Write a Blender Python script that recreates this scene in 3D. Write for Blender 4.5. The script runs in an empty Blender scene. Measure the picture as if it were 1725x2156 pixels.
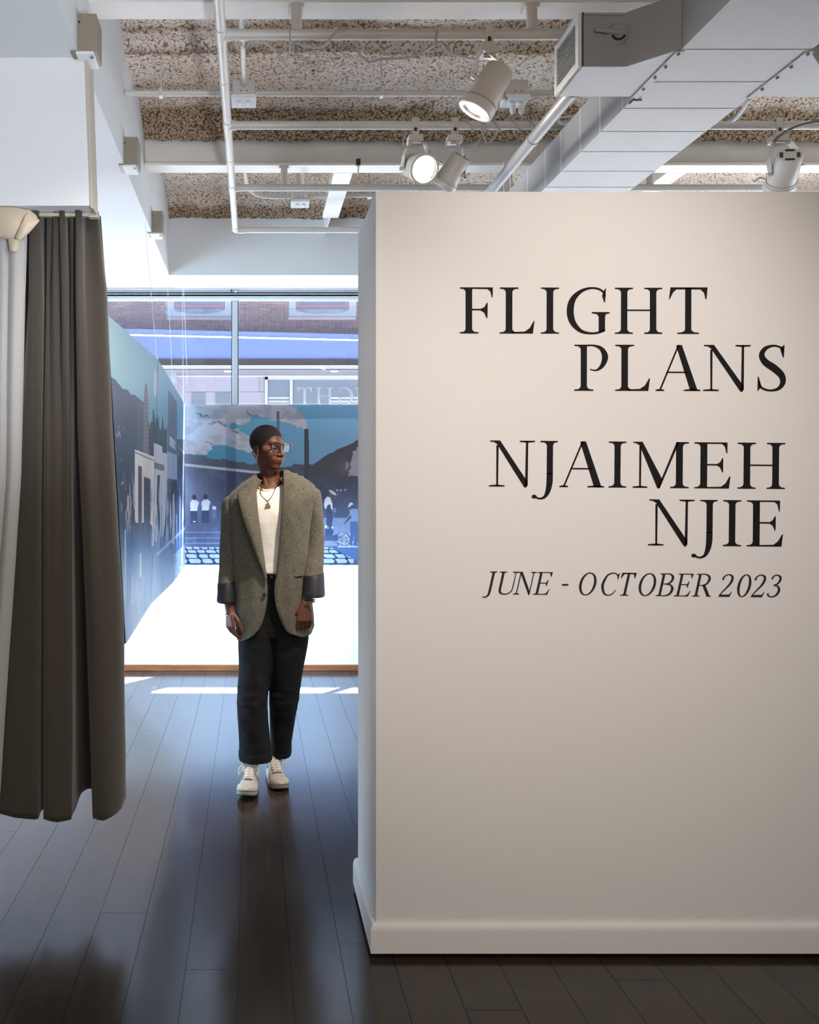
import bpy, bmesh, math, random
import numpy as np
from mathutils import Vector, Matrix, noise as mnoise

random.seed(7)
rng = np.random.default_rng(7)
SC = bpy.context.scene
COL = SC.collection
PI = math.pi

# ------------------------------------------------------------------ camera
# upright view along +Y, eye 1.43 m above the floor, shifted lens
EYE = 1.43
FOC = 1700.0
VPX, VPY = 534.0, 1017.0
cam_d = bpy.data.cameras.new('camera')
cam = bpy.data.objects.new('camera', cam_d)
COL.objects.link(cam)
cam.location = (0, 0, EYE)
cam.rotation_euler = (PI / 2, 0, 0)
cam_d.sensor_fit = 'AUTO'
cam_d.sensor_width = 36.0
cam_d.lens = FOC * 36.0 / 2156.0
cam_d.shift_x = (862.5 - VPX) / 2156.0
cam_d.shift_y = (VPY - 1078.0) / 2156.0
cam_d.clip_start = 0.05
cam_d.clip_end = 300
SC.camera = cam

# ------------------------------------------------------------------ view
SC.view_settings.view_transform = 'Standard'
SC.view_settings.look = 'None'
SC.view_settings.exposure = 0.0
SC.view_settings.gamma = 1.0
SC.view_settings.use_curve_mapping = False
SC.cycles.max_bounces = 8
SC.cycles.diffuse_bounces = 4
SC.cycles.glossy_bounces = 4
SC.cycles.transparent_max_bounces = 12
SC.cycles.sample_clamp_indirect = 6.0
SC.cycles.caustics_reflective = False
SC.cycles.caustics_refractive = False
SC.cycles.use_denoising = True

# ------------------------------------------------------------------ sky and sun
world = bpy.data.worlds.new('sky')
SC.world = world
world.use_nodes = True
wn = world.node_tree
bg = wn.nodes['Background']
sky = wn.nodes.new('ShaderNodeTexSky')
sky.sky_type = 'NISHITA'
sky.sun_disc = False
sky.sun_elevation = math.radians(71)
sky.sun_rotation = math.radians(42)
sky.air_density = 1.6
sky.dust_density = 2.0
wn.links.new(sky.outputs[0], bg.inputs[0])
bg.inputs[1].default_value = 0.22

def lamp(name, kind, loc, target, energy, color, **kw):
    d = bpy.data.lights.new(name, kind)
    d.energy = energy
    d.color = color
    for k, v in kw.items():
        setattr(d, k, v)
    o = bpy.data.objects.new(name, d)
    COL.objects.link(o)
    o.location = loc
    v = Vector(target) - Vector(loc)
    o.rotation_euler = v.to_track_quat('-Z', 'Y').to_euler()
    return o

SUN_DIR = Vector((0.93, 1.0, 4.05)).normalized()
lamp('sun', 'SUN', tuple(SUN_DIR * 40), (0, 0, 0), 330.0, (1.0, 0.97, 0.93), angle=math.radians(0.53))

# daylight entering by the shop window in view, thrown up by the sunlit street; unseen fill panels added left and right
lamp('window_daylight', 'AREA', (0.6, 6.10, 2.46), (0.6, 0.0, 2.30), 4.0, (0.80, 0.90, 1.0),
     shape='RECTANGLE', size=4.2, size_y=0.70)
lamp('street_bounce', 'AREA', (0.4, 10.2, -0.10), (0.4, 9.4, 5.0), 450.0, (0.86, 0.93, 1.0),
     shape='RECTANGLE', size=9.0, size_y=5.4)
lamp('side_fill', 'AREA', (-2.5, 4.6, 1.35), (0.7, 6.0, 0.6), 130.0, (0.58, 0.79, 1.0),
     shape='RECTANGLE', size=2.6, size_y=2.2, spread=math.radians(115))  # unseen panel added at the left to brighten the far wall
lamp('east_fill', 'AREA', (4.9, 4.4, 1.7), (0.0, 4.8, 2.4), 80.0, (0.78, 0.89, 1.0),
     shape='RECTANGLE', size=2.2, size_y=1.8)  # unseen panel added at the right to lift soffit and bulkhead
# unseen fill spots added behind the title wall, brightening the wall under the mural
for wx in (0.75, 1.5):
    lamp('far_wall_fill', 'SPOT', (wx, 4.40, 2.75), (wx * 0.7 - 0.45, 6.15, 0.42), 880.0, (0.36, 0.60, 1.0),
         spot_size=math.radians(31), spot_blend=0.9, shadow_soft_size=0.05)
lamp('far_wall_fill', 'SPOT', (0.95, 4.40, 2.75), (-0.72, 6.15, 0.40), 950.0, (0.36, 0.60, 1.0),
     spot_size=math.radians(27), spot_blend=0.9, shadow_soft_size=0.05)
# spotlights on title wall and curtain, out of frame, with unseen fill lamps added
WARM = (1.0, 0.885, 0.81)
lamp('wall_spotlight', 'SPOT', (1.1, 0.85, 3.1), (0.95, 2.44, 1.80), 94.0, WARM,
     spot_size=math.radians(62), spot_blend=1.0, shadow_soft_size=0.06)
lamp('wall_spotlight', 'SPOT', (1.3, 0.15, 2.9), (0.95, 2.44, 0.95), 112.0, (1.0, 0.90, 0.83),
     spot_size=math.radians(66), spot_blend=1.0, shadow_soft_size=0.06)
lamp('header_fill', 'SPOT', (0.55, 0.3, 1.2), (-0.95, 2.8, 2.62), 265.0, (0.80, 0.88, 1.0),
     spot_size=math.radians(50), spot_blend=0.8, shadow_soft_size=0.1)  # unseen uplight added to brighten header and soffit
lamp('curtain_spotlight', 'SPOT', (0.28, 1.95, 2.95), (-0.72, 2.88, 1.25), 95.0, (1.0, 0.93, 0.85),
     spot_size=math.radians(64), spot_blend=0.8, shadow_soft_size=0.05)
lamp('wall_end_fill', 'SPOT', (-1.5, 0.7, 2.9), (0.37, 2.66, 1.35), 190.0, WARM,
     spot_size=math.radians(34), spot_blend=0.9, shadow_soft_size=0.06)  # unseen spot added to warm the end of the title wall
for dy in (3.35, 4.1):
    lamp('duct_fill', 'SPOT', (-2.5, dy + 0.1, 2.56), (1.35, dy, 2.89), 330.0, (1.0, 0.95, 0.9),
         spot_size=math.radians(11), spot_blend=0.7, shadow_soft_size=0.22)  # unseen spots added to brighten the duct's left side
lamp('gallery_fill', 'AREA', (0.6, -2.6, 1.9), (0.6, 2.0, 1.4), 58.0, (1.0, 0.91, 0.81),
     shape='RECTANGLE', size=3.0, size_y=2.0)  # unseen panel added as warm fill from behind the camera

# ------------------------------------------------------------------ helpers
def P(px, py, d):
    """point at distance d that the eye sees at (px, py) of the 1725 x 2156 frame"""
    return Vector(((px - VPX) * d / FOC, d, EYE + (VPY - py) * d / FOC))

def lin(c):
    """sRGB 0..255 to linear"""
    r = []
    for v in c[:3]:
        v = v / 255.0
        r.append(v / 12.92 if v <= 0.04045 else ((v + 0.055) / 1.055) ** 2.4)
    return tuple(r)

class NT:
    def __init__(self, name):
        self.m = bpy.data.materials.new(name)
        self.m.use_nodes = True
        self.t = self.m.node_tree
        self.b = self.t.nodes['Principled BSDF']
        self.out = self.t.nodes['Material Output']
    def n(self, typ, **kw):
        x = self.t.nodes.new(typ)
        for k, v in kw.items():
            setattr(x, k, v)
        return x
    def l(self, a, b):
        self.t.links.new(a, b)
    def noise(self, scale, detail=4, rough=0.6, coord=None, dist=0.0):
        x = self.n('ShaderNodeTexNoise')
        x.inputs['Scale'].default_value = scale
        x.inputs['Detail'].default_value = detail
        x.inputs['Roughness'].default_value = rough
        x.inputs['Distortion'].default_value = dist
        if coord is not None:
            self.l(coord, x.inputs['Vector'])
        return x
    def coord(self, which='Object', scale=None):
        c = self.n('ShaderNodeTexCoord')
        o = c.outputs[which]
        if scale is not None:
            mp = self.n('ShaderNodeMapping')
            mp.inputs['Scale'].default_value = scale
            self.l(o, mp.inputs['Vector'])
            o = mp.outputs[0]
        return o
    def ramp(self, fac, stops):
        r = self.n('ShaderNodeValToRGB')
        el = r.color_ramp.elements
        while len(el) < len(stops):
            el.new(0.5)
        for e, (p, c) in zip(el, stops):
            e.position = p
            e.color = (*c, 1)
        self.l(fac, r.inputs[0])
        return r
    def bump(self, h, strength=0.3, dist=0.01):
        b = self.n('ShaderNodeBump')
        b.inputs['Strength'].default_value = strength
        b.inputs['Distance'].default_value = dist
        self.l(h, b.inputs['Height'])
        self.l(b.outputs[0], self.b.inputs['Normal'])
        return b

def mat(name, col, rough=0.6, metal=0.0, spec=0.5, var=0.0, vscale=8.0, bump=0.0, bscale=60.0, bdist=0.003,
        stretch=None, emit=None, estr=0.0):
    m = NT(name)
    b = m.b
    b.inputs['Base Color'].default_value = (*col, 1)
    b.inputs['Roughness'].default_value = rough
    b.inputs['Metallic'].default_value = metal
    b.inputs['Specular IOR Level'].default_value = spec
    if var > 0:
        nz = m.noise(vscale, 5, 0.6, m.coord('Object', stretch))
        a = tuple(max(0, c * (1 - var)) for c in col)
        c2 = tuple(min(1, c * (1 + var)) for c in col)
        r = m.ramp(nz.outputs['Fac'], [(0.3, a), (0.7, c2)])
        m.l(r.outputs[0], b.inputs['Base Color'])
    if bump > 0:
        nz = m.noise(bscale, 4, 0.65, m.coord('Object', stretch))
        m.bump(nz.outputs['Fac'], bump, bdist)
    if emit is not None:
        b.inputs['Emission Color'].default_value = (*emit, 1)
        b.inputs['Emission Strength'].default_value = estr
    return m.m

class MB:
    """collects shapes into one mesh"""
    def __init__(self):
        self.v = []
        self.f = []
        self.mi = []
        self.cur = 0
    def add(self, vs, fs):
        o = len(self.v)
        self.v.extend([tuple(x) for x in vs])
        for f in fs:
            self.f.append(tuple(i + o for i in f))
            self.mi.append(self.cur)
        return self
    def box(self, a, b):
        x0, y0, z0 = (min(a[i], b[i]) for i in range(3))
        x1, y1, z1 = (max(a[i], b[i]) for i in range(3))
        return self.add([(x0, y0, z0), (x1, y0, z0), (x1, y1, z0), (x0, y1, z0),
                         (x0, y0, z1), (x1, y0, z1), (x1, y1, z1), (x0, y1, z1)],
                        [(0, 3, 2, 1), (4, 5, 6, 7), (0, 1, 5, 4), (1, 2, 6, 5), (2, 3, 7, 6), (3, 0, 4, 7)])
    def hexa(self, p):
        """8 corners: bottom ring then top ring, counter-clockwise from above"""
        return self.add(p, [(0, 3, 2, 1), (4, 5, 6, 7), (0, 1, 5, 4), (1, 2, 6, 5), (2, 3, 7, 6), (3, 0, 4, 7)])
    def prism(self, poly, d, axis):
        """flat polygon (list of 3d points) pushed along axis*d"""
        n = len(poly)
        a = Vector(axis) * d
        vs = [Vector(p) for p in poly] + [Vector(p) + a for p in poly]
        fs = [tuple(range(n - 1, -1, -1)), tuple(range(n, 2 * n))]
        for i in range(n):
            j = (i + 1) % n
            fs.append((i, j, n + j, n + i))
        return self.add(vs, fs)
    def tube(self, pts, r, seg=12, cap=True, closed=False):
        pts = [Vector(p) for p in pts]
        n = len(pts)
        rr = r if hasattr(r, '__len__') else [r] * n
        ring0 = None
        vs = []
        up = None
        for i in range(n):
            if closed:
                t = pts[(i + 1) % n] - pts[i - 1]
            else:
                t = pts[min(i + 1, n - 1)] - pts[max(i - 1, 0)]
            t.normalize()
            if up is None:
                up = Vector((0, 0, 1)) if abs(t.z) < 0.9 else Vector((1, 0, 0))
            s = t.cross(up)
            if s.length < 1e-6:
                s = t.orthogonal()
            s.normalize()
            up = s.cross(t).normalized()
            for k in range(seg):
                a = 2 * PI * k / seg
                vs.append(pts[i] + (s * math.cos(a) + up * math.sin(a)) * rr[i])
        fs = []
        m = n if closed else n - 1
        for i in range(m):
            for k in range(seg):
                j = (i + 1) % n
                fs.append((i * seg + k, i * seg + (k + 1) % seg, j * seg + (k + 1) % seg, j * seg + k))
        if cap and not closed:
            fs.append(tuple(range(seg - 1, -1, -1)))
            fs.append(tuple((n - 1) * seg + k for k in range(seg)))
        return self.add(vs, fs)
    def lathe(self, prof, origin, axis, seg=32, cap=False):
        """prof: list of (radius, along axis)"""
        ax = Vector(axis).normalized()
        s = ax.orthogonal().normalized()
        u = ax.cross(s)
        o = Vector(origin)
        n = len(prof)
        vs = []
        for r, h in prof:
            for k in range(seg):
                a = 2 * PI * k / seg
                vs.append(o + ax * h + (s * math.cos(a) + u * math.sin(a)) * r)
        fs = []
        for i in range(n - 1):
            for k in range(seg):
                fs.append((i * seg + k, i * seg + (k + 1) % seg, (i + 1) * seg + (k + 1) % seg, (i + 1) * seg + k))
        if cap:
            fs.append(tuple(range(seg - 1, -1, -1)))
            fs.append(tuple((n - 1) * seg + k for k in range(seg)))
        return self.add(vs, fs)
    def grid(self, pts, nu, nv, closed_u=False):
        """pts index [i*nv+j]"""
        fs = []
        for i in range(nu if closed_u else nu - 1):
            for j in range(nv - 1):
                i2 = (i + 1) % nu
                fs.append((i * nv + j, i2 * nv + j, i2 * nv + j + 1, i * nv + j + 1))
        return self.add(pts, fs)
    def ball(self, c, r, seg=16, rings=10):
        c = Vector(c)
        r = r if hasattr(r, '__len__') else (r, r, r)
        vs = []
        for i in range(rings + 1):
            th = PI * i / rings
            for k in range(seg):
                a = 2 * PI * k / seg
                vs.append((c.x + r[0] * math.sin(th) * math.cos(a), c.y + r[1] * math.sin(th) * math.sin(a), c.z + r[2] * math.cos(th)))
        fs = []
        for i in range(rings):
            for k in range(seg):
                fs.append((i * seg + k, (i + 1) * seg + k, (i + 1) * seg + (k + 1) % seg, i * seg + (k + 1) % seg))
        return self.add(vs, fs)
    def build(self, name, m=None, parent=None, smooth=False, angle=40, bevel=0.0, bseg=2, mats=None):
        me = bpy.data.meshes.new(name)
        me.from_pydata(self.v, [], self.f)
        for mm in (mats or ([m] if m else [])):
            me.materials.append(mm)
        if mats:
            me.polygons.foreach_set('material_index', self.mi)
        bm = bmesh.new()
        bm.from_mesh(me)
        bmesh.ops.remove_doubles(bm, verts=bm.verts, dist=1e-6)
        bmesh.ops.recalc_face_normals(bm, faces=bm.faces)
        bm.to_mesh(me)
        bm.free()
        if smooth:
            me.shade_smooth()
            me.set_sharp_from_angle(angle=math.radians(angle))
        me.update()
        o = bpy.data.objects.new(name, me)
        COL.objects.link(o)
        if parent is not None:
            o.parent = parent
            o.matrix_parent_inverse = parent_inv(parent)
        if bevel > 0:
            md = o.modifiers.new('bevel', 'BEVEL')
            md.width = bevel
            md.segments = bseg
            md.limit_method = 'ANGLE'
            md.angle_limit = math.radians(35)
        return o

def world_of(p):
    m = Matrix.LocRotScale(p.location, p.rotation_euler, p.scale)
    if p.parent is not None:
        m = world_of(p.parent) @ p.matrix_parent_inverse @ m
    return m

def parent_inv(p):
    """inverse of a parent's world matrix, so that children are written in world space"""
    return world_of(p).inverted()

def tag(o, label=None, cat=None, group=None, kind=None):
    if label: o['label'] = label
    if cat: o['category'] = cat
    if group: o['group'] = group
    if kind: o['kind'] = kind
    return o

def thing(name, label, cat, loc=(0, 0, 0), group=None):
    o = bpy.data.objects.new(name, None)
    o.empty_display_size = 0.05
    o.location = loc
    COL.objects.link(o)
    return tag(o, label, cat, group)

def link_part(name, me, parent, loc=(0, 0, 0)):
    """another object on shared mesh data; loc in world space"""
    o = bpy.data.objects.new(name, me)
    COL.objects.link(o)
    o.parent = parent
    o.matrix_parent_inverse = parent_inv(parent)
    o.location = loc
    return o

def lerp(a, b, t):
    return a + (b - a) * t

def pl(x, xs, ys):
    """piecewise-linear lookup"""
    return float(np.interp(x, xs, ys))

def smooth_curve(pts, n):
    """Catmull-Rom through points (tuples of any size) sampled n times per span"""
    p = [np.array(q, float) for q in pts]
    p = [2 * p[0] - p[1]] + p + [2 * p[-1] - p[-2]]
    out = []
    for i in range(1, len(p) - 2):
        for k in range(n):
            t = k / n
            a, b, c, d = p[i - 1], p[i], p[i + 1], p[i + 2]
            out.append(0.5 * (2 * b + (c - a) * t + (2 * a - 5 * b + 4 * c - d) * t * t + (3 * b - a - 3 * c + d) * t ** 3))
    out.append(p[-2])
    return out

def vnoise(x, y, seed=0, octaves=4):
    """fractal value noise on numpy arrays, about 0..1"""
    r = np.random.default_rng(seed)
    tab = r.random((256, 256))
    tot = np.zeros_like(x, dtype=float)
    amp, s = 0.0, 1.0
    w = 1.0
    for _ in range(octaves):
        xi = np.floor(x * s).astype(int)
        yi = np.floor(y * s).astype(int)
        fx = x * s - xi
        fy = y * s - yi
        fx = fx * fx * (3 - 2 * fx)
        fy = fy * fy * (3 - 2 * fy)
        g = lambda a, b: tab[a % 256, b % 256]
        v = (g(xi, yi) * (1 - fx) + g(xi + 1, yi) * fx) * (1 - fy) + (g(xi, yi + 1) * (1 - fx) + g(xi + 1, yi + 1) * fx) * fy
        tot += w * v
        amp += w
        w *= 0.5
        s *= 2.03
    return tot / amp

def in_poly(x, y, poly):
    c = np.zeros(x.shape, bool)
    n = len(poly)
    for i in range(n):
        x1, y1 = poly[i]
        x2, y2 = poly[(i + 1) % n]
        if y1 == y2:
            continue
        k = ((y1 > y) != (y2 > y)) & (x < (x2 - x1) * (y - y1) / (y2 - y1) + x1)
        c ^= k
    return c

# ------------------------------------------------------------------ materials
M = {}
M['wall'] = mat('wall_paint', (0.70, 0.69, 0.68), 0.75, spec=0.25, bump=0.16, bscale=170, bdist=0.002)
M['wall_side'] = M['wall']
M['white'] = mat('white_paint', (0.80, 0.81, 0.82), 0.6, spec=0.3, bump=0.05, bscale=90, bdist=0.001)
M['soffit'] = mat('soffit_paint', (0.68, 0.69, 0.70), 0.65, spec=0.3, bump=0.05, bscale=90, bdist=0.001)
M['bulkhead'] = mat('bulkhead_paint', (0.76, 0.77, 0.78), 0.7, spec=0.3, bump=0.08, bscale=120, bdist=0.001)
M['steel'] = mat('painted_steel', (0.80, 0.76, 0.71), 0.42, spec=0.5, var=0.06, vscale=5, bump=0.08, bscale=160, bdist=0.001)
M['pipe'] = mat('painted_pipe', (0.60, 0.57, 0.53), 0.35, spec=0.5, var=0.05, vscale=9)
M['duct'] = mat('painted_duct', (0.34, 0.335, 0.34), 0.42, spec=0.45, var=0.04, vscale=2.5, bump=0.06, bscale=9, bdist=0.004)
M['bracket'] = mat('bracket_paint', (0.27, 0.225, 0.175), 0.5, var=0.05)
M['dark'] = mat('dark_slot', (0.02, 0.02, 0.02), 0.7)
M['lettering'] = mat('black_vinyl', (0.009, 0.008, 0.010), 0.7, spec=0.15)
M['lettering_italic'] = mat('grey_vinyl', (0.026, 0.022, 0.025), 0.7, spec=0.15)
M['white_vinyl'] = mat('white_vinyl', (0.85, 0.88, 0.9), 0.5)
M['light_body'] = mat('light_enamel', (0.60, 0.56, 0.51), 0.35, spec=0.5, var=0.03)
M['chrome'] = mat('chrome', (0.8, 0.8, 0.8), 0.15, metal=1.0)
M['cord'] = mat('grey_cord', (0.42, 0.40, 0.38), 0.5)
M['cord_dark'] = mat('dark_cord', (0.12, 0.11, 0.10), 0.5)
M['wood_base'] = mat('oak_skirting', (0.22, 0.075, 0.022), 0.45, var=0.3, vscale=5, stretch=(1.2, 8, 14))
M['alu'] = mat('window_metal', (0.50, 0.56, 0.62), 0.4, metal=0.3)
M['alu_dark'] = mat('dark_gasket', (0.02, 0.022, 0.028), 0.5)

# sprayed fibre fireproofing
def fibre():
    m = NT('sprayed_fibre')
    co = m.coord('Object', (1, 1.25, 1))
    wob = m.noise(30, 3, 0.6, co)
    add = m.n('ShaderNodeVectorMath', operation='MULTIPLY_ADD')
    add.inputs[1].default_value = (0.03, 0.03, 0.03)
    m.l(wob.outputs['Color'], add.inputs[0])
    m.l(co, add.inputs[2])
    vo = m.n('ShaderNodeTexVoronoi')
    vo.inputs['Scale'].default_value = 80
    m.l(add.outputs[0], vo.inputs['Vector'])
    nz = m.noise(120, 3, 0.7, co)
    sm = m.n('ShaderNodeMath', operation='MULTIPLY_ADD')
    sm.inputs[1].default_value = 0.55
    m.l(nz.outputs['Fac'], sm.inputs[0])
    m.l(vo.outputs['Distance'], sm.inputs[2])
    r = m.ramp(sm.outputs[0], [(0.70, (1.0, 0.90, 0.81)), (0.93, (0.84, 0.67, 0.54)), (1.0, (0.40, 0.27, 0.18))])
    n2 = m.noise(2.2, 3, 0.5, m.coord('Object'))
    r2 = m.ramp(n2.outputs['Fac'], [(0.35, (0.78, 0.72, 0.64)), (0.65, (1.0, 1.0, 1.0))])
    mx = m.n('ShaderNodeMix', data_type='RGBA', blend_type='MULTIPLY')
    mx.inputs['Factor'].default_value = 0.8
    m.l(r.outputs[0], mx.inputs['A'])
    m.l(r2.outputs[0], mx.inputs['B'])
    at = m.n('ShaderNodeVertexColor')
    at.layer_name = 'fibre_shade'
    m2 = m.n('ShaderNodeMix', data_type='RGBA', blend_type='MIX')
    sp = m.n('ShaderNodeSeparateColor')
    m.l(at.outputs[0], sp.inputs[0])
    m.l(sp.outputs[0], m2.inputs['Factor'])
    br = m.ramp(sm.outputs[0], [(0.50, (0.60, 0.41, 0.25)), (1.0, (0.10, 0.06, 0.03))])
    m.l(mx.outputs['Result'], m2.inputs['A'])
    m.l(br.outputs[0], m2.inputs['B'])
    m.l(m2.outputs['Result'], m.b.inputs['Base Color'])
    m.b.inputs['Roughness'].default_value = 0.95
    m.b.inputs['Specular IOR Level'].default_value = 0.1
    iv = m.n('ShaderNodeMath', operation='SUBTRACT')
    iv.inputs[0].default_value = 1.0
    m.l(sm.outputs[0], iv.inputs[1])
    m.bump(iv.outputs[0], 0.6, 0.018)
    return m.m
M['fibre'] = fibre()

def floor_mat(i):
    m = NT('floor_laminate_%s' % 'abcd'[i])
    c = m.coord('Object', (6, 0.9, 1))
    nz = m.noise(7, 6, 0.65, c, 0.4)
    k = 0.9 * (0.94, 1.0, 1.07, 1.02)[i]
    r = m.ramp(nz.outputs['Fac'], [(0.3, (0.026 * k, 0.019 * k, 0.015 * k)), (0.7, (0.044 * k, 0.032 * k, 0.025 * k))])
    m.l(r.outputs[0], m.b.inputs['Base Color'])
    n2 = m.noise(2.3, 4, 0.6, m.coord('Object'))
    rr = m.n('ShaderNodeMapRange')
    rr.inputs['To Min'].default_value = 0.13
    rr.inputs['To Max'].default_value = 0.24
    m.l(n2.outputs['Fac'], rr.inputs['Value'])
    m.l(rr.outputs[0], m.b.inputs['Roughness'])
    m.b.inputs['Specular IOR Level'].default_value = 0.65
    n3 = m.noise(140, 3, 0.6, m.coord('Object', (1, 0.25, 1)))
    m.bump(n3.outputs['Fac'], 0.04, 0.001)
    return m.m
FL = [floor_mat(i) for i in range(4)]

# glass: clear sheet with a mirror share that grows towards grazing angles
def glass(name, tint=(1, 1, 1), ior=1.45):
    m = NT(name)
    t = m.t
    tr = m.n('ShaderNodeBsdfTransparent')
    tr.inputs[0].default_value = (*tint, 1)
    gl = m.n('ShaderNodeBsdfGlossy')
    gl.inputs['Roughness'].default_value = 0.02
    ge = m.n('ShaderNodeNewGeometry')
    dt = m.n('ShaderNodeVectorMath', operation='DOT_PRODUCT')
    m.l(ge.outputs['Normal'], dt.inputs[0])
    m.l(ge.outputs['Incoming'], dt.inputs[1])
    ab = m.n('ShaderNodeMath', operation='ABSOLUTE')
    m.l(dt.outputs['Value'], ab.inputs[0])
    iv = m.n('ShaderNodeMath', operation='SUBTRACT')
    iv.inputs[0].default_value = 1.0
    m.l(ab.outputs[0], iv.inputs[1])
    pw = m.n('ShaderNodeMath', operation='POWER')
    pw.inputs[1].default_value = 5.0
    m.l(iv.outputs[0], pw.inputs[0])
    fr = m.n('ShaderNodeMath', operation='MULTIPLY_ADD')
    fr.inputs[1].default_value = 0.96
    fr.inputs[2].default_value = 0.04
    m.l(pw.outputs[0], fr.inputs[0])
    mx = m.n('ShaderNodeMixShader')
    m.l(fr.outputs[0], mx.inputs[0])
    m.l(tr.outputs[0], mx.inputs[1])
    m.l(gl.outputs[0], mx.inputs[2])
    m.l(mx.outputs[0], m.out.inputs['Surface'])
    t.nodes.remove(m.b)
    return m.m
M['glass'] = glass('window_glass', (0.95, 0.97, 1.0))

def struct(name, mb, m, parent=None, **kw):
    o = mb.build(name, m, parent, **kw)
    if parent is None:
        o['kind'] = 'structure'
    return o

# ------------------------------------------------------------------ floor of planks
fl_base = struct('floor', MB().box((-2.6, -3.2, -0.08), (5.0, 6.30, -0.006)), FL[0])
PW, PLEN = 0.155, 1.21
k = 0
me_full = None
for ci in range(-17, 25):
    x0 = -0.045 + PW * ci
    if x0 < -2.58 or x0 > 4.8:
        continue
    off = ((ci * 0.37) % 1.0) * PLEN
    near = 2.62 if x0 > 0.33 else 0.9
    if x0 > 0.33 and x0 < 2.2:
        near = 0.9
    y = 0.4 + off - PLEN
    while y < 6.22:
        a, b = max(y, 0.4), min(y + PLEN, 6.24)
        y += PLEN
        if b - a < 0.02:
            continue
        hid = (x0 > 0.5 and a > 2.95) or x0 > 2.0 or (x0 < -1.7)
        if hid:
            continue
        g = 0.0007
        mb = MB().box((x0 + g, a + g, -0.006), (x0 + PW - g, b - g, 0.0))
        mb.build('plank', FL[random.randrange(4)], fl_base)
# the rest of the floor, out of sight behind the title wall and to the sides
mb = MB()
for ci in range(-17, 33):
    x0 = -0.045 + PW * ci
    if x0 < -2.58 or x0 > 4.85:
        continue
    if x0 > 0.5 and x0 <= 2.0:
        mb.box((x0 + 0.001, 2.96, -0.006), (x0 + PW - 0.001, 6.24, -0.0002))
    if x0 > 2.0 or x0 < -1.7:
        mb.box((x0 + 0.001, 0.4, -0.006), (x0 + PW - 0.001, 6.24, -0.0002))
    mb.box((x0 + 0.001, -3.1, -0.006), (x0 + PW - 0.001, 0.398, -0.0002))
o = mb.build('plank_field', FL[1], fl_base)
o['kind'] = 'stuff'

# ------------------------------------------------------------------ title wall (free standing partition, 0.41 m thick)
WX0, WY0, WY1, WZ = 0.370, 2.440, 2.855, 2.310
GAP = 0.018
mb = MB()
mb.box((WX0, WY0, GAP + 0.01), (3.4, WY1, WZ))
wall_r = struct('wall_right', mb, M['wall'])
# plinth that carries it, set back in the dark
MB().box((WX0 + 0.12, WY0 + 0.10, 0.0), (3.3, WY1 - 0.10, GAP + 0.012)).build('plinth', M['dark'], wall_r)

def skirting(x0, y0, x1, y1, out, name, parent=None):
    """rounded-top skirting board along a line; out = outward normal (x, y)"""
    H, T = 0.087, 0.018
    prof = [(0, 0), (T, 0), (T, H - 0.022)]
    for i in range(1, 7):
        a = i / 6 * PI / 2
        prof.append((T - 0.014 + 0.014 * math.cos(a), H - 0.022 + 0.022 * math.sin(a)))
    prof.append((0, H))
    prof = prof
    return prof
prof = skirting(0, 0, 0, 0, 0, '')
mb = MB()
n = len(prof)
vs = []
# front run and left return, mitred at the corner
for (t, h) in prof:
    vs.append((WX0 - t, WY1 + 0.0, GAP + h))
for (t, h) in prof:
    vs.append((WX0 - t, WY0 - t, GAP + h))
for (t, h) in prof:
    vs.append((3.4, WY0 - t, GAP + h))
fs = []
for s in range(2):
    for i in range(n):
        j = (i + 1) % n
        fs.append((s * n + i, s * n + j, (s + 1) * n + j, (s + 1) * n + i))
fs.append(tuple(range(n)))
fs.append(tuple(2 * n + i for i in range(n)))
mb.add(vs, fs)
struct('baseboard_right', mb, M['wall'], smooth=True, angle=35)

# ------------------------------------------------------------------ far wall below the window
mb = MB()
mb.box((-2.6, 6.15, 0.0), (5.0, 6.32, 0.80))
struct('wall_back', mb, M['white'])
struct('baseboard_back', MB().box((-2.6, 6.138, 0.0), (5.0, 6.155, 0.048)), M['wood_base'], bevel=0.004)
# header over the window, reveal, sides of the room
mb = MB()
mb.box((-2.6, 6.14, 2.895), (5.0, 6.19, 3.6))
struct('trim_3', mb, M['white'])
struct('wall_east', MB().box((5.0, -3.2, 0.0), (5.15, 6.42, 3.6)), M['white'])
M['south'] = mat('dark_gallery_paint', (0.13, 0.115, 0.10), 0.8)
struct('wall_south', MB().box((-2.75, -3.35, 0.0), (5.15, -3.2, 3.6)), M['south'])
# left wall with an unseen side window, added to let in daylight
mb = MB()
mb.box((-2.75, -3.2, 0.0), (-2.6, 3.25, 3.6))
mb.box((-2.75, 5.95, 0.0), (-2.6, 6.42, 3.6))
mb.box((-2.75, 3.25, 2.5), (-2.6, 5.95, 3.6))
mb.box((-2.75, 3.25, 0.0), (-2.6, 5.95, 0.2))
struct('wall_left', mb, M['white'])
win_added = struct('window_added', MB().box((-2.72, 3.25, 0.2), (-2.66, 3.31, 2.5)).box((-2.72, 5.89, 0.2), (-2.66, 5.95, 2.5))
              .box((-2.72, 4.57, 0.2), (-2.66, 4.63, 2.5)).box((-2.72, 3.31, 2.44), (-2.66, 5.89, 2.5)), M['alu'])
MB().box((-2.695, 3.31, 0.2), (-2.685, 5.89, 2.44)).build('pane', M['glass'], win_added)

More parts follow.
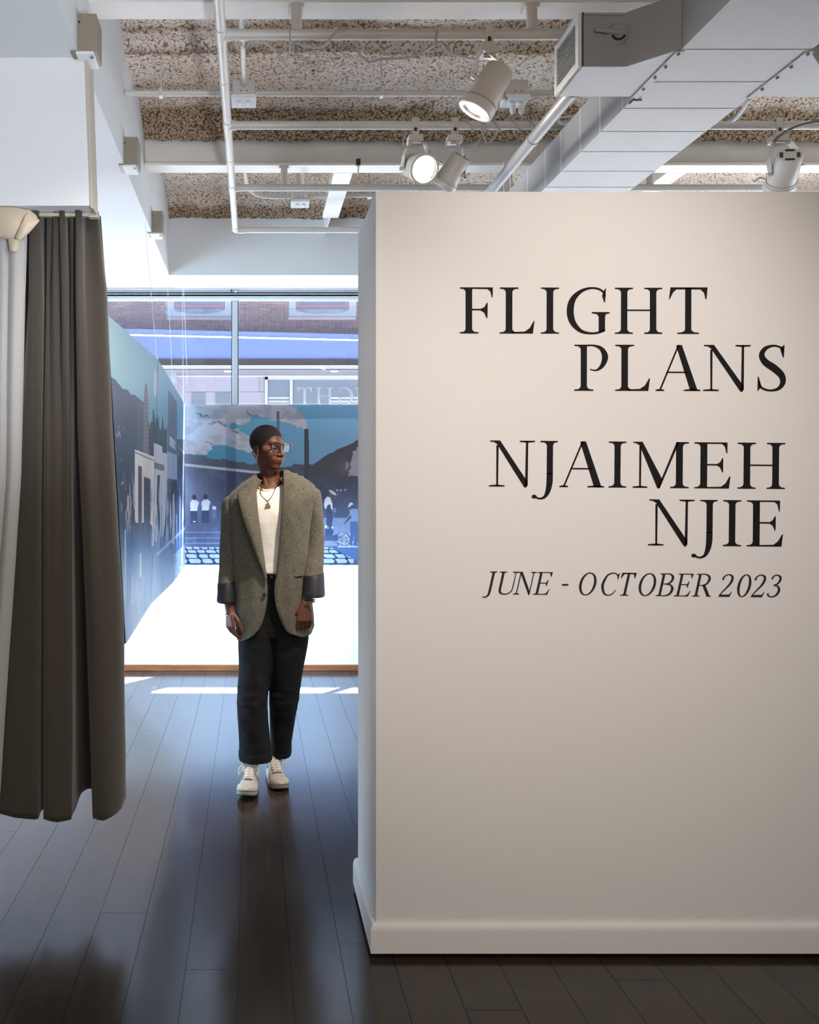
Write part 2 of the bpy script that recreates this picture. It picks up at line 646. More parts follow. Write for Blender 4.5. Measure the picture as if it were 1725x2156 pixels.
# ------------------------------------------------------------------ soffit along the left, bulkhead, header over the curtain
SZ = 2.905
struct('trim_1', MB().box((-2.6, 0.5, SZ), (-0.60, 6.15, 3.62)), M['soffit'])
struct('trim_2', MB().box((-0.60, 5.72, SZ - 0.003), (5.0, 6.15, 3.62)), M['bulkhead'])
mb = MB()
hy0, hy1 = 2.80, 2.882
zb = EYE + (1017 - 433) * 2.8 / FOC
mb.prism([(-2.6, hy0, zb), ((190 - 534) * hy0 / FOC, hy0, zb), ((178 - 534) * hy0 / FOC, hy0, SZ + 0.02), (-2.6, hy0, SZ + 0.02)], hy1 - hy0, (0, 1, 0))
header = struct('wall_front', mb, M['white'])
# fine plaster joints under the soffit
mb = MB()
mb.box((-1.06, 2.9, SZ - 0.0006), (-1.0585, 6.19, SZ + 0.001))
mb.build('joint', M['bulkhead'], bpy.data.objects['trim_1'])

# ------------------------------------------------------------------ ceiling: slab with sprayed fibre
ceil = struct('ceiling', MB().box((-0.60, -3.2, 3.50), (5.0, 6.15, 3.62)).box((-2.75, -3.35, 3.50), (-0.60, 0.50, 3.62)), M['fibre'])
def fibre_field(x0, x1, y0, y1, nx, ny, seed):
    xs = np.linspace(x0, x1, nx)
    ys = np.linspace(y0, y1, ny)
    X, Y = np.meshgrid(xs, ys, indexing='ij')
    Z = 3.455 + (vnoise(X * 7, Y * 9, seed, 4) - 0.5) * 0.03 + (vnoise(X * 55, Y * 70, seed + 1, 3) - 0.5) * 0.022
    # ragged ledge where one pass of the spray stops
    e = 3.735 + (vnoise(X * 3, X * 0 + 2, seed + 2, 4) - 0.5) * 0.07
    Z -= 0.045 / (1 + np.exp(-(Y - e) / 0.005))
    e2 = 3.64 + (vnoise(X * 2.4, X * 0 + 7, seed + 3, 4) - 0.5) * 0.08
    Z -= 0.036 / (1 + np.exp(-(Y - e2) / 0.005))
    Z += 0.06
    # fillets against the beam webs
    for yb in (4.42, 5.72):
        t = np.clip((Y - (yb - 0.24)) / 0.24, 0, 1)
        Z -= 0.13 * t ** 1.8 * (Y <= yb + 0.01)
    for yb in (3.0, 4.56):
        t = np.clip(1 - (Y - yb) / 0.14, 0, 1)
        Z -= 0.05 * t ** 2 * (Y >= yb - 0.01)
    # brown shade painted into the fibre colour: on the ledges and along the beam
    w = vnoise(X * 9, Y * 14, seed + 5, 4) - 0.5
    fibre_shade = np.clip(1 - np.abs(Y - e - 0.022) / 0.026 + w, 0, 1) + 0.8 * np.clip(1 - np.abs(Y - e2 - 0.012) / 0.018 + w, 0, 1)
    fibre_shade += np.clip((Y - 4.24) / 0.05 + 1.4 * w, 0, 1) * (Y < 4.5)
    fibre_shade += 0.9 * np.clip((Y - 5.62) / 0.04 + 1.4 * w, 0, 1)
    fibre_shade = np.clip(fibre_shade, 0, 1) * 0.9
    pts = np.stack([X, Y, Z], -1).reshape(-1, 3)
    return MB().grid(pts.tolist(), nx, ny), fibre_shade.reshape(-1)
for (y0, y1, ny, sd) in ((3.0, 4.44, 200, 3), (4.5, 5.73, 110, 9)):
    mb, fibre_shade = fibre_field(-0.60, 3.6, y0, y1, 360, ny, sd)
    me = bpy.data.meshes.new('sprayed_fibre')
    me.from_pydata(mb.v, [], mb.f)
    at = me.color_attributes.new('fibre_shade', 'FLOAT_COLOR', 'POINT')
    at.data.foreach_set('color', np.stack([fibre_shade, fibre_shade, fibre_shade, np.ones_like(fibre_shade)], 1).astype(np.float32).ravel())
    me.materials.append(M['fibre'])
    me.shade_smooth()
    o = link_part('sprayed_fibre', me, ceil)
    o['kind'] = 'stuff'

# ------------------------------------------------------------------ steel beams across the room
BZ = 3.170
def beam(y0, label):
    w = 0.112
    r = thing('steel_beam', label, 'beam', (2.0, y0 + w / 2, BZ), 'steel ceiling beams')
    MB().box((-0.60, y0, BZ), (5.0, y0 + w, BZ + 0.016)).build('bottom_flange', M['steel'], r, bevel=0.003)
    MB().box((-0.60, y0 + w / 2 - 0.006, BZ + 0.016), (5.0, y0 + w / 2 + 0.006, 3.50)).build('web', M['steel'], r)
    return r
beam(2.92, 'white painted steel ceiling beam nearest the viewer, along the top edge')
beam(4.42, 'white painted steel ceiling beam in the middle of the room, above the two paired spotlights')
def cross(x0, x1, y1, label):
    r = thing('cross_beam', label, 'beam', ((x0 + x1) / 2, 4.9, BZ), 'short cross beams')
    MB().box((x0, 4.532, BZ), (x1, y1, BZ + 0.014)).build('bottom_flange', M['steel'], r, bevel=0.003)
    xm = (x0 + x1) / 2
    MB().box((xm - 0.005, 4.532, BZ + 0.014), (xm + 0.005, 5.72, 3.48)).build('web', M['steel'], r)
    MB().box((x0, y1, BZ - 0.0), (x1, y1 + 0.012, BZ + 0.05)).build('end_plate', M['bulkhead'], r)
cross(0.452, 0.558, 5.29, 'short white cross beam under the ceiling left of the title wall corner')
cross(2.32, 2.43, 5.70, 'short white cross beam above the title wall, right of the duct')

# ------------------------------------------------------------------ bracket boxes on the soffit
for i, (yc, lab) in enumerate(((2.75, 'beige bracket box on the soffit, nearest of three, above the curtain'),
                               (3.73, 'beige bracket box on the soffit, middle one of three'),
                               (4.745, 'beige bracket box on the soffit, farthest of three'))):
    r = thing('bracket_box', lab, 'bracket', (-0.60, yc, SZ), 'bracket boxes on the soffit')
    zt = SZ + 0.125
    MB().box((-0.625, yc, SZ - 0.006), (-0.535, yc + 0.10, zt)).build('cover', M['bracket'], r, bevel=0.003)
    MB().box((-0.606, yc - 0.003, SZ - 0.014), (-0.545, yc + 0.10, SZ - 0.005)).build('bottom_lip', M['white'], r, bevel=0.002)
    MB().tube([(-0.594, yc - 0.003, zt - 0.03), (-0.594, yc + 0.003, zt - 0.03)], 0.0035, 8).build('screw', M['dark'], r)
    MB().tube([(-0.552, yc + 0.01, SZ - 0.004), (-0.552, yc + 0.01, SZ - 0.018)], 0.003, 8).ball((-0.552, yc + 0.01, SZ - 0.021), 0.006, 8, 6).build('eye_bolt', M['chrome'], r)

# ------------------------------------------------------------------ pipe grid
PZ = 3.050
PR = 0.0185
MX = -0.117
def pipe_run(y, x0, x1, label, hangers=(), flange_y=None, r=PR):
    t = thing('ceiling_pipe', label, 'pipe', ((x0 + x1) / 2, y, PZ), 'painted ceiling pipes')
    MB().tube([(x0, y, PZ), (x1, y, PZ)], r, 16).build('pipe', M['pipe'], t, smooth=True)
    for hx in hangers:
        h = MB().tube([(hx, y + 0.01, PZ), (hx, (flange_y or y) + 0.01, BZ + 0.004)], 0.0195, 12)
        h.box((hx - 0.026, (flange_y or y) - 0.004, BZ - 0.012), (hx + 0.026, (flange_y or y) + 0.05, BZ + 0.002))
        h.build('hanger', M['pipe'], t, smooth=True)
    return t
pipe_run(2.917, MX, 2.95, 'painted ceiling pipe nearest the viewer, carrying the downward spotlight', (0.156, 1.012, 2.2), 2.93)
pipe_run(3.657, MX, 2.95, 'painted ceiling pipe that carries the two paired spotlights')
pipe_run(4.43, MX, 2.95, 'painted ceiling pipe running just above the top of the title wall', (0.1675, 2.18, 2.95), 4.43)
t4 = pipe_run(5.17, MX + 0.015, 2.95, 'thin painted ceiling pipe farthest back, against the grey bulkhead')
tm = thing('main_pipe', 'long white pipe running away from the viewer under the ceiling, joined to four cross pipes', 'pipe', (MX, 3.0, PZ))
MB().tube([(MX, 0.9, PZ), (MX, 5.15, PZ)], PR + 0.0005, 16).build('pipe', M['pipe'], tm, smooth=True)
for y in (2.917, 3.657, 4.43):
    MB().tube([(MX, y - 0.045, PZ), (MX, y + 0.045, PZ)], PR + 0.003, 16).tube([(MX, y, PZ), (MX + 0.04, y, PZ)], PR + 0.003, 16).build('tee', M['pipe'], tm, smooth=True)
MB().tube(smooth_curve([(MX, 5.10, PZ), (MX, 5.145, PZ), (MX + 0.006, 5.165, PZ), (MX + 0.03, 5.17, PZ), (MX + 0.06, 5.17, PZ)], 5), PR + 0.003, 16).build('elbow', M['pipe'], tm, smooth=True)
for y in (2.62, 3.27, 4.05):
    MB().tube([(MX, y - 0.02, PZ), (MX, y + 0.02, PZ)], PR + 0.0022, 16).build('coupling', M['pipe'], tm, smooth=True)
# slanting-away round pipe beside the duct
rx, rz = 1.135, EYE + 1.135 / 0.814
t = thing('return_pipe', 'round white pipe running beside the rectangular air duct into the title wall', 'pipe', (rx, 3.6, rz))
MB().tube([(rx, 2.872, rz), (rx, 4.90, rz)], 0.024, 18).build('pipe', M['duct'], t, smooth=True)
for y in (3.28, 4.3):
    MB().tube([(rx, y - 0.012, rz), (rx, y + 0.012, rz)], 0.0265, 18).build('coupling', M['duct'], t, smooth=True)

# ------------------------------------------------------------------ conduits, junction boxes
CZ = 3.240
t = thing('conduit', 'thin painted conduit across the ceiling between the left wall and the duct', 'conduit', (0.3, 3.75, CZ))
MB().tube([(-0.598, 3.75, CZ), (-0.100, 3.75, CZ)], 0.0135, 12).tube([(0.008, 3.75, CZ), (1.166, 3.75, CZ)], 0.0135, 12).tube([(1.274, 3.75, CZ), (1.95, 3.75, CZ)], 0.0135, 12).build('tube', M['pipe'], t, smooth=True)
for x in (-0.43, 0.595, 1.1):
    MB().box((x - 0.008, 3.734, CZ - 0.018), (x + 0.008, 3.766, CZ + 0.018)).tube([(x, 3.75, CZ + 0.01), (x, 3.78, 3.45)], 0.004, 6).build('hanger', M['pipe'], t)
t = thing('conduit_drop', 'short white conduit coming forward from the near beam to the left outlet box', 'conduit', (-0.045, 3.4, 3.2))
MB().tube([(-0.048, 3.02, BZ + 0.03), (-0.045, 3.4, CZ + 0.012), (-0.044, 3.73, CZ + 0.03)], 0.013, 12).build('tube', M['pipe'], t, smooth=True)
MB().tube([(-0.0465, 3.30, CZ - 0.008), (-0.046, 3.33, CZ - 0.002)], 0.0165, 12).build('coupling', M['chrome'], t, smooth=True)

def outlet_box(x, y, z, label):
    t = thing('outlet_box', label, 'outlet', (x, y, z), 'ceiling outlet boxes')
    MB().box((x - 0.052, y - 0.03, z - 0.012), (x + 0.052, y + 0.05, z + 0.055)).build('box', M['pipe'], t, bevel=0.008, bseg=3)
    mb = MB()
    mb.hexa([(x - 0.058, y - 0.034, z - 0.03), (x + 0.058, y - 0.034, z - 0.03), (x + 0.058, y + 0.054, z - 0.044), (x - 0.058, y + 0.054, z - 0.044),
             (x - 0.058, y - 0.034, z - 0.013), (x + 0.058, y - 0.034, z - 0.013), (x + 0.058, y + 0.054, z - 0.013), (x - 0.058, y + 0.054, z - 0.013)])
    mb.build('cover_plate', M['white'], t, bevel=0.006, bseg=3)
    for s in (-0.02, 0.02):
        MB().box((x + s - 0.010, y - 0.004, z - 0.044), (x + s + 0.010, y + 0.036, z - 0.034)).build('socket', M['bulkhead'], t, bevel=0.003)
    for s in (-0.012, 0.016):
        MB().tube([(x + s, y - 0.0315, z + 0.0), (x + s, y - 0.029, z + 0.0)], 0.003, 8).build('screw', M['dark'], t)
    return t
outlet_box(-0.046, 3.755, CZ, 'white painted outlet box left, hanging on the thin ceiling conduit')
ob2 = outlet_box(1.22, 3.755, CZ, 'white painted outlet box with two plugs beside the downward spotlight')
outlet_box(0.294, 5.08, CZ - 0.02, 'white painted outlet box far back, left of the title wall corner')

t = thing('bent_conduit', 'white conduit with a bend at its left end, far back by the grey bulkhead', 'conduit', (0.3, 5.08, CZ))
pts = smooth_curve([(-0.05, 4.56, 3.30), (-0.05, 4.80, 3.275), (-0.03, 4.98, 3.25), (0.03, 5.06, CZ - 0.005), (0.12, 5.08, CZ - 0.008), (0.238, 5.08, CZ - 0.008)], 6)
MB().tube(pts, 0.0135, 12).build('tube', M['pipe'], t, smooth=True)
MB().tube([(0.348, 5.08, CZ), (1.6, 5.08, CZ)], 0.0135, 12).build('tube', M['pipe'], t, smooth=True)
MB().tube([(0.27, 5.06, CZ + 0.058), (0.27, 5.04, CZ + 0.12), (0.268, 4.95, CZ + 0.2)], 0.02, 12).build('riser', M['pipe'], t, smooth=True)
for x in (0.73, 1.25):
    MB().box((x - 0.012, 5.06, CZ - 0.018), (x + 0.012, 5.10, CZ + 0.018)).tube([(x, 5.08, CZ), (x, 5.08, 3.46)], 0.005, 6).build('hanger', M['pipe'], t)

# beam clamp hanging at the middle beam
t = thing('beam_clamp', 'small dark beam clamp with a rod on the middle beam', 'clamp', (0.573, 4.41, BZ))
MB().box((0.562, 4.405, BZ - 0.004), (0.584, 4.425, BZ + 0.03)).build('jaw', M['dark'], t)
MB().tube([(0.573, 4.415, BZ - 0.004), (0.573, 4.43, BZ - 0.05)], 0.005, 8).build('rod', M['steel'], t)
t = thing('threaded_rod', 'thin rod with a dark nut behind the pipe above the far outlet box', 'rod', (0.29, 4.62, 3.3))
MB().tube([(0.287, 4.62, 3.44), (0.287, 4.62, 3.12)], 0.004, 6).build('rod', M['steel'], t)
MB().box((0.272, 4.61, 3.10), (0.302, 4.63, 3.125)).build('nut', M['dark'], t)

# ------------------------------------------------------------------ air duct
DZ0, DZ1 = 2.80, 2.98
DX0, DX1 = 1.353, 1.765
duct = thing('air_duct', 'large rectangular white painted air duct with a side branch and grille', 'duct', (1.55, 3.4, DZ0))
ys = [1.05, 1.74, 2.05, 2.554, 2.76, 2.955, 3.15, 3.34, 3.55, 3.74, 3.98, 4.40, 4.9, 5.6]
for i in range(len(ys) - 1):
    a, b = ys[i], ys[i + 1]
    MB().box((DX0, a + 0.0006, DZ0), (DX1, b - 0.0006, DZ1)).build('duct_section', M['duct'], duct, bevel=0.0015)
    MB().box((DX0 - 0.0015, b - 0.0025, DZ0 - 0.0015), (DX1 + 0.0015, b + 0.0025, DZ1 + 0.001)).build('joint', M['white'], duct)
# left branch, flared towards the viewer
BX = 1.080
mb = MB()
y_n, y_f = 2.656, 2.868
foot = [(BX, y_n), (1.225, y_n), (DX0, 2.545), (DX0, y_f), (BX, y_f)]
mb.prism([(x, y, DZ0 + 0.001) for x, y in foot], DZ1 - DZ0 - 0.002, (0, 0, 1))
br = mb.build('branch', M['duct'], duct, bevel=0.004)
# stiffener frame at the end + grille facing left
fr = MB()
gx = BX - 0.006
z0, z1 = DZ0 + 0.001, DZ1 - 0.001
e = 0.024
fr.box((gx - 0.006, y_n, z0), (BX, y_n + e, z1)).box((gx - 0.006, y_f - e, z0), (BX, y_f, z1))
fr.box((gx - 0.006, y_n + e, z0), (BX, y_f - e, z0 + e)).box((gx - 0.006, y_n + e, z1 - e), (BX, y_f - e, z1))
gr = fr.build('grille', M['white'], duct, bevel=0.002)
MB().box((gx - 0.001, y_n + e, z0 + e), (BX, y_f - e, z1 - e)).build('backing', M['dark'], gr)
ns = 17
for i in range(ns):
    z = lerp(z0 + e + 0.004, z1 - e - 0.004, (i + 0.5) / ns)
    MB().hexa([(gx - 0.005, y_n + e, z - 0.0035), (gx - 0.001, y_n + e, z - 0.0005), (gx - 0.001, y_f - e, z - 0.0005), (gx - 0.005, y_f - e, z - 0.0035),
               (gx - 0.005, y_n + e, z - 0.0015), (gx - 0.001, y_n + e, z + 0.0015), (gx - 0.001, y_f - e, z + 0.0015), (gx - 0.005, y_f - e, z - 0.0015)]).build('slat', M['white'], gr)
# thin dark gap behind the grille frame and folded seam at the top
MB().box((BX + 0.002, y_n - 0.0015, z0), (BX + 0.005, y_n + 0.002, z1)).build('gap', M['dark'], br)
MB().box((BX + 0.006, y_n - 0.003, z1 - 0.012), (1.22, y_n + 0.002, z1 - 0.006)).build('seam', M['duct'], br)
# damper quadrant on the branch
hx, hz = 1.195, 2.905
mb = MB().lathe([(0.0, 0.012), (0.028, 0.012), (0.034, 0.006), (0.038, 0.0)], (hx, y_n, hz), (0, -1, 0), 24)
dq = mb.build('damper', M['duct'], duct, smooth=True)
MB().tube([(hx, y_n - 0.012, hz), (hx - 0.03, y_n - 0.014, hz + 0.004), (hx - 0.075, y_n - 0.008, hz + 0.012)], [0.009, 0.007, 0.006], 10).build('handle', M['duct'], dq, smooth=True)
arc = [(hx + 0.022 * math.cos(a), y_n - 0.013, hz + 0.022 * math.sin(a)) for a in np.linspace(-2.7, -0.4, 10)]
MB().tube(arc, 0.004, 8).build('slot', M['dark'], dq, smooth=True)
MB().ball((hx, y_n - 0.015, hz + 0.002), 0.007, 10, 8).build('wing_nut', M['duct'], dq, smooth=True)
# right branch
foot = [(DX1, 2.560), (1.90, 2.69), (2.6, 2.69), (2.6, 2.875), (DX1, 2.868)]
MB().prism([(x, y, DZ0 + 0.001) for x, y in foot], DZ1 - DZ0 - 0.002, (0, 0, 1)).build('branch', M['duct'], duct, bevel=0.004)
# take-off flanges with screws
for xx, s in ((DX0, 1), (DX1, -1)):
    fl = MB().box((xx - 0.012, 2.555, DZ0 - 0.004), (xx + 0.012, 2.872, DZ0 + 0.001)).build('takeoff_flange', M['duct'], duct, bevel=0.001)
    for y in (2.57, 2.65, 2.72, 2.80):
        MB().ball((xx, y, DZ0 - 0.005), 0.0055, 8, 6).build('screw', M['bracket'], fl)
mb = MB().box((DX0 - 0.002, 2.868, DZ0 - 0.008), (DX0 + 0.002, 2.905, DZ0 - 0.002)).box((DX0, 2.878, DZ0 - 0.006), (DX0 + 0.032, 2.882, DZ0 - 0.002))
mb.build('bracket_clip', M['dark'], duct)
# pull-chain like braided lead curling at the right of the duct
t = thing('braided_lead', 'white braided lead curling from the duct edge, right of the big duct', 'cable', (1.78, 2.9, 2.85))
c = smooth_curve([P(1578, 208, 2.90), P(1570, 222, 2.95), P(1559, 238, 3.02), P(1545, 253, 3.09), P(1528, 259, 3.11)], 8)
MB().tube([tuple(v) for v in c], 0.007, 8).build('lead', M['white'], t, smooth=True)
c = smooth_curve([P(1577, 209, 2.92), P(1567, 225, 2.98), P(1552, 240, 3.04), P(1534, 251, 3.09)], 8)
MB().tube([tuple(v) for v in c], 0.004, 8).build('lead', M['bracket'], t, smooth=True)
# strap that hangs the duct
t = thing('duct_strap', 'metal hanger strap between pipe and duct above the title wall', 'strap', (1.37, 4.4, 3.1))
MB().box((1.355, 4.37, 2.96), (1.385, 4.378, 3.17)).build('strap', M['steel'], t)
MB().tube([(1.40, 4.37, 3.17), (1.40, 4.40, 2.97)], 0.006, 8).build('rod', M['steel'], t)

# ------------------------------------------------------------------ track spotlights
def lit(name, col, s):
    return mat(name, (0.8, 0.8, 0.8), 0.3, emit=col, estr=s)
M['lens_on'] = lit('lens_lit', (1.0, 0.93, 0.84), 30.0)
M['lens_off'] = mat('lens_grey', (0.25, 0.25, 0.25), 0.2)
M['reflector'] = mat('reflector', (0.75, 0.72, 0.68), 0.25, metal=0.9)

def spotlight(label, px, py_pipe, center, axis, on, yoke_dir, watts=0.0, aim=None, size=50, slots=True, k=1.0):
    """px: x of the clamp on the pipe at y = py_pipe; center: middle of the can; axis: where the light points"""
    r = thing('track_spotlight', label, 'spotlight', (px, py_pipe, PZ), 'ceiling spotlights on the pipes')
    ax = Vector(axis).normalized()
    c = Vector(center)
    # clamp hooked over the pipe and strap down to the gear box
    mb = MB()
    mb.box((px - 0.016, py_pipe - PR - 0.005, PZ - 0.055), (px + 0.016, py_pipe - PR - 0.001, PZ + 0.026))
    mb.box((px - 0.016, py_pipe - PR - 0.005, PZ + PR + 0.002), (px + 0.016, py_pipe + PR + 0.004, PZ + 0.026))
    mb.box((px - 0.016, py_pipe + PR + 0.001, PZ - 0.01), (px + 0.016, py_pipe + PR + 0.005, PZ + 0.026))
    cl = mb.build('clamp', M['light_body'], r, bevel=0.001)
    MB().box((px - 0.006, py_pipe - PR - 0.0065, PZ - 0.036), (px + 0.006, py_pipe - PR - 0.0045, PZ - 0.020)).build('slot', M['dark'], cl)
    top = Vector((px, py_pipe - 0.012, PZ - 0.055))
    bx = MB().box((px - 0.034, top.y - 0.02, top.z - 0.028), (px + 0.034, top.y + 0.035, top.z + 0.002)).build('gear_box', M['light_body'], r, bevel=0.005, bseg=3)
    MB().tube([(px - 0.022, top.y - 0.012, top.z - 0.036), (px + 0.022, top.y - 0.012, top.z - 0.036)], 0.007, 12).build('swivel', M['chrome'], bx, smooth=True)
    # can
    L, R0, R1 = 0.150 * k, 0.046 * k, 0.053 * k
    back = c - ax * L / 2
    prof = [(0.0, 0.0), (R0 * 0.93, 0.0), (R0, 0.006), (R1, L * 0.80), (R1 * 1.10, L * 0.82), (R1 * 1.12, L * 0.99), (R1 * 1.06, L), (R1 * 0.96, L), (R1 * 0.92, L * 0.90), (R1 * 0.90, L * 0.86)]
    can = MB().lathe(prof, back, ax, 40).build('can', M['light_body'], r, smooth=True, angle=30)
    MB().lathe([(R1 * 1.04, L * 0.74), (R1 * 1.075, L * 0.745), (R1 * 1.075, L * 0.775), (R1 * 1.05, L * 0.78)], back, ax, 40).build('ring', M['light_body'], can, smooth=True)
    MB().lathe([(0.0, L * 0.93), (R1 * 0.72, L * 0.935), (R1 * 0.74, L * 0.92)], back, ax, 32).build('lens', M['lens_on'] if on else M['lens_off'], can, smooth=True)
    MB().lathe([(R1 * 0.74, L * 0.90), (R1 * 0.93, L * 0.97)], back, ax, 32).build('reflector', M['reflector'], can, smooth=True)
    s = Vector(yoke_dir)
    s = (s - ax * s.dot(ax)).normalized()
    u = ax.cross(s)
    # vent slots in the rear
    if slots:
        for a in range(4):
            d1 = (s * math.cos(a * PI / 2 + 0.5) + u * math.sin(a * PI / 2 + 0.5))
            d2 = ax.cross(d1)
            q = back + d1 * R0 * 0.62 - ax * 0.0008
            w, h = R0 * 0.34, R0 * 0.13
            MB().prism([q + d2 * w - d1 * h, q + d2 * w + d1 * h, q - d2 * w + d1 * h, q - d2 * w - d1 * h], 0.002, ax).build('vent_slot', M['dark'], can)
    # yoke: two tapering plates from the swivel to the sides of the can
    ya = Vector((px, top.y - 0.012, top.z - 0.036))
    for sg in (-1, 1):
        piv = c - ax * 0.012 + s * sg * (R1 + 0.006)
        a0 = ya + s * sg * 0.036
        d = (piv - a0)
        side = d.cross(s).normalized()
        w0, w1 = 0.018, 0.022
        m1 = a0.lerp(piv, 0.45) + s * sg * 0.012
        mb = MB()
        for (p, q, wa, wb) in ((a0, m1, w0, w1), (m1, piv, w1, 0.014)):
            mb.prism([p - side * wa, q - side * wb, q + side * wb, p + side * wa], 0.003, s)
        mb.build('yoke_arm', M['light_body'], r)
        MB().tube([piv - s * sg * 0.003, piv + s * sg * 0.012], 0.009, 12).build('pivot_screw', M['chrome'], r, smooth=True)
    mb = MB().prism([ya - s * 0.036 - u * 0.018, ya + s * 0.036 - u * 0.018, ya + s * 0.036 + u * 0.018, ya - s * 0.036 + u * 0.018], 0.003, ax)
    mb.build('yoke_bridge', M['light_body'], r)
    if on:
        f = back + ax * (L + 0.004)
        lo = lamp('spotlight_beam', 'SPOT', f, f + ax if aim is None else aim, watts, (1.0, 0.87, 0.72),
                  spot_size=math.radians(size), spot_blend=0.6, shadow_soft_size=0.035)
        lo.parent = r
        lo.matrix_parent_inverse = parent_inv(r)
    return r

s1 = spotlight('lit spotlight pointing down left at the person, hanging on the nearest pipe', 0.846, 2.917,
               P(1027, 190, 2.90), (-0.60, 0.16, -1.0), True, (0.8, 0.0, 0.35), 230.0, (0.13, 3.62, 1.18), 38, k=1.12)
s2 = spotlight('lit spotlight facing the viewer, left of the two paired ones', 0.730, 3.657,
               P(879, 352, 3.63), (0.20, -0.80, -0.42), True, (1, 0, 0.1), 30.0, None, 80, k=1.12)
s3 = spotlight('unlit spotlight pointing down left, right of the two paired ones', 0.908, 3.657,
               P(952, 362, 3.62), (-0.50, 0.50, -0.78), False, (0.8, -0.3, -0.3))
s4 = spotlight('unlit spotlight with four rear vent slots, at the far right above the title wall', 2.37, 3.657,
               P(1652, 362, 3.63), (0.25, 0.85, -0.62), False, (1, 0.0, 0.2), k=1.15)

# ------------------------------------------------------------------ plugs, cords and cables
def cable(name, label, pts, r, m, n=8, grp=None):
    c = smooth_curve([tuple(p) for p in pts], n)
    o = MB().tube([tuple(v) for v in c], r, 8).build(name, m, None, smooth=True)
    return tag(o, label, 'cable', grp)
for i, (pxx, lab) in enumerate(((1080, 'white plug with a cord hanging from the right outlet box, left of two'),
                                (1098, 'white plug with a cord hanging from the right outlet box, right of two'))):
    d = 3.75
    a = P(pxx, 226, d)
    t = thing('plug', lab, 'plug', a, 'plugs in the ceiling outlet box')
    MB().tube([a + Vector((0, 0, 0.006)), a - Vector((0, 0, 0.012)), a - Vector((0, 0, 0.028)), a - Vector((0, 0, 0.034))], [0.012, 0.014, 0.010, 0.004], 10).build('plug_body', M['white'], t, smooth=True)
    e = [a - Vector((0, 0, 0.034)), P(pxx - (12 if i == 0 else -2), 252, 3.72), P(pxx - (14 if i == 0 else 4), 262, 3.72)]
    MB().tube([tuple(v) for v in smooth_curve(e, 6)], 0.0035, 8).build('cord', M['cord'], t, smooth=True)
# lead wound round the second pipe
pts = []
for i in range(91):
    u = i / 90
    a = 2 * PI * 4.6 * u + 0.4
    x = lerp(0.93, 1.26, u) + 0.012 * math.sin(9 * u)
    pts.append((x, 3.657 + 0.0235 * math.cos(a), PZ + 0.0235 * math.sin(a)))
o = MB().tube(pts, 0.004, 8).build('wound_cord', M['cord'], None, smooth=True)
tag(o, 'grey cord wound in loops round the second ceiling pipe', 'cable')
cable('loop_cord', 'slack loop of cord under the second pipe between spotlight and plugs', [P(1013, 268, 3.62), P(1018, 285, 3.62), P(1026, 301, 3.62), P(1038, 292, 3.62), P(1048, 276, 3.62)], 0.0045, M['cord'])
cable('spotlight_cord', 'thin cord from the right paired spotlight up to the pipe', [P(975, 312, 3.60), P(992, 310, 3.60), P(1006, 300, 3.61), P(1020, 280, 3.625)], 0.003, M['cord'])
cable('spotlight_cord', 'thin cord curving left of the lit spotlight that faces the viewer', [P(857, 280, 3.63), P(850, 295, 3.61), P(850, 306, 3.60), P(858, 312, 3.61)], 0.003, M['cord'])
cable('spotlight_cord', 'dark cord rising right from the far right spotlight', [P(1628, 300, 3.60), P(1640, 288, 3.60), P(1665, 272, 3.60), P(1700, 260, 3.60), P(1760, 250, 3.60)], 0.006, M['cord_dark'])
cable('spotlight_cord', 'thin cord below the far right spotlight on its left', [P(1589, 383, 4.40), P(1600, 374, 4.38), P(1612, 378, 4.38), P(1622, 388, 4.40)], 0.004, M['cord'])
cable('slack_cable', 'thin grey cable drooping under the near pipe, leftmost', [P(532, 88, 2.95), P(556, 90, 2.97), P(575, 103, 2.99), P(590, 122, 3.0), P(600, 132, 3.0), P(606, 124, 2.98), P(611, 90, 2.92), P(610, 62, 2.895)], 0.004, M['cord'])
cable('slack_cable', 'thin grey cable drooping under the near pipe, second from left', [P(622, 86, 2.94), P(634, 94, 2.95), P(660, 100, 2.95), P(684, 96, 2.93), P(697, 80, 2.893), P(712, 64, 2.892), P(735, 58, 2.91)], 0.0045, M['cord'])
cable('slack_cable', 'thin grey cable drooping under the near pipe, middle one', [P(752, 88, 2.95), P(757, 112, 2.98), P(776, 130, 2.99), P(805, 125, 2.99), P(850, 122, 2.98), P(890, 112, 2.96), P(915, 92, 2.90), P(921, 64, 2.893)], 0.0045, M['cord'])
cable('slack_cable', 'thin grey cable from the near pipe to the downward spotlight', [P(928, 88, 2.95), P(942, 106, 2.97), P(965, 117, 2.97), P(985, 123, 2.95), P(1000, 125, 2.93)], 0.004, M['cord'])
cable('duct_cable', 'white looped cable tucked beside the duct on the second pipe', [P(1225, 236, 3.62), P(1208, 252, 3.62), P(1196, 262, 3.62), P(1178, 258, 3.62), P(1180, 248, 3.63), P(1200, 246, 3.64), P(1220, 240, 3.66)], 0.004, M['white'])

# ------------------------------------------------------------------ shop window
WY = 6.175
w1 = struct('window_1', MB().box((-2.6, WY - 0.03, 2.845), (5.0, WY + 0.012, 2.865)), M['alu'])
def zwin(py, d=WY):
    return EYE + (VPY - py) * d / FOC
def xwin(px, d=WY):
    return (px - VPX) * d / FOC
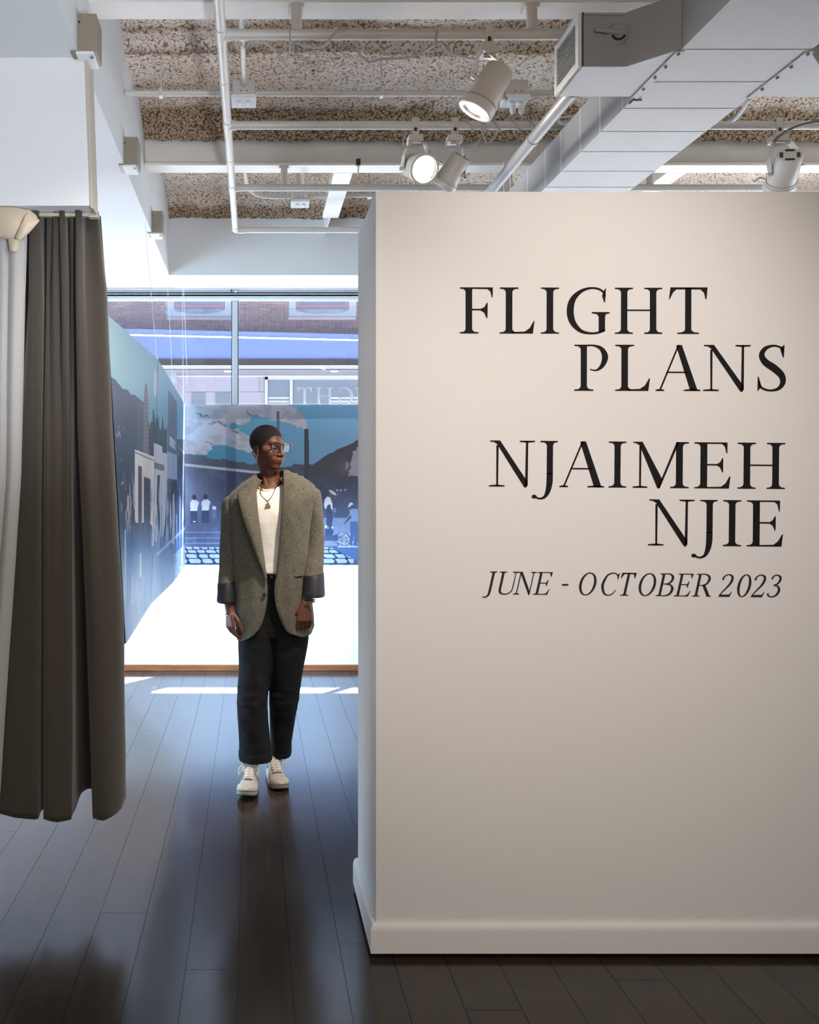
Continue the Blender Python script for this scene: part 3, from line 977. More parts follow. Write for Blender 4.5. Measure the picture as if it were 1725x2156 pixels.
# head: stepped profile with dark gaskets
MB().box((-2.6, WY - 0.032, zwin(609)), (5.0, WY + 0.012, 2.895)).build('head_frame', M['white'], w1, bevel=0.003)
MB().box((-2.6, WY - 0.020, zwin(614.5)), (5.0, WY + 0.010, zwin(609))).build('head_gasket', M['alu_dark'], w1)
MB().box((-2.6, WY - 0.030, zwin(617)), (5.0, WY + 0.012, zwin(614.5))).build('head_bead', M['alu'], w1)
MB().box((-2.6, WY - 0.020, zwin(620)), (5.0, WY + 0.010, zwin(617))).build('head_gasket', M['alu_dark'], w1)
MB().box((-2.6, WY - 0.030, zwin(626)), (5.0, WY + 0.012, zwin(620))).build('head_bead', M['white'], w1, bevel=0.003)
MB().box((-2.6, WY - 0.010, zwin(627.5)), (5.0, WY + 0.010, zwin(626))).build('head_gasket', M['alu_dark'], w1)
MB().box((-2.6, WY - 0.02, zwin(633.5)), (5.0, WY + 0.012, zwin(627.5))).build('head_stop', M['white'], w1)
MB().box((-2.6, WY + 0.0, 0.80), (5.0, WY + 0.05, 0.83)).build('sill', M['alu'], w1, bevel=0.004)
for mx in (-1.435, -0.142, 1.15, 2.44, 3.73):
    m_ = MB().box((mx - 0.024, WY - 0.004, 0.85), (mx + 0.024, WY + 0.012, zwin(612))).build('mullion', M['alu'], w1, bevel=0.005)
    for s in (-1, 1):
        MB().box((mx + s * 0.024 - 0.004, WY - 0.003, 0.85), (mx + s * 0.024 + 0.004, WY + 0.02, zwin(626))).build('gasket', M['alu_dark'], m_)
    MB().box((mx - 0.030, WY - 0.042, zwin(618)), (mx - 0.022, WY - 0.043, zwin(610))).build('catch', M['alu_dark'], m_)
    MB().tube([(mx - 0.002, WY - 0.05, zwin(618.5)), (mx + 0.012, WY - 0.043, zwin(615)), (mx + 0.012, WY - 0.05, zwin(613))], 0.005, 8).build('latch', M['chrome'], m_)
xs = [-2.6, -1.435, -0.142, 1.15, 2.44, 3.73, 5.0]
for i in range(6):
    MB().box((xs[i] + 0.024, WY + 0.002, 0.85), (xs[i + 1] - 0.024, WY + 0.008, 2.85)).build('pane', M['glass'], w1)

# ------------------------------------------------------------------ street and shop across it
M['street'] = mat('pavement', (0.04, 0.04, 0.041), 0.9, var=0.1, vscale=3)
M['mortar'] = mat('mortar', (0.85, 0.78, 0.76), 0.9)
M['brick'] = [mat('brick_%s' % c, col, 0.85, var=0.12, vscale=14) for c, col in
              (('brown', (0.30, 0.215, 0.235)), ('red', (0.34, 0.235, 0.245)), ('dark', (0.26, 0.195, 0.22)), ('pale', (0.38, 0.28, 0.29)))]
M['stone'] = mat('pale_stone', (0.56, 0.62, 0.72), 0.8, var=0.05)
M['stone_dirty'] = mat('weathered_stone', (0.33, 0.38, 0.48), 0.9, var=0.3, vscale=4)
M['sash'] = mat('mauve_sash', (0.42, 0.27, 0.33), 0.6)
M['far_glass'] = mat('far_glass', (0.22, 0.27, 0.36), 0.12)
M['fascia'] = mat('blue_fascia', (0.17, 0.25, 0.52), 0.6)
M['fascia_dark'] = mat('dark_beam', (0.03, 0.025, 0.035), 0.6)
M['shopwall'] = mat('shop_panel', (0.42, 0.44, 0.56), 0.7)
M['shopsoffit'] = mat('shop_soffit', (0.42, 0.42, 0.50), 0.8)
M['shopframe'] = mat('shop_frame', (0.60, 0.65, 0.76), 0.5)
M['downlight'] = mat('downlight', (1, 1, 1), 0.4, emit=(1.0, 0.55, 0.25), estr=3.5)

struct('street', MB().box((-60, 6.5, -0.30), (60, 60, -0.15)), M['street'])
FY = 21.0
fac = thing('street_building', 'brown brick building across the street with pale stone window surrounds', 'building', (0, FY, 0))
BH = 0.0765
z_aw = 4.60
MB().box((-14, FY + 0.02, 4.70), (14, FY + 0.5, 9.5)).build('wall', M['mortar'], fac)
wins = [((352 - 534) * FY / FOC, (489 - 534) * FY / FOC), ((608 - 534) * FY / FOC, (750 - 534) * FY / FOC)]
wzb = EYE + (1017 - 667) * FY / FOC
count = 0
brick_me = {}
def brick_mesh(w, mi):
    key = (round(w, 3), mi)
    if key not in brick_me:
        b = MB().box((0, 0, 0), (w, 0.10, BH - 0.014)).build('brick', M['brick'][mi], fac)
        brick_me[key] = b.data
        bpy.data.objects.remove(b)
    return brick_me[key]
stuff = MB()
BL = 0.225
row = 0
z = 5.0
while z < 7.2:
    x = -4.2 - (BL / 2 if row % 2 else 0.0)
    while x < 3.4:
        w = BL if random.random() > 0.12 else BL / 2
        x1 = x + w
        segs = [(x, x1)]
        for (a, b) in wins:
            if z + BH > wzb and x1 > a and x < b:
                segs = [(p, q) for p, q in ((x, min(x1, a)), (max(x, b), x1)) if q - p > 0.04 and not (p >= a and q <= b)]
        for (p, q) in segs:
            vis = 5.24 < z < 6.19 and p > -3.85 and q < 2.85
            if vis and count < 300:
                count += 1
                link_part('brick', brick_mesh(q - p - 0.014, random.choice((0, 0, 1, 2, 3))), fac, (p, FY + random.uniform(-0.004, 0.004), z))
            else:
                stuff.box((p, FY, z), (q - 0.014, FY + 0.1, z + BH - 0.014))
        x = x1
    z += BH
    row += 1
o = stuff.build('brickwork', M['brick'][0], fac)
o['kind'] = 'stuff'
for (a, b) in wins:
    fw = 0.19
    f = MB().box((a, FY - 0.05, wzb), (b, FY + 0.03, wzb + 0.19)).box((a, FY - 0.05, wzb + 0.19), (a + fw, FY + 0.03, 7.4)).box((b - fw, FY - 0.05, wzb + 0.19), (b, FY + 0.03, 7.4)).build('window_surround', M['stone'], fac, bevel=0.01)
    n = 12
    pts = [(lerp(a + fw, b - fw, i / n), FY - 0.056, wzb + 0.165 - 0.08 * math.sin(PI * i / n) ** 0.7 - 0.02 * random.random()) for i in range(n + 1)]
    MB().prism(pts + [(b - fw, FY - 0.056, wzb + 0.20), (a + fw, FY - 0.056, wzb + 0.20)], 0.01, (0, 1, 0)).build('weathered_sill', M['stone_dirty'], f)
    s = MB().box((a + fw, FY - 0.01, wzb + 0.20), (b - fw, FY + 0.03, wzb + 0.30)).box((a + fw, FY - 0.01, wzb + 0.30), (a + fw + 0.1, FY + 0.03, 7.3)).box((b - fw - 0.1, FY - 0.01, wzb + 0.30), (b - fw, FY + 0.03, 7.3)).build('window', M['sash'], fac, bevel=0.01)
    MB().box((a + fw + 0.1, FY + 0.004, wzb + 0.30), (b - fw - 0.1, FY + 0.012, 7.3)).build('pane', M['far_glass'], s)

shop = thing('street_shopfront', 'blue shop fascia with a dark beam and recessed glazed entrance across the street', 'shopfront', (0, 20.0, 0))
sy = 19.9
def S(px, py, d=sy):
    return tuple(P(px, py, d))
tl = S(-400, 676); tr = S(1500, 722)
bl_ = S(-400, 757); br_ = S(1500, 757)
MB().prism([bl_, br_, tr, tl], 1.0, (0, 1, 0)).build('fascia', M['fascia'], shop)
MB().tube([S(-400, 690, sy - 0.03), S(1500, 734, sy - 0.03)], 0.022, 8).build('trim_line', M['stone'], shop)
MB().box((-14, sy - 0.05, S(0, 770)[2]), (14, sy + 0.4, S(0, 757)[2])).build('beam', M['fascia_dark'], shop)
MB().box((-14, sy - 0.08, S(0, 773.5)[2]), (14, sy + 0.4, S(0, 770)[2])).build('drip_edge', M['stone'], shop)
zs = S(0, 773.5)[2]
MB().box((-14, sy + 0.3, zs), (14, 21.49, zs + 0.05)).build('soffit', M['shopsoffit'], shop)
by = 21.5
MB().box((-14, by, -0.15), (14, by + 0.2, zs)).build('back_wall', M['shopwall'], shop)
def bx(px0, py0, px1, py1, y0, y1, name, m, par=shop):
    a = P(px0, py0, by); b = P(px1, py1, by)
    return MB().box((a.x, y0, a.z), (b.x, y1, b.z)).build(name, m, par)
gl = bx(565, 800, 900, 1000, by - 0.03, by - 0.01, 'shop_glass', M['far_glass'])
bx(558, 794.5, 900, 800, by - 0.10, by - 0.01, 'frame_bar', M['shopframe'])
bx(558, 794.5, 564, 1000, by - 0.10, by - 0.01, 'frame_bar', M['shopframe'])
bx(610, 800, 616, 1000, by - 0.10, by - 0.01, 'frame_bar', M['shopframe'])
bx(404, 826, 432, 900, by - 0.03, by + 0.01, 'panel', M['far_glass'])
bx(454, 826, 485, 900, by - 0.03, by + 0.01, 'panel', M['far_glass'])
for i, yy in enumerate((836, 843.5, 850)):
    bx(565, yy, 609, yy + 4.5, by - 0.05, by - 0.03, 'shelf', M['stone'])
    bx(694, yy, 757, yy + 4.5, by - 0.05, by - 0.03, 'shelf', M['stone'])
for (px, dd) in ((480, 20.6), (704, 20.6), (1000, 20.6)):
    a = P(px, 785, dd)
    MB().lathe([(0.0, 0), (0.09, 0), (0.10, 0.01)], (a.x, dd, zs - 0.012), (0, 0, 1), 20).build('downlight', M['downlight'], shop)
bx(546, 795, 547, 826, by - 0.012, by + 0.01, 'panel_joint', M['sash'])
bx(390, 825, 558, 826, by - 0.012, by + 0.01, 'panel_joint', M['sash'])
# round-topped blue board leaning in the shop entrance, seen over the hanging panels
pp = [P(360 + 14 * math.cos(a), 803 - 28 * math.sin(a), 20.9) for a in np.linspace(0, PI, 14)] + [P(346, 850, 20.9), P(374, 850, 20.9)]
MB().prism([tuple(p) for p in pp], 0.05, (0, 1, 0)).build('arched_board', M['stone_dirty'], shop)

# ------------------------------------------------------------------ printed fabric murals
# the print is translucent cloth: a colour attribute carries the picture
def cloth_print(name, rough=0.45, trans=0.45, spec=0.35):
    m = NT(name)
    a = m.n('ShaderNodeVertexColor')
    a.layer_name = 'print'
    wv = m.noise(900, 2, 0.5, m.coord('Object'))
    m.l(a.outputs[0], m.b.inputs['Base Color'])
    m.b.inputs['Roughness'].default_value = rough
    m.b.inputs['Specular IOR Level'].default_value = spec
    m.bump(wv.outputs['Fac'], 0.06, 0.001)
    if trans > 0:
        tr = m.n('ShaderNodeBsdfTranslucent')
        m.l(a.outputs[0], tr.inputs[0])
        mx = m.n('ShaderNodeMixShader')
        mx.inputs[0].default_value = trans
        m.l(m.b.outputs[0], mx.inputs[1])
        m.l(tr.outputs[0], mx.inputs[2])
        m.l(mx.outputs[0], m.out.inputs['Surface'])
    return m.m
M['print_back'] = cloth_print('mural_cloth', 0.6, 0.02, 0.2)
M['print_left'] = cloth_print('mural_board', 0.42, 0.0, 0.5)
M['frame_dark'] = mat('stretcher_wood', (0.05, 0.05, 0.06), 0.6)
M['board_edge'] = mat('board_edge', (0.03, 0.03, 0.04), 0.6)
M['wire'] = mat('nylon_line', (0.75, 0.8, 0.85), 0.3)

def srgb(c):
    return np.array(lin(c))

class Paint:
    def __init__(self, px, py, base):
        self.x, self.y = px, py
        self.c = np.empty(px.shape + (3,))
        self.c[:] = srgb(base)
    def fill(self, mask, col, a=1.0):
        a = np.asarray(a, float)
        if a.ndim == 0:
            a = np.full(self.x.shape, float(a))
        k = (mask * a)[..., None]
        col = srgb(col) if not isinstance(col, np.ndarray) else col
        self.c = self.c * (1 - k) + col * k
    def poly(self, pts, col, a=1.0, jit=0.0, seed=1, scale=0.15):
        x, y = self.x, self.y
        if jit:
            x = x + (vnoise(x * scale, y * scale, seed, 4) - 0.5) * jit
            y = y + (vnoise(x * scale + 50, y * scale, seed + 1, 4) - 0.5) * jit
        self.fill(in_poly(x, y, pts), col, a)
    def rect(self, x0, y0, x1, y1, col, a=1.0):
        self.fill((self.x >= x0) & (self.x < x1) & (self.y >= y0) & (self.y < y1), col, a)
    def ell(self, cx, cy, rx, ry, col, a=1.0):
        self.fill(((self.x - cx) / rx) ** 2 + ((self.y - cy) / ry) ** 2 < 1, col, a)

def paint_back(x, y):
    p = Paint(x, y, (84, 136, 164))
    t = np.clip((x - 430) / 320, 0, 1)
    g = np.clip((y - 850) / 140, 0, 1)
    sky_c = srgb((74, 132, 158)) * (1 - t)[..., None] + srgb((124, 168, 204)) * t[..., None]
    sky_c = sky_c * (1.08 - 0.25 * g)[..., None]
    p.c = sky_c
    n = vnoise(x * 0.5, y * 0.5, 3, 3)
    p.c *= (0.93 + 0.14 * n)[..., None]
    cl = (172, 172, 186)
    cloud1 = [(360, 840), (600, 845), (628, 866), (643, 884), (650, 904), (641, 905), (634, 899), (612, 893), (590, 886), (566, 880), (540, 874), (528, 872), (530, 884), (522, 890), (507, 895), (492, 891), (484, 893), (487, 903), (500, 902), (512, 910), (526, 921), (531, 935), (535, 952), (520, 950), (497, 944), (478, 940), (460, 936), (449, 936), (448, 946), (436, 955), (425, 958), (412, 956), (402, 958), (360, 960)]
    p.poly(cloud1, cl, jit=9, seed=11, scale=0.12)
    # billow shading
    sh = vnoise(x * 0.055, y * 0.075, 21, 5)
    p.poly(cloud1, (140, 140, 156), a=np.clip((0.52 - sh) * 3.2, 0, 0.55), jit=9, seed=11, scale=0.12)
    for (a, b, c_, d) in ((415, 872, 440, 876), (440, 893, 470, 888), (458, 888, 476, 896), (520, 868, 530, 874), (430, 930, 448, 936), (486, 905, 508, 913)):
        w = vnoise(x * 0.25, y * 0.25, int(a), 3)
        d_ = np.abs((y - b) - (d - b) * np.clip((x - a) / (c_ - a), 0, 1) - (w - 0.5) * 9)
        p.fill((x > a) & (x < c_) & (d_ < 1.3), (86, 86, 100), 0.8)
    # trees and dark works wall
    tl = np.interp(x, [360, 400, 430, 450, 470, 500, 520, 545, 600, 640, 660, 700], [953, 955, 960, 966, 968, 971, 977, 974, 984, 976, 980, 985])
    tl = tl + (vnoise(x * 0.16, y * 0, 5, 4) - 0.5) * 9
    p.fill(y > tl, (78, 82, 96))
    p.fill((y > tl) & (x < 455), (104, 112, 136), 0.55 * np.clip((455 - x) / 60, 0, 1))
    hill = [(648, 985), (668, 972), (690, 957), (712, 946), (735, 937), (760, 922), (800, 905), (860, 890), (900, 890), (900, 1100), (648, 1100)]
    p.poly(hill, (76, 76, 86), jit=4, seed=8, scale=0.2)
    p.rect(641, 903, 650, 1010, (70, 74, 84))
    p.fill((x > 641) & (x < 650 + (y - 903) * 0.012) & (y > 903) & (y < 1010), (66, 70, 80))
    p.rect(583, 866, 588.5, 910, (96, 100, 116))
    # smoke on the right and lighter haze
    p.poly([(760, 935), (742, 955), (738, 975), (736, 1000), (736, 1003), (900, 1003), (900, 900)], (150, 150, 166), jit=12, seed=31, scale=0.14)
    p.fill((x > 700) & (x < 742) & (y > 960) & (y < 1010), (120, 116, 130), 0.4 * np.clip(1 - np.abs(x - 722) / 22, 0, 1) * np.clip(1 - np.abs(y - 985) / 28, 0, 1))
    p.rect(728, 973, 730, 990, (150, 150, 160)); p.rect(728, 973, 734, 975, (150, 150, 160)); p.rect(731.5, 976, 733.5, 986, (170, 170, 180))
    # wall below
    yr = 977 + (x - 400) * 0.106
    wall_c = (72, 78, 100)
    p.fill((y > yr + 5) & (x < 650), wall_c)
    p.fill((x >= 650) & (y > 1003), (74, 80, 98))
    p.fill((y > yr) & (y < yr + 5.5) & (x < 640), (168, 170, 186))
    p.rect(612, 996, 626, 1002, (170, 172, 184))
    n = vnoise(x * 0.09, y * 0.05, 41, 4)
    p.fill((y > yr + 5) & (y < 1150), (92, 104, 134), np.clip((n - 0.45) * 1.6, 0, 0.5))
    p.fill((y > yr + 6) & (y < 1150) & (x < 470), (138, 152, 188), 0.55 * np.clip((470 - x) / 75, 0, 1) * np.clip(1 - np.abs(y - 1030) / 75, 0, 1))  # pale backlight at the left, painted into the print
    # figures at the left
    for (fx, fy) in ((409, 1056), (433, 1055)):
        p.ell(fx, fy - 9, 4.5, 5.5, (58, 62, 78))
        p.poly([(fx - 9, fy + 2), (fx - 4, fy - 3), (fx + 4, fy - 3), (fx + 10, fy + 2), (fx + 8, fy + 9), (fx + 6, fy + 20), (fx - 8, fy + 20), (fx - 8, fy + 9)], (196, 200, 214), jit=2)
        p.rect(fx - 8, fy + 20, fx + 7, fy + 46, (56, 64, 90))
    p.poly([(447, 1066), (454, 1066), (456, 1072), (448, 1073)], (190, 196, 212))
    for q in (447, 450, 453):
        p.rect(q, 1073, q + 1, 1090, (120, 130, 160))
    p.rect(407, 1097, 412, 1099.5, (200, 210, 226))
    for yy in (1121, 1133, 1144):
        p.fill(np.abs(y - yy - (x - 400) * -0.004) < 1.1, (112, 124, 152), 0.7)
    # ground on the right, gravel
    p.fill((x > 680) & (y > 1090) & (y < 1150), (126, 138, 166), 0.8)
    n = vnoise(x * 0.12, y * 0.5, 51, 3)
    p.fill((x > 680) & (y > 1090) & (y < 1150), (98, 110, 140), np.clip((n - 0.45) * 2, 0, 0.7))
    n = vnoise(x * 0.6, y * 0.6, 52, 2)
    gz = (x > 705) & (y > 1122) & (y < 1150)
    p.fill(gz, (70, 84, 114), 0.75)
    p.fill(gz & (n > 0.60), (186, 196, 216), 0.8)
    p.fill((x > 680) & (x < 712) & (y > 1127) & (y < 1138), (66, 78, 106))
    p.fill((x > 711) & (np.abs(y - 1151) < 1.2), (176, 188, 212))
    # bending worker
    p.poly([(682, 1062), (684, 1052), (690, 1045), (696, 1049), (700, 1060), (701, 1074), (697, 1071), (696, 1062), (690, 1064), (690, 1072), (685, 1072)], (208, 210, 222), jit=1.5)
    p.poly([(690, 1063), (696, 1062), (698, 1076), (701, 1092), (699, 1108), (701, 1114), (696, 1115), (692, 1108), (690, 1112), (687, 1108), (688, 1090), (686, 1074)], (62, 72, 96))
    p.poly([(684, 1113), (700, 1113), (703, 1120), (699, 1127), (684, 1127)], (56, 70, 100))
    p.ell(687, 1109, 2.4, 3.6, (196, 204, 220)); p.ell(700, 1111, 2, 2.4, (196, 204, 220))
    p.poly([(701, 1070), (707, 1069), (708, 1078), (703, 1079)], (110, 122, 146))
    p.poly([(692, 1031), (700, 1033), (706, 1037), (709, 1043), (703, 1042), (696, 1038)], (190, 194, 206))
    for q, r_ in ((710, 1032), (718, 1032.5), (727, 1031.5)):
        p.ell(q, r_, 2, 1.6, (170, 174, 186))
    # standing worker
    p.poly([(735, 1062), (738, 1058), (743, 1059), (744, 1064), (733, 1068)], (182, 190, 206))
    p.ell(742, 1068, 4.2, 5.5, (66, 74, 94))
    p.poly([(736, 1074), (742, 1071), (752, 1072), (756, 1078), (757, 1088), (753, 1098), (739, 1098), (737, 1088), (722, 1104), (724, 1099), (736, 1084)], (118, 132, 160), jit=1.5)
    p.poly([(738, 1084), (723, 1104), (727, 1103), (740, 1090)], (58, 66, 88))
    p.poly([(738, 1098), (754, 1098), (755, 1125), (752, 1147), (745, 1147), (745, 1118), (742, 1147), (735, 1147), (738, 1120)], (72, 90, 126), jit=1.5)
    # cobbles along the bottom
    cb = y > np.interp(x, [380, 500, 680, 700, 735, 760, 900], [1151, 1153, 1151, 1154, 1172, 1185, 1195])
    v = (y - 1150) / 40.0
    rowf = np.clip(v, 0, 1) ** 0.8 * 4.3
    ri = np.floor(rowf)
    xs_ = x + ri * 9.7 + (vnoise(x * 0.05, y * 0.1, 61, 2) - 0.5) * 12 - (rowf - ri) * 6
    wd = 16 + 4 * ri
    cf = xs_ / wd - np.floor(xs_ / wd)
    rf = rowf - ri
    stone = (np.abs(cf - 0.5) < 0.44 - 0.25 * np.abs(rf - 0.5)) & (rf > 0.14) & (rf < 0.9)
    p.fill((y > 1150) & (x < 740) & cb, (44, 52, 78))
    n = vnoise(x * 0.3, y * 0.4, 62, 3)
    p.fill(cb & stone & (x < 745), (158, 172, 206), 0.75 + 0.25 * n)
    p.fill((y > 1152) & ~cb & (x > 690), (74, 96, 136))
    return p.c * np.array([0.97, 0.93, 0.86])

def paint_left(x, y):
    p = Paint(x, y, (112, 158, 178))
    t = np.clip((x - 228) / 150, 0, 1)
    p.c = srgb((150, 184, 190)) * (1 - t)[..., None] + srgb((92, 148, 180)) * t[..., None]
    glow = np.exp(-((x - 285) / 45) ** 2 - ((y - 770) / 90) ** 2)
    p.fill(np.ones_like(x, bool), (164, 198, 204), 0.45 * glow)
    dark = (60, 70, 86)
    hill = [(200, 770), (232, 793), (243, 799), (258, 819), (269, 820), (276, 831), (283, 831), (303, 847), (303, 1120), (200, 1140)]
    p.poly(hill, (66, 72, 92), jit=2.0, seed=71, scale=0.3)
    p.fill((x < 300) & (y > 860), (54, 66, 84), np.clip((y - 860) / 90, 0, 1) * 0.9)
    p.fill((x > 288) & (x < 302) & (y > 845), (92, 92, 110), 0.55)
    # skyline spikes right of the steeple
    sp = 905 - 50 * np.clip(vnoise(x * 0.33, x * 0 + 3, 73, 2) - 0.25, 0, 1) * 1.2
    p.fill((x > 310) & (x < 352) & (y > sp), (44, 58, 70))
    p.fill((x > 311) & (x < 326) & (y > 862) & (y < 905) & (vnoise(x * 0.5, y * 0.04, 74, 2) > 0.55), (44, 58, 70))
    # steeple
    w = np.interp(y, [806, 812, 845, 960], [0.2, 2, 5, 6])
    p.fill((np.abs(x - 307.5) < w) & (y > 806) & (y < 1000), (112, 108, 118))
    p.fill((np.abs(x - 307.5) < w) & (np.mod(y, 9) < 1.3) & (y > 820) & (y < 1000), (148, 140, 146))
    # louvre tower
    tw = [(354, 818), (373, 848), (373, 960), (353, 950)]
    p.poly(tw, (70, 78, 98))
    p.fill(in_poly(x, y, tw) & (np.mod(y + 1.5 * (x - 354) * -0.9, 4.2) < 1.4), (120, 130, 150), 0.6)
    p.poly([(357, 917), (369, 929), (369, 948), (357, 938)], (158, 176, 200))
    # moon / clock oval
    p.ell(327, 807, 4.4, 30, (190, 192, 198))
    # far right dark buildings
    p.fill((x > 373) & (y > 925), (56, 68, 88))
    p.fill((x > 373) & (np.mod(y - (x - 373) * 1.2, 17) < 3.0) & (y > 940) & (y < 1010), (150, 160, 180), 0.8)
    # dark wall area
    p.fill((y > 958) & (x > 300) & (x < 392), (56, 66, 86), 0.9)
    # cream buildings
    p.poly([(284, 946), (324, 962), (324, 1112), (316, 1102), (316, 1008), (303, 1004), (303, 1100), (299, 1102), (299, 1000), (291, 985), (291, 1100), (287, 1102), (284, 1095)], (214, 210, 206))
    p.poly([(284, 951), (324, 968), (324, 971), (284, 954)], (120, 120, 126))
    p.poly([(291, 980), (299, 983), (299, 1080), (291, 1080)], (64, 70, 84))
    p.poly([(303, 1005), (317, 1010), (317, 1095), (303, 1090)], (44, 54, 72))
    p.poly([(324, 932), (342, 940), (342, 953), (352, 955), (352, 1060), (344, 1130), (337, 1130), (337, 1000), (331, 1000), (331, 1140), (324, 1140)], (196, 196, 204))
    p.poly([(324, 922), (342, 934), (342, 940), (324, 930)], (48, 54, 68))
    p.poly([(325, 973), (346, 980), (346, 992), (325, 986)], (104, 104, 120))
    p.poly([(352, 950), (373, 958), (373, 1010), (352, 1006)], (150, 166, 192), 0.9)
    p.poly([(351, 1012), (373, 1014), (373, 1110), (351, 1110)], (42, 52, 74))
    # streaked street life
    n = vnoise(x * 0.55, y * 0.022, 81, 4)
    band = np.clip((y - 1000) / 60, 0, 1) * np.clip((1190 - y) / 60, 0, 1)
    p.fill((x > 318) & (n > 0.55), (182, 196, 218), 0.8 * band)
    p.fill((x > 318) & (n < 0.40), (34, 44, 66), 0.85 * band)
    n2 = vnoise(x * 0.45, y * 0.035, 83, 4)
    band2 = np.clip((y - 990) / 60, 0, 1) * np.clip((1150 - y) / 80, 0, 1)
    p.fill((x > 264) & (x < 284) & (n2 > 0.52), (176, 178, 186), 0.85 * band2)
    n3 = vnoise(x * 0.3, y * 0.06, 85, 4)
    p.fill((x > 238) & (x < 262) & (n3 > 0.68) & (y > 880) & (y < 1100), (150, 150, 162), 0.8)
    # sheen of the white wall painted into the print, paler blue towards the bottom
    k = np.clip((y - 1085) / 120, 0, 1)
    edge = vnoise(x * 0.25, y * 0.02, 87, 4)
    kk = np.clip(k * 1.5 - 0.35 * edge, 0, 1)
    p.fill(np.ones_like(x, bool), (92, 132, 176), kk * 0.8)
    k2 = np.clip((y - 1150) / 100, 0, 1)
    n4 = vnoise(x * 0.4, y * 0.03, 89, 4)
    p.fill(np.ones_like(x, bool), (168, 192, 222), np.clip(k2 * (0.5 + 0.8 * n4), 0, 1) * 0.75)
    for (a, y0, y1) in ((264, 1116, 1260), (279, 1210, 1300), (296, 1165, 1215), (322, 1100, 1150), (365, 1040, 1146)):
        p.fill((np.abs(x - a) < 1.2 + 1.5 * np.clip((y - y0) / (y1 - y0), 0, 1)) & (y > y0) & (y < y1), (196, 202, 216), 0.8)
    p.poly([(275, 1275), (290, 1262), (292, 1330), (272, 1345)], (150, 164, 190), 0.7)
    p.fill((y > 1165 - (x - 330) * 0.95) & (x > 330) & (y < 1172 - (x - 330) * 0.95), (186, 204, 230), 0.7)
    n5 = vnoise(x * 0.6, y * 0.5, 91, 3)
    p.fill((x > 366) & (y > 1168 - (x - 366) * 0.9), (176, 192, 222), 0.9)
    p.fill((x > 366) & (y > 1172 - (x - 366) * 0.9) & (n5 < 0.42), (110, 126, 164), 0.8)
    return p.c

def mural(root, corners, nu, nv, paint, m, name, thick=0.0, sag=0.0):
    """corners: top-left, top-right, bottom-left, bottom-right in world space; the picture follows the sheet"""
    a, b, c, d = (np.array(v, float) for v in corners)
    U, V = np.meshgrid(np.linspace(0, 1, nu), np.linspace(0, 1, nv), indexing='ij')
    W = ((a[None, None] * (1 - U)[..., None] + b * U[..., None]) * (1 - V)[..., None] + (c * (1 - U)[..., None] + d * U[..., None]) * V[..., None])
    px = VPX + FOC * W[..., 0] / W[..., 1]
    py = VPY - FOC * (W[..., 2] - EYE) / W[..., 1]
    col = paint(px, py).reshape(-1, 3)
    mb = MB().grid(W.reshape(-1, 3).tolist(), nu, nv)
    me = bpy.data.meshes.new(name)
    me.from_pydata(mb.v, [], mb.f)
    at = me.color_attributes.new('print', 'FLOAT_COLOR', 'POINT')
    at.data.foreach_set('color', np.concatenate([col, np.ones((len(col), 1))], 1).astype(np.float32).ravel())
    me.materials.append(m)
    me.shade_smooth()
    o = bpy.data.objects.new(name, me)
    COL.objects.link(o)
    o.parent = root
    o.matrix_parent_inverse = parent_inv(root)
    return o

MD = 6.15
r = thing('hanging_mural', 'wide printed fabric mural of smoking works chimneys and cobbles behind the person', 'mural', (0.6, MD, 0.81))
tlc, brc = P(388.5, 851.5, MD), P(1000, 1189, MD)
x0, x1, zt, zb_ = tlc.x, brc.x, tlc.z, brc.z
mural(r, [(x0, MD, zt), (x1, MD, zt), (x0, MD, zb_), (x1, MD, zb_)], 620, 345, paint_back, M['print_back'], 'printed_cloth')
for (a, b) in (((x0 + 0.001, 0, zb_ + 0.002), (x0 + 0.046, 0, zt - 0.002)), ((x1 - 0.046, 0, zb_), (x1, 0, zt)), ((x0 + 0.046, 0, zt - 0.037), (x1 - 0.046, 0, zt - 0.002)),
               ((x0 + 0.046, 0, zb_ + 0.002), (x1 - 0.046, 0, zb_ + 0.02))):
    MB().box((a[0], MD + 0.003, a[2]), (b[0], MD + 0.018, b[2])).build('stretcher_bar', M['frame_dark'], r)

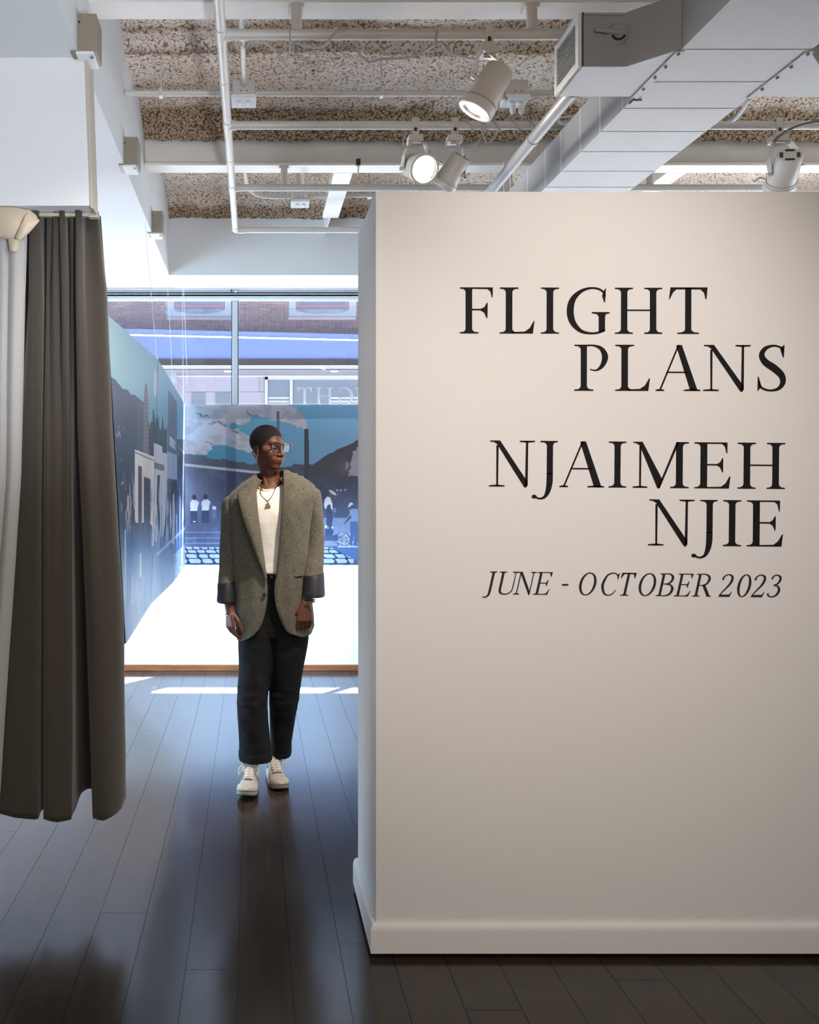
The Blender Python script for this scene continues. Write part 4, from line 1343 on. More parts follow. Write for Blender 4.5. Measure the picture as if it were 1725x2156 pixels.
# three boards hanging in a row on the left
top = [(226, 662, 3.06), (333, 757, 4.08), (366, 812, 5.09), (389, 851, 6.10)]
bot = [(265, 1356, 3.10), (318, 1271, 4.03), (365.5, 1225.5, 5.05), (390, 1190, 6.10)]
labs = ('hanging printed board nearest the curtain, with a dark hillside and steeple',
        'hanging printed board in the middle of the left row, with a louvred tower',
        'narrow looking hanging printed board at the far end of the left row')
for i in range(3):
    A, B = P(*top[i]), P(*top[i + 1])
    C, D = P(*bot[i]), P(*bot[i + 1])
    e = 0.004
    def sh(v, w, k):
        return v.lerp(w, k)
    A2, B2, C2, D2 = sh(A, B, e), sh(B, A, e), sh(C, D, e), sh(D, C, e)
    r = thing('hanging_board', labs[i], 'mural', tuple((C + D) / 2), 'hanging boards on the left')
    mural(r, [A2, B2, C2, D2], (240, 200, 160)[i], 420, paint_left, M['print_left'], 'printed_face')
    # board body behind the print, following its slight twist
    nrm = (B - A).cross(C - A).normalized()
    if nrm.x > 0:
        nrm = -nrm
    nb = 14
    fr_, bk_ = [], []
    for i_ in range(nb):
        for j_ in range(nb):
            u_, v_ = i_ / (nb - 1), j_ / (nb - 1)
            w_ = (A2 * (1 - u_) + B2 * u_) * (1 - v_) + (C2 * (1 - u_) + D2 * u_) * v_
            fr_.append(w_ + nrm * 0.003)
            bk_.append(w_ + nrm * 0.022)
    mbb = MB().grid(fr_, nb, nb).grid(bk_, nb, nb)
    rim = [(k_, 0) for k_ in range(nb)] + [(nb - 1, k_) for k_ in range(1, nb)] + [(k_, nb - 1) for k_ in range(nb - 2, -1, -1)] + [(0, k_) for k_ in range(nb - 2, 0, -1)]
    mbb.f += [(p_[0] * nb + p_[1], q_[0] * nb + q_[1], nb * nb + q_[0] * nb + q_[1], nb * nb + p_[0] * nb + p_[1]) for p_, q_ in zip(rim, rim[1:] + rim[:1])]
    mbb.mi += [0] * len(rim)
    mbb.build('board', M['board_edge'], r)
    MB().tube([A2 * 0.97 + B2 * 0.03 + nrm * 0.012, A2 * 0.97 + B2 * 0.03 + nrm * 0.012 + Vector((0, 0, 0.015))], 0.008, 8).build('hook', M['chrome'], r)
# nylon lines
for (pa, pb, lab) in ((P(352, 583, 5.3), P(364, 806, 5.08), 'thin nylon line holding the middle board, left of three lines'),
                      (P(384, 590, 6.05), P(386, 850, 6.05), 'thin nylon line in front of the window, middle of three lines'),
                      (P(386, 585, 5.7), P(395, 812, 6.0), 'thin nylon line in front of the window, right of three lines'),
                      (P(305, 470, 4.2), P(331, 755, 4.08), 'thin nylon line from the soffit to the nearest board')):
    o = MB().tube([pa, pb], 0.0016, 6).build('nylon_line', M['wire'])
    tag(o, lab, 'wire')

# ------------------------------------------------------------------ serif lettering cut from vinyl
# glyphs are drawn in units where the capital height is 213
CAP = 213.0
def stem(x0, x1, sl, sr, H=CAP, y0=0.0, top=True, bot=True, ser=5.5, br=15, tl=None, trr=None):
    tl = sl if tl is None else tl
    trr = sr if trr is None else trr
    pts = []
    if bot:
        pts += [(x0 - sl, y0), (x1 + sr, y0), (x1 + sr, y0 + ser)]
        if sr > 0.5:
            pts += [(x1 + sr * 0.45, y0 + ser + 1.5), (x1 + sr * 0.14, y0 + ser + br * 0.45)]
        pts += [(x1, y0 + ser + br)]
    else:
        pts += [(x0, y0), (x1, y0)]
    if top:
        pts += [(x1, H - ser - br)]
        if trr > 0.5:
            pts += [(x1 + trr * 0.14, H - ser - br * 0.45), (x1 + trr * 0.45, H - ser - 1.5)]
        pts += [(x1 + trr, H - ser), (x1 + trr, H), (x0 - tl, H), (x0 - tl, H - ser)]
        if tl > 0.5:
            pts += [(x0 - tl * 0.45, H - ser - 1.5), (x0 - tl * 0.14, H - ser - br * 0.45)]
        pts += [(x0, H - ser - br)]
    else:
        pts += [(x1, H), (x0, H)]
    if bot:
        pts += [(x0, y0 + ser + br)]
        if sl > 0.5:
            pts += [(x0 - sl * 0.14, y0 + ser + br * 0.45), (x0 - sl * 0.45, y0 + ser + 1.5)]
        pts += [(x0 - sl, y0 + ser)]
    return [pts]

def ribbon(path, n=10):
    """path: (x, y, width) nodes -> list of quads"""
    c = smooth_curve(path, n)
    L, R = [], []
    for i, q in enumerate(c):
        a = c[max(i - 1, 0)]
        b = c[min(i + 1, len(c) - 1)]
        t = np.array([b[0] - a[0], b[1] - a[1]])
        t = t / (np.linalg.norm(t) + 1e-9)
        nn = np.array([-t[1], t[0]]) * q[2] / 2
        L.append((q[0] + nn[0], q[1] + nn[1]))
        R.append((q[0] - nn[0], q[1] - nn[1]))
    return [L + R[::-1]]

def diag(xa, xb, w, y0=0.0, y1=CAP):
    """slanted bar, xa at the base and xb at the top; w measured horizontally"""
    return [[(xa - w / 2, y0), (xa + w / 2, y0), (xb + w / 2, y1), (xb - w / 2, y1)]]

def bar(x0, x1, y, h=6.5):
    return [[(x0, y - h / 2), (x1, y - h / 2), (x1, y + h / 2), (x0, y + h / 2)]]

def serif(x0, x1, y, up=True, h=5.5):
    s = 1 if up else -1
    return [[(x0, y), (x1, y), (x1, y + s * h), (lerp(x0, x1, 0.62), y + s * (h + 3)), (lerp(x0, x1, 0.38), y + s * (h + 3)), (x0, y + s * h)]]

def g_F(a, w):   # a = left edge, w = stem width; proportions from the wall
    s = a + 27
    return stem(s, s + w, 27, 30, trr=2) + [[(s + w - 4, CAP - 6.5), (a + 128, CAP - 7.5), (a + 141, CAP - 18), (a + 148, CAP - 46), (a + 151.5, CAP - 46), (a + 153, CAP), (s + w - 4, CAP)]] + \
        [[(s + w - 2, 107), (a + 96, 107), (a + 113, 96), (a + 124, 72), (a + 128, 72), (a + 129, 142), (a + 125, 142), (a + 114, 122), (a + 96, 114), (s + w - 2, 114)]]
def g_L(a, w, r):
    s = a + 28
    return stem(s, s + w, 28, 28, trr=28)[:1] + [[(s + w - 4, 0), (a + r - 8, 0), (a + r, 58), (a + r - 4, 58), (a + r - 22, 26), (a + r - 46, 9), (s + w - 4, 6.5)]]
def g_I(a, w):
    s = a + 27
    return stem(s, s + w, 27, 27)
def g_T(a, w, r):
    m = a + r / 2
    return stem(m - w / 2, m + w / 2, 36, 36, top=False) + [[(a + 7, CAP + 2), (a + r, CAP + 2), (a + r - 5, CAP - 52), (a + r - 9, CAP - 52), (a + r - 16, CAP - 22), (a + r - 32, CAP - 7), (a + 34, CAP - 7), (a + 18, CAP - 22), (a + 4, CAP - 52), (a, CAP - 52)]]
def g_H(a, r, w=29):
    return stem(a + 28, a + 28 + w, 28, 26) + stem(a + r - 28 - w, a + r - 28, 26, 28) + bar(a + 28 + w - 2, a + r - 26 - w, 109)
def g_G(a):
    return ribbon([(a + 181, 172, 3), (a + 172, 190, 8), (a + 150, 206, 9), (a + 112, 211, 9), (a + 66, 196, 16), (a + 29, 158, 27), (a + 17, 106, 32), (a + 29, 52, 27), (a + 66, 13, 16), (a + 112, 2, 9), (a + 150, 6, 9), (a + 178, 17, 10)]) + \
        [[(a + 182, 213), (a + 178, 145), (a + 174, 145), (a + 164, 176), (a + 172, 198)]] + \
        [[(a + 149, 6), (a + 178, 14), (a + 178, 78), (a + 182, 90), (a + 200, 95), (a + 200, 100), (a + 117, 100), (a + 117, 95), (a + 142, 90), (a + 149, 78)]]
def g_P(a, w):
    s = a + 30
    return stem(s, s + w, 30, 30, trr=0) + ribbon([(s + w - 5, 209, 7), (s + 60, 209, 8), (s + 95, 194, 18), (s + 112, 158, 28), (s + 100, 118, 20), (s + 72, 95, 8), (s + 42, 99, 4)])
def g_A(a, r, w=34):
    ap = a + r * 0.535
    return diag(a + 19, ap - 4, 8) + [[(a + r - 26 - w / 2 - 3, 0), (a + r - 26 + w / 2 - 3, 0), (ap + 10, CAP), (ap - 16, CAP - 3)]] + bar(a + 52, a + r - 62, 86) + serif(a, a + 40, 0) + serif(a + r - 76, a + r, 0)
def g_N(a, r, w=34):
    l = a + 38
    q = a + r - 36
    return [[(l - 4, 0), (l + 4, 0), (l + 5, CAP - 22), (l - 5, CAP - 22)]] + serif(a, a + 72, 0) + serif(a + r - 70, a + r, CAP, False) + \
        [[(q - 5, CAP), (q + 5, CAP), (q + 4, 4), (q - 8, 4)]] + \
        [[(a + 4, CAP - 5), (a + 4, CAP), (a + 50, CAP), (q + 2, 24), (q - 1, -4), (q - 12, -2), (l - 2, CAP - 16), (a + 22, CAP - 7)]]
def g_S(a):
    return ribbon([(a + 119, 178, 4), (a + 110, 200, 8), (a + 74, 210, 9), (a + 36, 197, 18), (a + 19, 166, 25), (a + 36, 134, 31), (a + 76, 106, 34), (a + 110, 74, 30), (a + 117, 40, 24), (a + 97, 12, 15), (a + 58, 3, 9), (a + 21, 14, 9), (a + 4, 42, 4)]) + \
        [[(a + 124, 215), (a + 121, 156), (a + 117, 156), (a + 104, 196)]] + [[(a, -1), (a + 1, 66), (a + 5, 66), (a + 18, 20)]]
def g_J(a, w=28, r=82):
    s = a + r - 28 - w + 6
    return stem(s, s + w, 30, 22, y0=60, bot=False) + ribbon([(s + w / 2, 64, w), (s + w / 2 - 1, 20, w), (s + w / 2 - 8, -18, w * 0.8), (s - 8, -45, 13), (s - 32, -54, 8), (s - 52, -47, 9)]) + \
        [[(s - 58 + 11 * math.cos(t), -45 + 9 * math.sin(t)) for t in np.linspace(0, 2 * PI, 12, endpoint=False)]]
def g_M(a, r):
    l = a + 34
    v = a + r * 0.445
    q = a + r - 62
    return [[(l - 4, 0), (l + 4, 0), (l + 5, CAP - 20), (l - 4, CAP - 20)]] + serif(a, a + 68, 0) + [[(a + 2, CAP - 5), (a + 2, CAP), (a + 44, CAP), (v + 20, 40), (v + 8, -2), (v - 2, -2), (l - 2, CAP - 18), (a + 16, CAP - 7)]] + \
        [[(v, 0), (v + 9, 0), (q + 14, CAP), (q + 2, CAP)]] + stem(q, q + 31, 26, 28, tl=0)
def g_E(a, r, w=31):
    s = a + 28
    return stem(s, s + w, 28, 0, trr=0) + [[(s + w - 4, CAP - 6.5), (a + r - 40, CAP - 7), (a + r - 27, CAP - 18), (a + r - 19, CAP - 50), (a + r - 15.5, CAP - 50), (a + r - 15, CAP), (s + w - 4, CAP)]] + \
        [[(s + w - 2, 106), (a + r - 62, 106), (a + r - 48, 97), (a + r - 38, 74), (a + r - 34.5, 74), (a + r - 34, 140), (a + r - 38, 140), (a + r - 48, 121), (a + r - 62, 113), (s + w - 2, 113)]] + \
        [[(s + w - 4, 0), (a + r - 7, 0), (a + r, 56), (a + r - 4, 56), (a + r - 22, 24), (a + r - 44, 8), (s + w - 4, 6.5)]]

def line_of_letters(root, glyphs, origin, scale, rot, m, d, mirror=False, thick=0.0012, shear=0.0, ux=Vector((1, 0, 0)), back=False):
    """glyphs: list of (letter, polygons); origin = world point of unit (0,0)"""
    ca, sa = math.cos(rot), math.sin(rot)
    for ch, polys in glyphs:
        mb = MB()
        for po in polys:
            pts = []
            for (x, y) in po:
                x = x + shear * y
                if mirror:
                    x = -x
                X, Z = (x * ca - y * sa) * scale, (x * sa + y * ca) * scale
                pts.append((origin[0] + X, d, origin[2] + Z))
            # tidy order so that the extrusion faces out
            ar = sum(pts[i][0] * pts[(i + 1) % len(pts)][2] - pts[(i + 1) % len(pts)][0] * pts[i][2] for i in range(len(pts)))
            if ar < 0:
                pts = pts[::-1]
            mb.prism(pts, thick, (0, 1, 0))
        o = mb.build('letter', m, root)

LU = 1 / 2.1975 / FOC * WY0          # one drawing unit on the wall in metres
FACE = WY0 - 0.0012
def wl(px, py):
    return P(px, py, WY0)
def title(label, glyphs, px0, py_base, rot, m, k=1.0, shear=0.0):
    o = wl(px0, py_base)
    r = thing('wall_lettering', label, 'lettering', (o.x, FACE, o.z), 'lettering on the title wall')
    line_of_letters(r, glyphs, o, LU * k, rot, m, FACE, shear=shear)
    return r
X0 = 940.0
title('black serif wall lettering reading FLIGHT, first line on the title wall',
      [('F', g_F(62, 30)), ('L', g_L(247, 30, 161)), ('I', g_I(437, 30)), ('G', g_G(556)), ('H', g_H(780, 219)), ('T', g_T(1030, 28, 178))],
      X0, 580 + 268 / 2.1975, -0.0022, M['lettering'])
title('black serif wall lettering reading PLANS, second line on the title wall',
      [('P', g_P(592, 28)), ('L', g_L(782, 30, 160)), ('A', g_A(968, 207)), ('N', g_N(1188, 220)), ('S', g_S(1440))],
      X0, 580 + 532 / 2.1975, -0.002, M['lettering'])
title('black serif wall lettering reading NJAIMEH, third line on the title wall',
      [('N', g_N(197, 211)), ('J', g_J(432)), ('A', g_A(523, 207)), ('I', g_I(750, 28)), ('M', g_M(862, 262)), ('E', g_E(1147, 167)), ('H', g_H(1347, 219, 30))],
      X0, 900 + 271.0 / 2.1975, -0.0088, M['lettering'])
title('black serif wall lettering reading NJIE, fourth line on the title wall',
      [('N', g_N(933, 214)), ('J', g_J(1171)), ('I', g_I(1280, 29)), ('E', g_E(1390, 167))],
      X0, 900 + 536.5 / 2.1975, -0.0095, M['lettering'])

# italic line: capitals 105 units high, leaning
IC = 105.0
def istem(x, w=11, s=13, tl=None, top=True, bot=True):
    return stem(x, x + w, s, s, H=IC, ser=3.2, br=6, top=top, bot=bot)
def i_J(x):
    return stem(x, x + 11, 12, 10, H=IC, y0=14, bot=False, ser=3.2, br=6) + ribbon([(x + 5.5, 16, 11), (x + 4, 0, 10), (x - 2, -10, 7), (x - 13, -15, 4.5), (x - 22, -11, 5)])
def i_U(x):
    return stem(x, x + 11, 12, 12, H=IC, y0=26, bot=False, ser=3.2, br=6) + ribbon([(x + 5.5, 30, 11), (x + 8, 12, 10), (x + 22, 2, 6), (x + 44, 2.5, 5), (x + 59, 14, 5), (x + 63, 34, 4.5), (x + 63, 100, 4)]) + serif(x + 49, x + 76, IC, False, 3.2)
def i_N(x, r=66):
    return [[(x + 3, 0), (x + 7, 0), (x + 8, IC - 8), (x + 3, IC - 8)]] + serif(x - 10, x + 18, 0, True, 3.2) + [[(x - 9, IC - 3), (x - 9, IC), (x + 12, IC), (x + r, 12), (x + r, -2), (x + r - 4, -2), (x + 5, IC - 8)]] + [[(x + r - 3.5, 0), (x + r + 0.5, 0), (x + r + 1, IC), (x + r - 3.5, IC)]] + serif(x + r - 15, x + r + 13, IC, False, 3.2)
def i_E(x, r=58):
    return stem(x, x + 11, 11, 0, H=IC, ser=3.2, br=6) + [[(x + 9, IC - 3.6), (x + r - 12, IC - 4), (x + r - 5, IC - 22), (x + r - 3, IC - 22), (x + r, IC), (x + 9, IC)]] + [[(x + 9, 52), (x + r - 22, 52), (x + r - 16, 40), (x + r - 14, 40), (x + r - 12, 70), (x + r - 14, 70), (x + r - 20, 56), (x + 9, 56)]] + [[(x + 9, 0), (x + r - 4, 0), (x + r + 2, 26), (x + r, 26), (x + r - 10, 8), (x + r - 18, 4), (x + 9, 3.6)]]
def i_O(x, r=74):
    c = []
    for i in range(17):
        a = 2 * PI * i / 16 + PI / 2
        c.append((x + r / 2 + (r / 2 - 4) * math.cos(a), IC / 2 + (IC / 2 - 1.5) * math.sin(a), 4.2 + 7.2 * abs(math.cos(a)) ** 1.4))
    return ribbon(c, 4)
def i_C(x, r=72):
    return ribbon([(x + r - 3, 82, 2.5), (x + r - 12, 98, 4.5), (x + r - 30, 104, 5), (x + 18, 93, 8), (x + 6, 62, 11.5), (x + 6, 40, 11.5), (x + 18, 12, 8.5), (x + 38, 1, 5), (x + r - 14, 8, 4.5), (x + r - 2, 26, 3)]) + [[(x + r, IC), (x + r - 1, 74), (x + r - 3.5, 74), (x + r - 9, 95)]]
def i_T(x, r=70):
    m_ = x + r / 2
    return stem(m_ - 5.5, m_ + 5.5, 14, 14, H=IC, top=False, ser=3.2, br=6) + [[(x + 3, IC + 1), (x + r, IC + 1), (x + r - 2, IC - 24), (x + r - 4.5, IC - 24), (x + r - 12, IC - 5), (x + 15, IC - 5), (x + 4, IC - 24), (x + 1.5, IC - 24)]]
def i_B(x):
    return stem(x, x + 11, 11, 0, H=IC, ser=3.2, br=6) + ribbon([(x + 8, 103, 4), (x + 30, 103, 5), (x + 46, 94, 9), (x + 50, 79, 11), (x + 42, 63, 8), (x + 26, 57, 4), (x + 8, 57, 3.5)]) + ribbon([(x + 26, 56, 4), (x + 48, 50, 7), (x + 58, 32, 12), (x + 50, 10, 9), (x + 30, 2, 5), (x + 8, 2, 4)])
def i_R(x):
    return stem(x, x + 11, 11, 11, H=IC, ser=3.2, br=6, trr=0) + ribbon([(x + 8, 103, 4), (x + 30, 103, 5), (x + 48, 93, 9), (x + 52, 77, 11), (x + 44, 60, 8), (x + 27, 52, 4.5), (x + 8, 52, 3.5)]) + [[(x + 24, 54), (x + 38, 54), (x + 68, 5), (x + 76, 3), (x + 76, 0), (x + 56, 0)]]
def i_2(x):
    return ribbon([(x + 5, 78, 9), (x + 8, 93, 6), (x + 26, 103, 5), (x + 44, 95, 9), (x + 47, 76, 11), (x + 38, 54, 9), (x + 20, 30, 6), (x + 4, 8, 4.5)]) + [[(x, 0), (x + 52, 0), (x + 58, 24), (x + 55.5, 24), (x + 48, 11), (x + 8, 10), (x + 1, 4)]]
def i_0(x):
    return i_O(x, 58)
def i_3(x):
    return ribbon([(x + 6, 84, 8), (x + 12, 98, 6), (x + 28, 103, 5), (x + 43, 94, 9), (x + 45, 78, 10), (x + 36, 62, 7), (x + 20, 56, 4)]) + ribbon([(x + 20, 56, 4), (x + 40, 51, 7), (x + 50, 33, 11), (x + 42, 11, 9), (x + 22, 2, 5), (x + 6, 8, 6), (x + 1, 18, 8)])
sh = 0.21
title('dark grey italic wall lettering reading JUNE - OCTOBER 2023, last line on the title wall',
      [('J', i_J(192)), ('U', i_U(237)), ('N', i_N(318)), ('E', i_E(412)), ('hyphen', bar(525, 554, 47, 8)),
       ('O', i_O(606)), ('C', i_C(708)), ('T', i_T(788)), ('O', i_O(882)), ('B', i_B(980)), ('E', i_E(1064)), ('R', i_R(1148)),
       ('2', i_2(1258)), ('0', i_0(1338)), ('2', i_2(1408)), ('3', i_3(1482))],
      X0, 900 + 768.5 / 2.1975, -0.0115, M['lettering_italic'], shear=sh)

# the exhibition title on the shop window, read from the street
dw = WY - 0.001
ku = (662 - 625) / 219.0 * 0 + 0.172 * dw / FOC
gx = 757
def wchar(g):
    return g
r = thing('window_lettering', 'white vinyl lettering on the shop window glass, mirrored, reading FLIGHT from the street', 'lettering', (0.7, dw, 2.05))
base_py = 816 + 213 * 0.172
def wput(ch, polys, a_px, a_unit):
    """a_px: picture x of the glyph's right-hand (mirrored left) edge"""
    org = P(a_px, base_py, dw)
    line_of_letters(r, [(ch, polys)], org, ku, 0.0, M['white_vinyl'], dw, mirror=True, thick=0.0008)
wput('T', g_T(0, 28, 178), 657, 0)
wput('H', g_H(0, 219), 702, 0)
wput('G', g_G(0), 744, 0)
wput('I', g_I(0, 30), 763, 0)
wput('L', g_L(0, 30, 161), 795, 0)
wput('F', g_F(0, 30), 828, 0)

# ------------------------------------------------------------------ curtains
def cloth(name, c0, c1, scale=260, rough=0.9, sheen=0.25):
    m = NT(name)
    co = m.coord('Object', (1, 1, 2.2))
    nz = m.noise(scale, 5, 0.75, co)
    r = m.ramp(nz.outputs['Fac'], [(0.32, c0), (0.68, c1)])
    m.l(r.outputs[0], m.b.inputs['Base Color'])
    m.b.inputs['Roughness'].default_value = rough
    m.b.inputs['Specular IOR Level'].default_value = 0.15
    m.b.inputs['Sheen Weight'].default_value = sheen
    m.b.inputs['Sheen Roughness'].default_value = 0.5
    m.bump(nz.outputs['Fac'], 0.25, 0.002)
    return m.m
M['curtain'] = cloth('brown_grey_curtain', (0.036, 0.030, 0.024), (0.086, 0.072, 0.058), 300)
M['muslin'] = cloth('off_white_muslin', (0.34, 0.335, 0.325), (0.42, 0.41, 0.395), 240)
M['muslin_beige'] = cloth('beige_lining', (0.56, 0.46, 0.33), (0.72, 0.61, 0.46), 240)
M['rail'] = mat('beige_rail', (0.52, 0.46, 0.38), 0.5)

CY = 2.885
def curtain_sheet(keys, name, m, parent, y0, rows=60, thick=0.004, rough=0.0):
    """keys: list of (py, [(px, depth), ...]) with equal counts; pixel heights are turned into metres at depth y0"""
    pys = [k[0] for k in keys]
    n = len(keys[0][1])
    A = np.array([[q for q in k[1]] for k in keys], float)      # (K, n, 2)
    vs = []
    dense = None
    for r in range(rows + 1):
        py = lerp(pys[0], pys[-1], r / rows)
        prof = np.stack([np.array([np.interp(py, pys, A[:, i, c]) for i in range(n)]) for c in (0, 1)], 1)
        c = smooth_curve([tuple(p) for p in prof], 5)
        dense = len(c)
        for (px, dp) in c:
            d = y0 + dp
            x = (px - VPX) * y0 / FOC
            hem = keys_hem(px, py, pys[-1]) if rough else py
            z = EYE + (VPY - hem) * y0 / FOC
            x += 0.0016 * (mnoise.noise(Vector((x * 9, z * 4, dp * 30)))) * (0.3 + r / rows)
            d += 0.003 * mnoise.noise(Vector((x * 14, z * 2.5, 7.1)))
            vs.append((x, d, z))
    mb = MB().grid(vs, rows + 1, dense)
    o = mb.build(name, m, parent, smooth=True, angle=70)
    s = o.modifiers.new('thickness', 'SOLIDIFY')
    s.thickness = thick
    s.offset = 1.0
    return o

def keys_hem(px, py, last):
    t = (py - 437) / (last - 437)
    hem = np.interp(px, [-60, 0, 40, 86, 92, 96, 125, 154, 160, 195, 198, 225, 250, 258, 264], [1700, 1704, 1713, 1716, 1692, 1717, 1721, 1718, 1690, 1689, 1715, 1714, 1704, 1697, 1680])
    topv = np.interp(px, [60, 72, 86, 92, 110, 118, 126, 134, 142, 151, 160, 170, 180, 206], [446, 433, 434, 442, 442, 437, 440, 434, 440, 439, 441, 436, 444, 443])
    return lerp(topv, hem, t)

r = thing('curtain', 'heavy brown grey curtain gathered in folds, hanging at the left of the passage', 'curtain', (-0.7, CY, 0.24))
F = 0.0
top = [(50, .05), (58, .05), (64, .01), (67, -.030), (76, -.038), (86, -.028), (89, .03), (93, .05), (96, .04), (98, -.002), (103, -.012), (109, -.008), (111, .03), (113, -.008), (118, -.024), (124, -.020), (126, .04), (128, -.028), (134, -.036), (140, -.028), (142, .03), (144, .03), (147, -.010), (151, -.018), (157, -.010), (159, .05), (161, .05), (163, -.030), (169, -.042), (176, -.030), (178, .012), (184, .020), (194, .012), (203, .004), (206, .020), (201, .045), (206, .06)]
k6 = [(44, .06), (52, .06), (60, .02), (66, -.026), (78, -.034), (91, -.024), (92, .04), (93, .06), (95, .05), (97, .0), (101, -.008), (104, -.004), (106, .008), (110, -.010), (116, -.020), (124, -.010), (127, .012), (131, -.018), (137, -.028), (143, -.020), (145, .012), (147, .014), (150, -.006), (153, -.010), (157, -.004), (159, .06), (161, .06), (163, -.034), (170, -.050), (178, -.034), (181, -.006), (188, .006), (200, .006), (212, .004), (219, .010), (222, .035), (218, .06)]
k9 = [(22, .06), (34, .04), (46, -.012), (62, -.028), (76, -.034), (91, -.030), (92, .05), (92.6, .07), (93.5, .06), (95, -.020), (99, -.028), (103, -.030), (107, -.024), (113, -.024), (120, -.026), (128, -.022), (132, -.018), (137, -.022), (142, -.026), (147, -.028), (150, -.026), (152, -.028), (154, -.026), (155, -.018), (156, .03), (158, .09), (164, .09), (166, -.024), (175, -.048), (186, -.050), (196, -.034), (204, -.020), (216, -.016), (226, -.010), (231.5, .002), (234, .03), (230, .07)]
k13 = [(-20, .03), (0, .0), (22, -.026), (44, -.034), (66, -.036), (89, -.032), (90.0, .05), (91.6, .08), (93.4, .07), (94.4, -.022), (99, -.030), (104, -.034), (109, -.034), (114, -.034), (120, -.034), (126, -.034), (131, -.034), (136, -.034), (141, -.034), (146, -.034), (150, -.033), (154, -.031), (156, -.026), (157, .02), (160, .10), (170, .12), (181, .10), (183, -.020), (192, -.040), (203, -.052), (215, -.054), (228, -.046), (240, -.034), (251, -.018), (257, .004), (258, .03), (252, .08)]
bot = [(-70, .03), (-45, -.01), (-15, -.030), (20, -.036), (55, -.040), (86.0, -.034), (87.0, .05), (90.5, .08), (93.6, .07), (95, -.024), (100, -.033), (105, -.037), (110, -.040), (116, -.041), (122, -.041), (128, -.041), (133, -.040), (138, -.039), (143, -.038), (147, -.036), (151, -.034), (154.5, -.030), (155.6, -.02), (157, .03), (163, .11), (176, .13), (194, .11), (197, -.018), (206, -.040), (217, -.052), (228, -.056), (238, -.052), (248, -.040), (256, -.022), (262, .004), (263, .03), (256, .08)]
curtain_sheet([(437, top), (600, k6), (900, k9), (1300, k13), (1700, bot)], 'drape', M['curtain'], r, CY, rows=90, rough=1.0)

rl = thing('curtain_rail', 'beige curtain rail under the white header at the left', 'rail', (-0.9, CY, 2.41))
zr = zb - 0.0165
MB().hexa([(-2.6, 2.858, zr + 0.006), ((200 - VPX) * 2.86 / FOC, 2.858, zr - 0.001), ((200 - VPX) * 2.86 / FOC, 2.876, zr - 0.001), (-2.6, 2.876, zr + 0.006),
           (-2.6, 2.858, zr + 0.017), ((200 - VPX) * 2.86 / FOC, 2.858, zr + 0.0115), ((200 - VPX) * 2.86 / FOC, 2.876, zr + 0.0115), (-2.6, 2.876, zr + 0.017)]).build('track', M['rail'], rl, bevel=0.002)
MB().box(((205 - VPX) * 2.86 / FOC - 0.03, 2.852, zr - 0.006), ((208 - VPX) * 2.86 / FOC, 2.88, zr + 0.002)).build('end_stop', M['rail'], rl, bevel=0.002)
# beige corner strip along the end of the header
MB().prism([((191 - VPX) * 2.80 / FOC, 2.795, zb - 0.01), ((197 - VPX) * 2.80 / FOC, 2.795, zb - 0.01), ((186.5 - VPX) * 2.80 / FOC, 2.795, SZ), ((178.5 - VPX) * 2.80 / FOC, 2.795, SZ)], 0.088, (0, 1, 0)).build('corner_strip', M['rail'], header)

# off-white curtain in front of it, with the beige heading turned over
r2 = thing('light_curtain', 'off white curtain with a beige turned over heading at the far left edge', 'curtain', (-0.9, 2.81, 0.4))
YL = 2.800
tp = [(-160, .0), (-110, -.03), (-70, .0), (-40, -.02), (-14, .0), (0, -.010), (12, -.014), (18, .004), (24, -.004), (34, -.010), (42, -.006), (49, .0), (53, .012), (52, .03)]
md = [(-160, .0), (-112, -.03), (-72, .0), (-44, -.02), (-20, .004), (-6, -.012), (6, -.016), (12, .0), (17, -.006), (24, -.012), (30, -.010), (37, -.002), (41, .012), (40, .03)]
bt = [(-160, .0), (-130, -.03), (-110, .0), (-90, -.02), (-70, .004), (-60, -.012), (-48, -.016), (-40, .0), (-34, -.006), (-26, -.012), (-20, -.010), (-12, -.002), (-6, .012), (-7, .03)]
curtain_sheet([(470, tp), (1000, md), (1700, bt)], 'drape', M['muslin'], r2, YL, rows=40)
# turned-over heading: gathered band and flared corner
def fold(pts_grid, name):
    nu, nv = len(pts_grid), len(pts_grid[0])
    vs = []
    for row in pts_grid:
        for (px, py, d) in row:
            vs.append(tuple(P(px, py, YL + d)))
    # refine with catmull-rom in both directions
    g = np.array(vs).reshape(nu, nv, 3)
    g1 = np.array([smooth_curve([tuple(q) for q in g[i]], 5) for i in range(nu)])
    g2 = np.array([smooth_curve([tuple(q) for q in g1[:, j]], 5) for j in range(g1.shape[1])])
    a, b = g2.shape[0], g2.shape[1]
    o = MB().grid(g2.reshape(-1, 3).tolist(), a, b).build(name, M['muslin_beige'], r2, smooth=True, angle=75)
    s = o.modifiers.new('thickness', 'SOLIDIFY')
    s.thickness = 0.004
    return o
fold([[(-150, 436, -.01), (-60, 436, -.016), (-10, 436, -.012), (20, 437, -.016), (46, 441, -.014), (64, 445, -.008)],
      [(-150, 452, -.022), (-60, 452, -.034), (-10, 452, -.026), (20, 454, -.038), (50, 455, -.034), (78, 459, -.012)],
      [(-150, 472, -.028), (-60, 474, -.042), (-10, 474, -.032), (18, 474, -.048), (44, 478, -.050), (72, 474, -.024)],
      [(-150, 486, -.020), (-60, 490, -.03), (-10, 492, -.022), (8, 494, -.030), (24, 498, -.034), (44, 500, -.02)],
      [(-150, 492, -.012), (-60, 498, -.02), (-10, 499, -.012), (8, 500, -.014), (16, 502, -.016), (24, 504, -.012)]], 'heading')
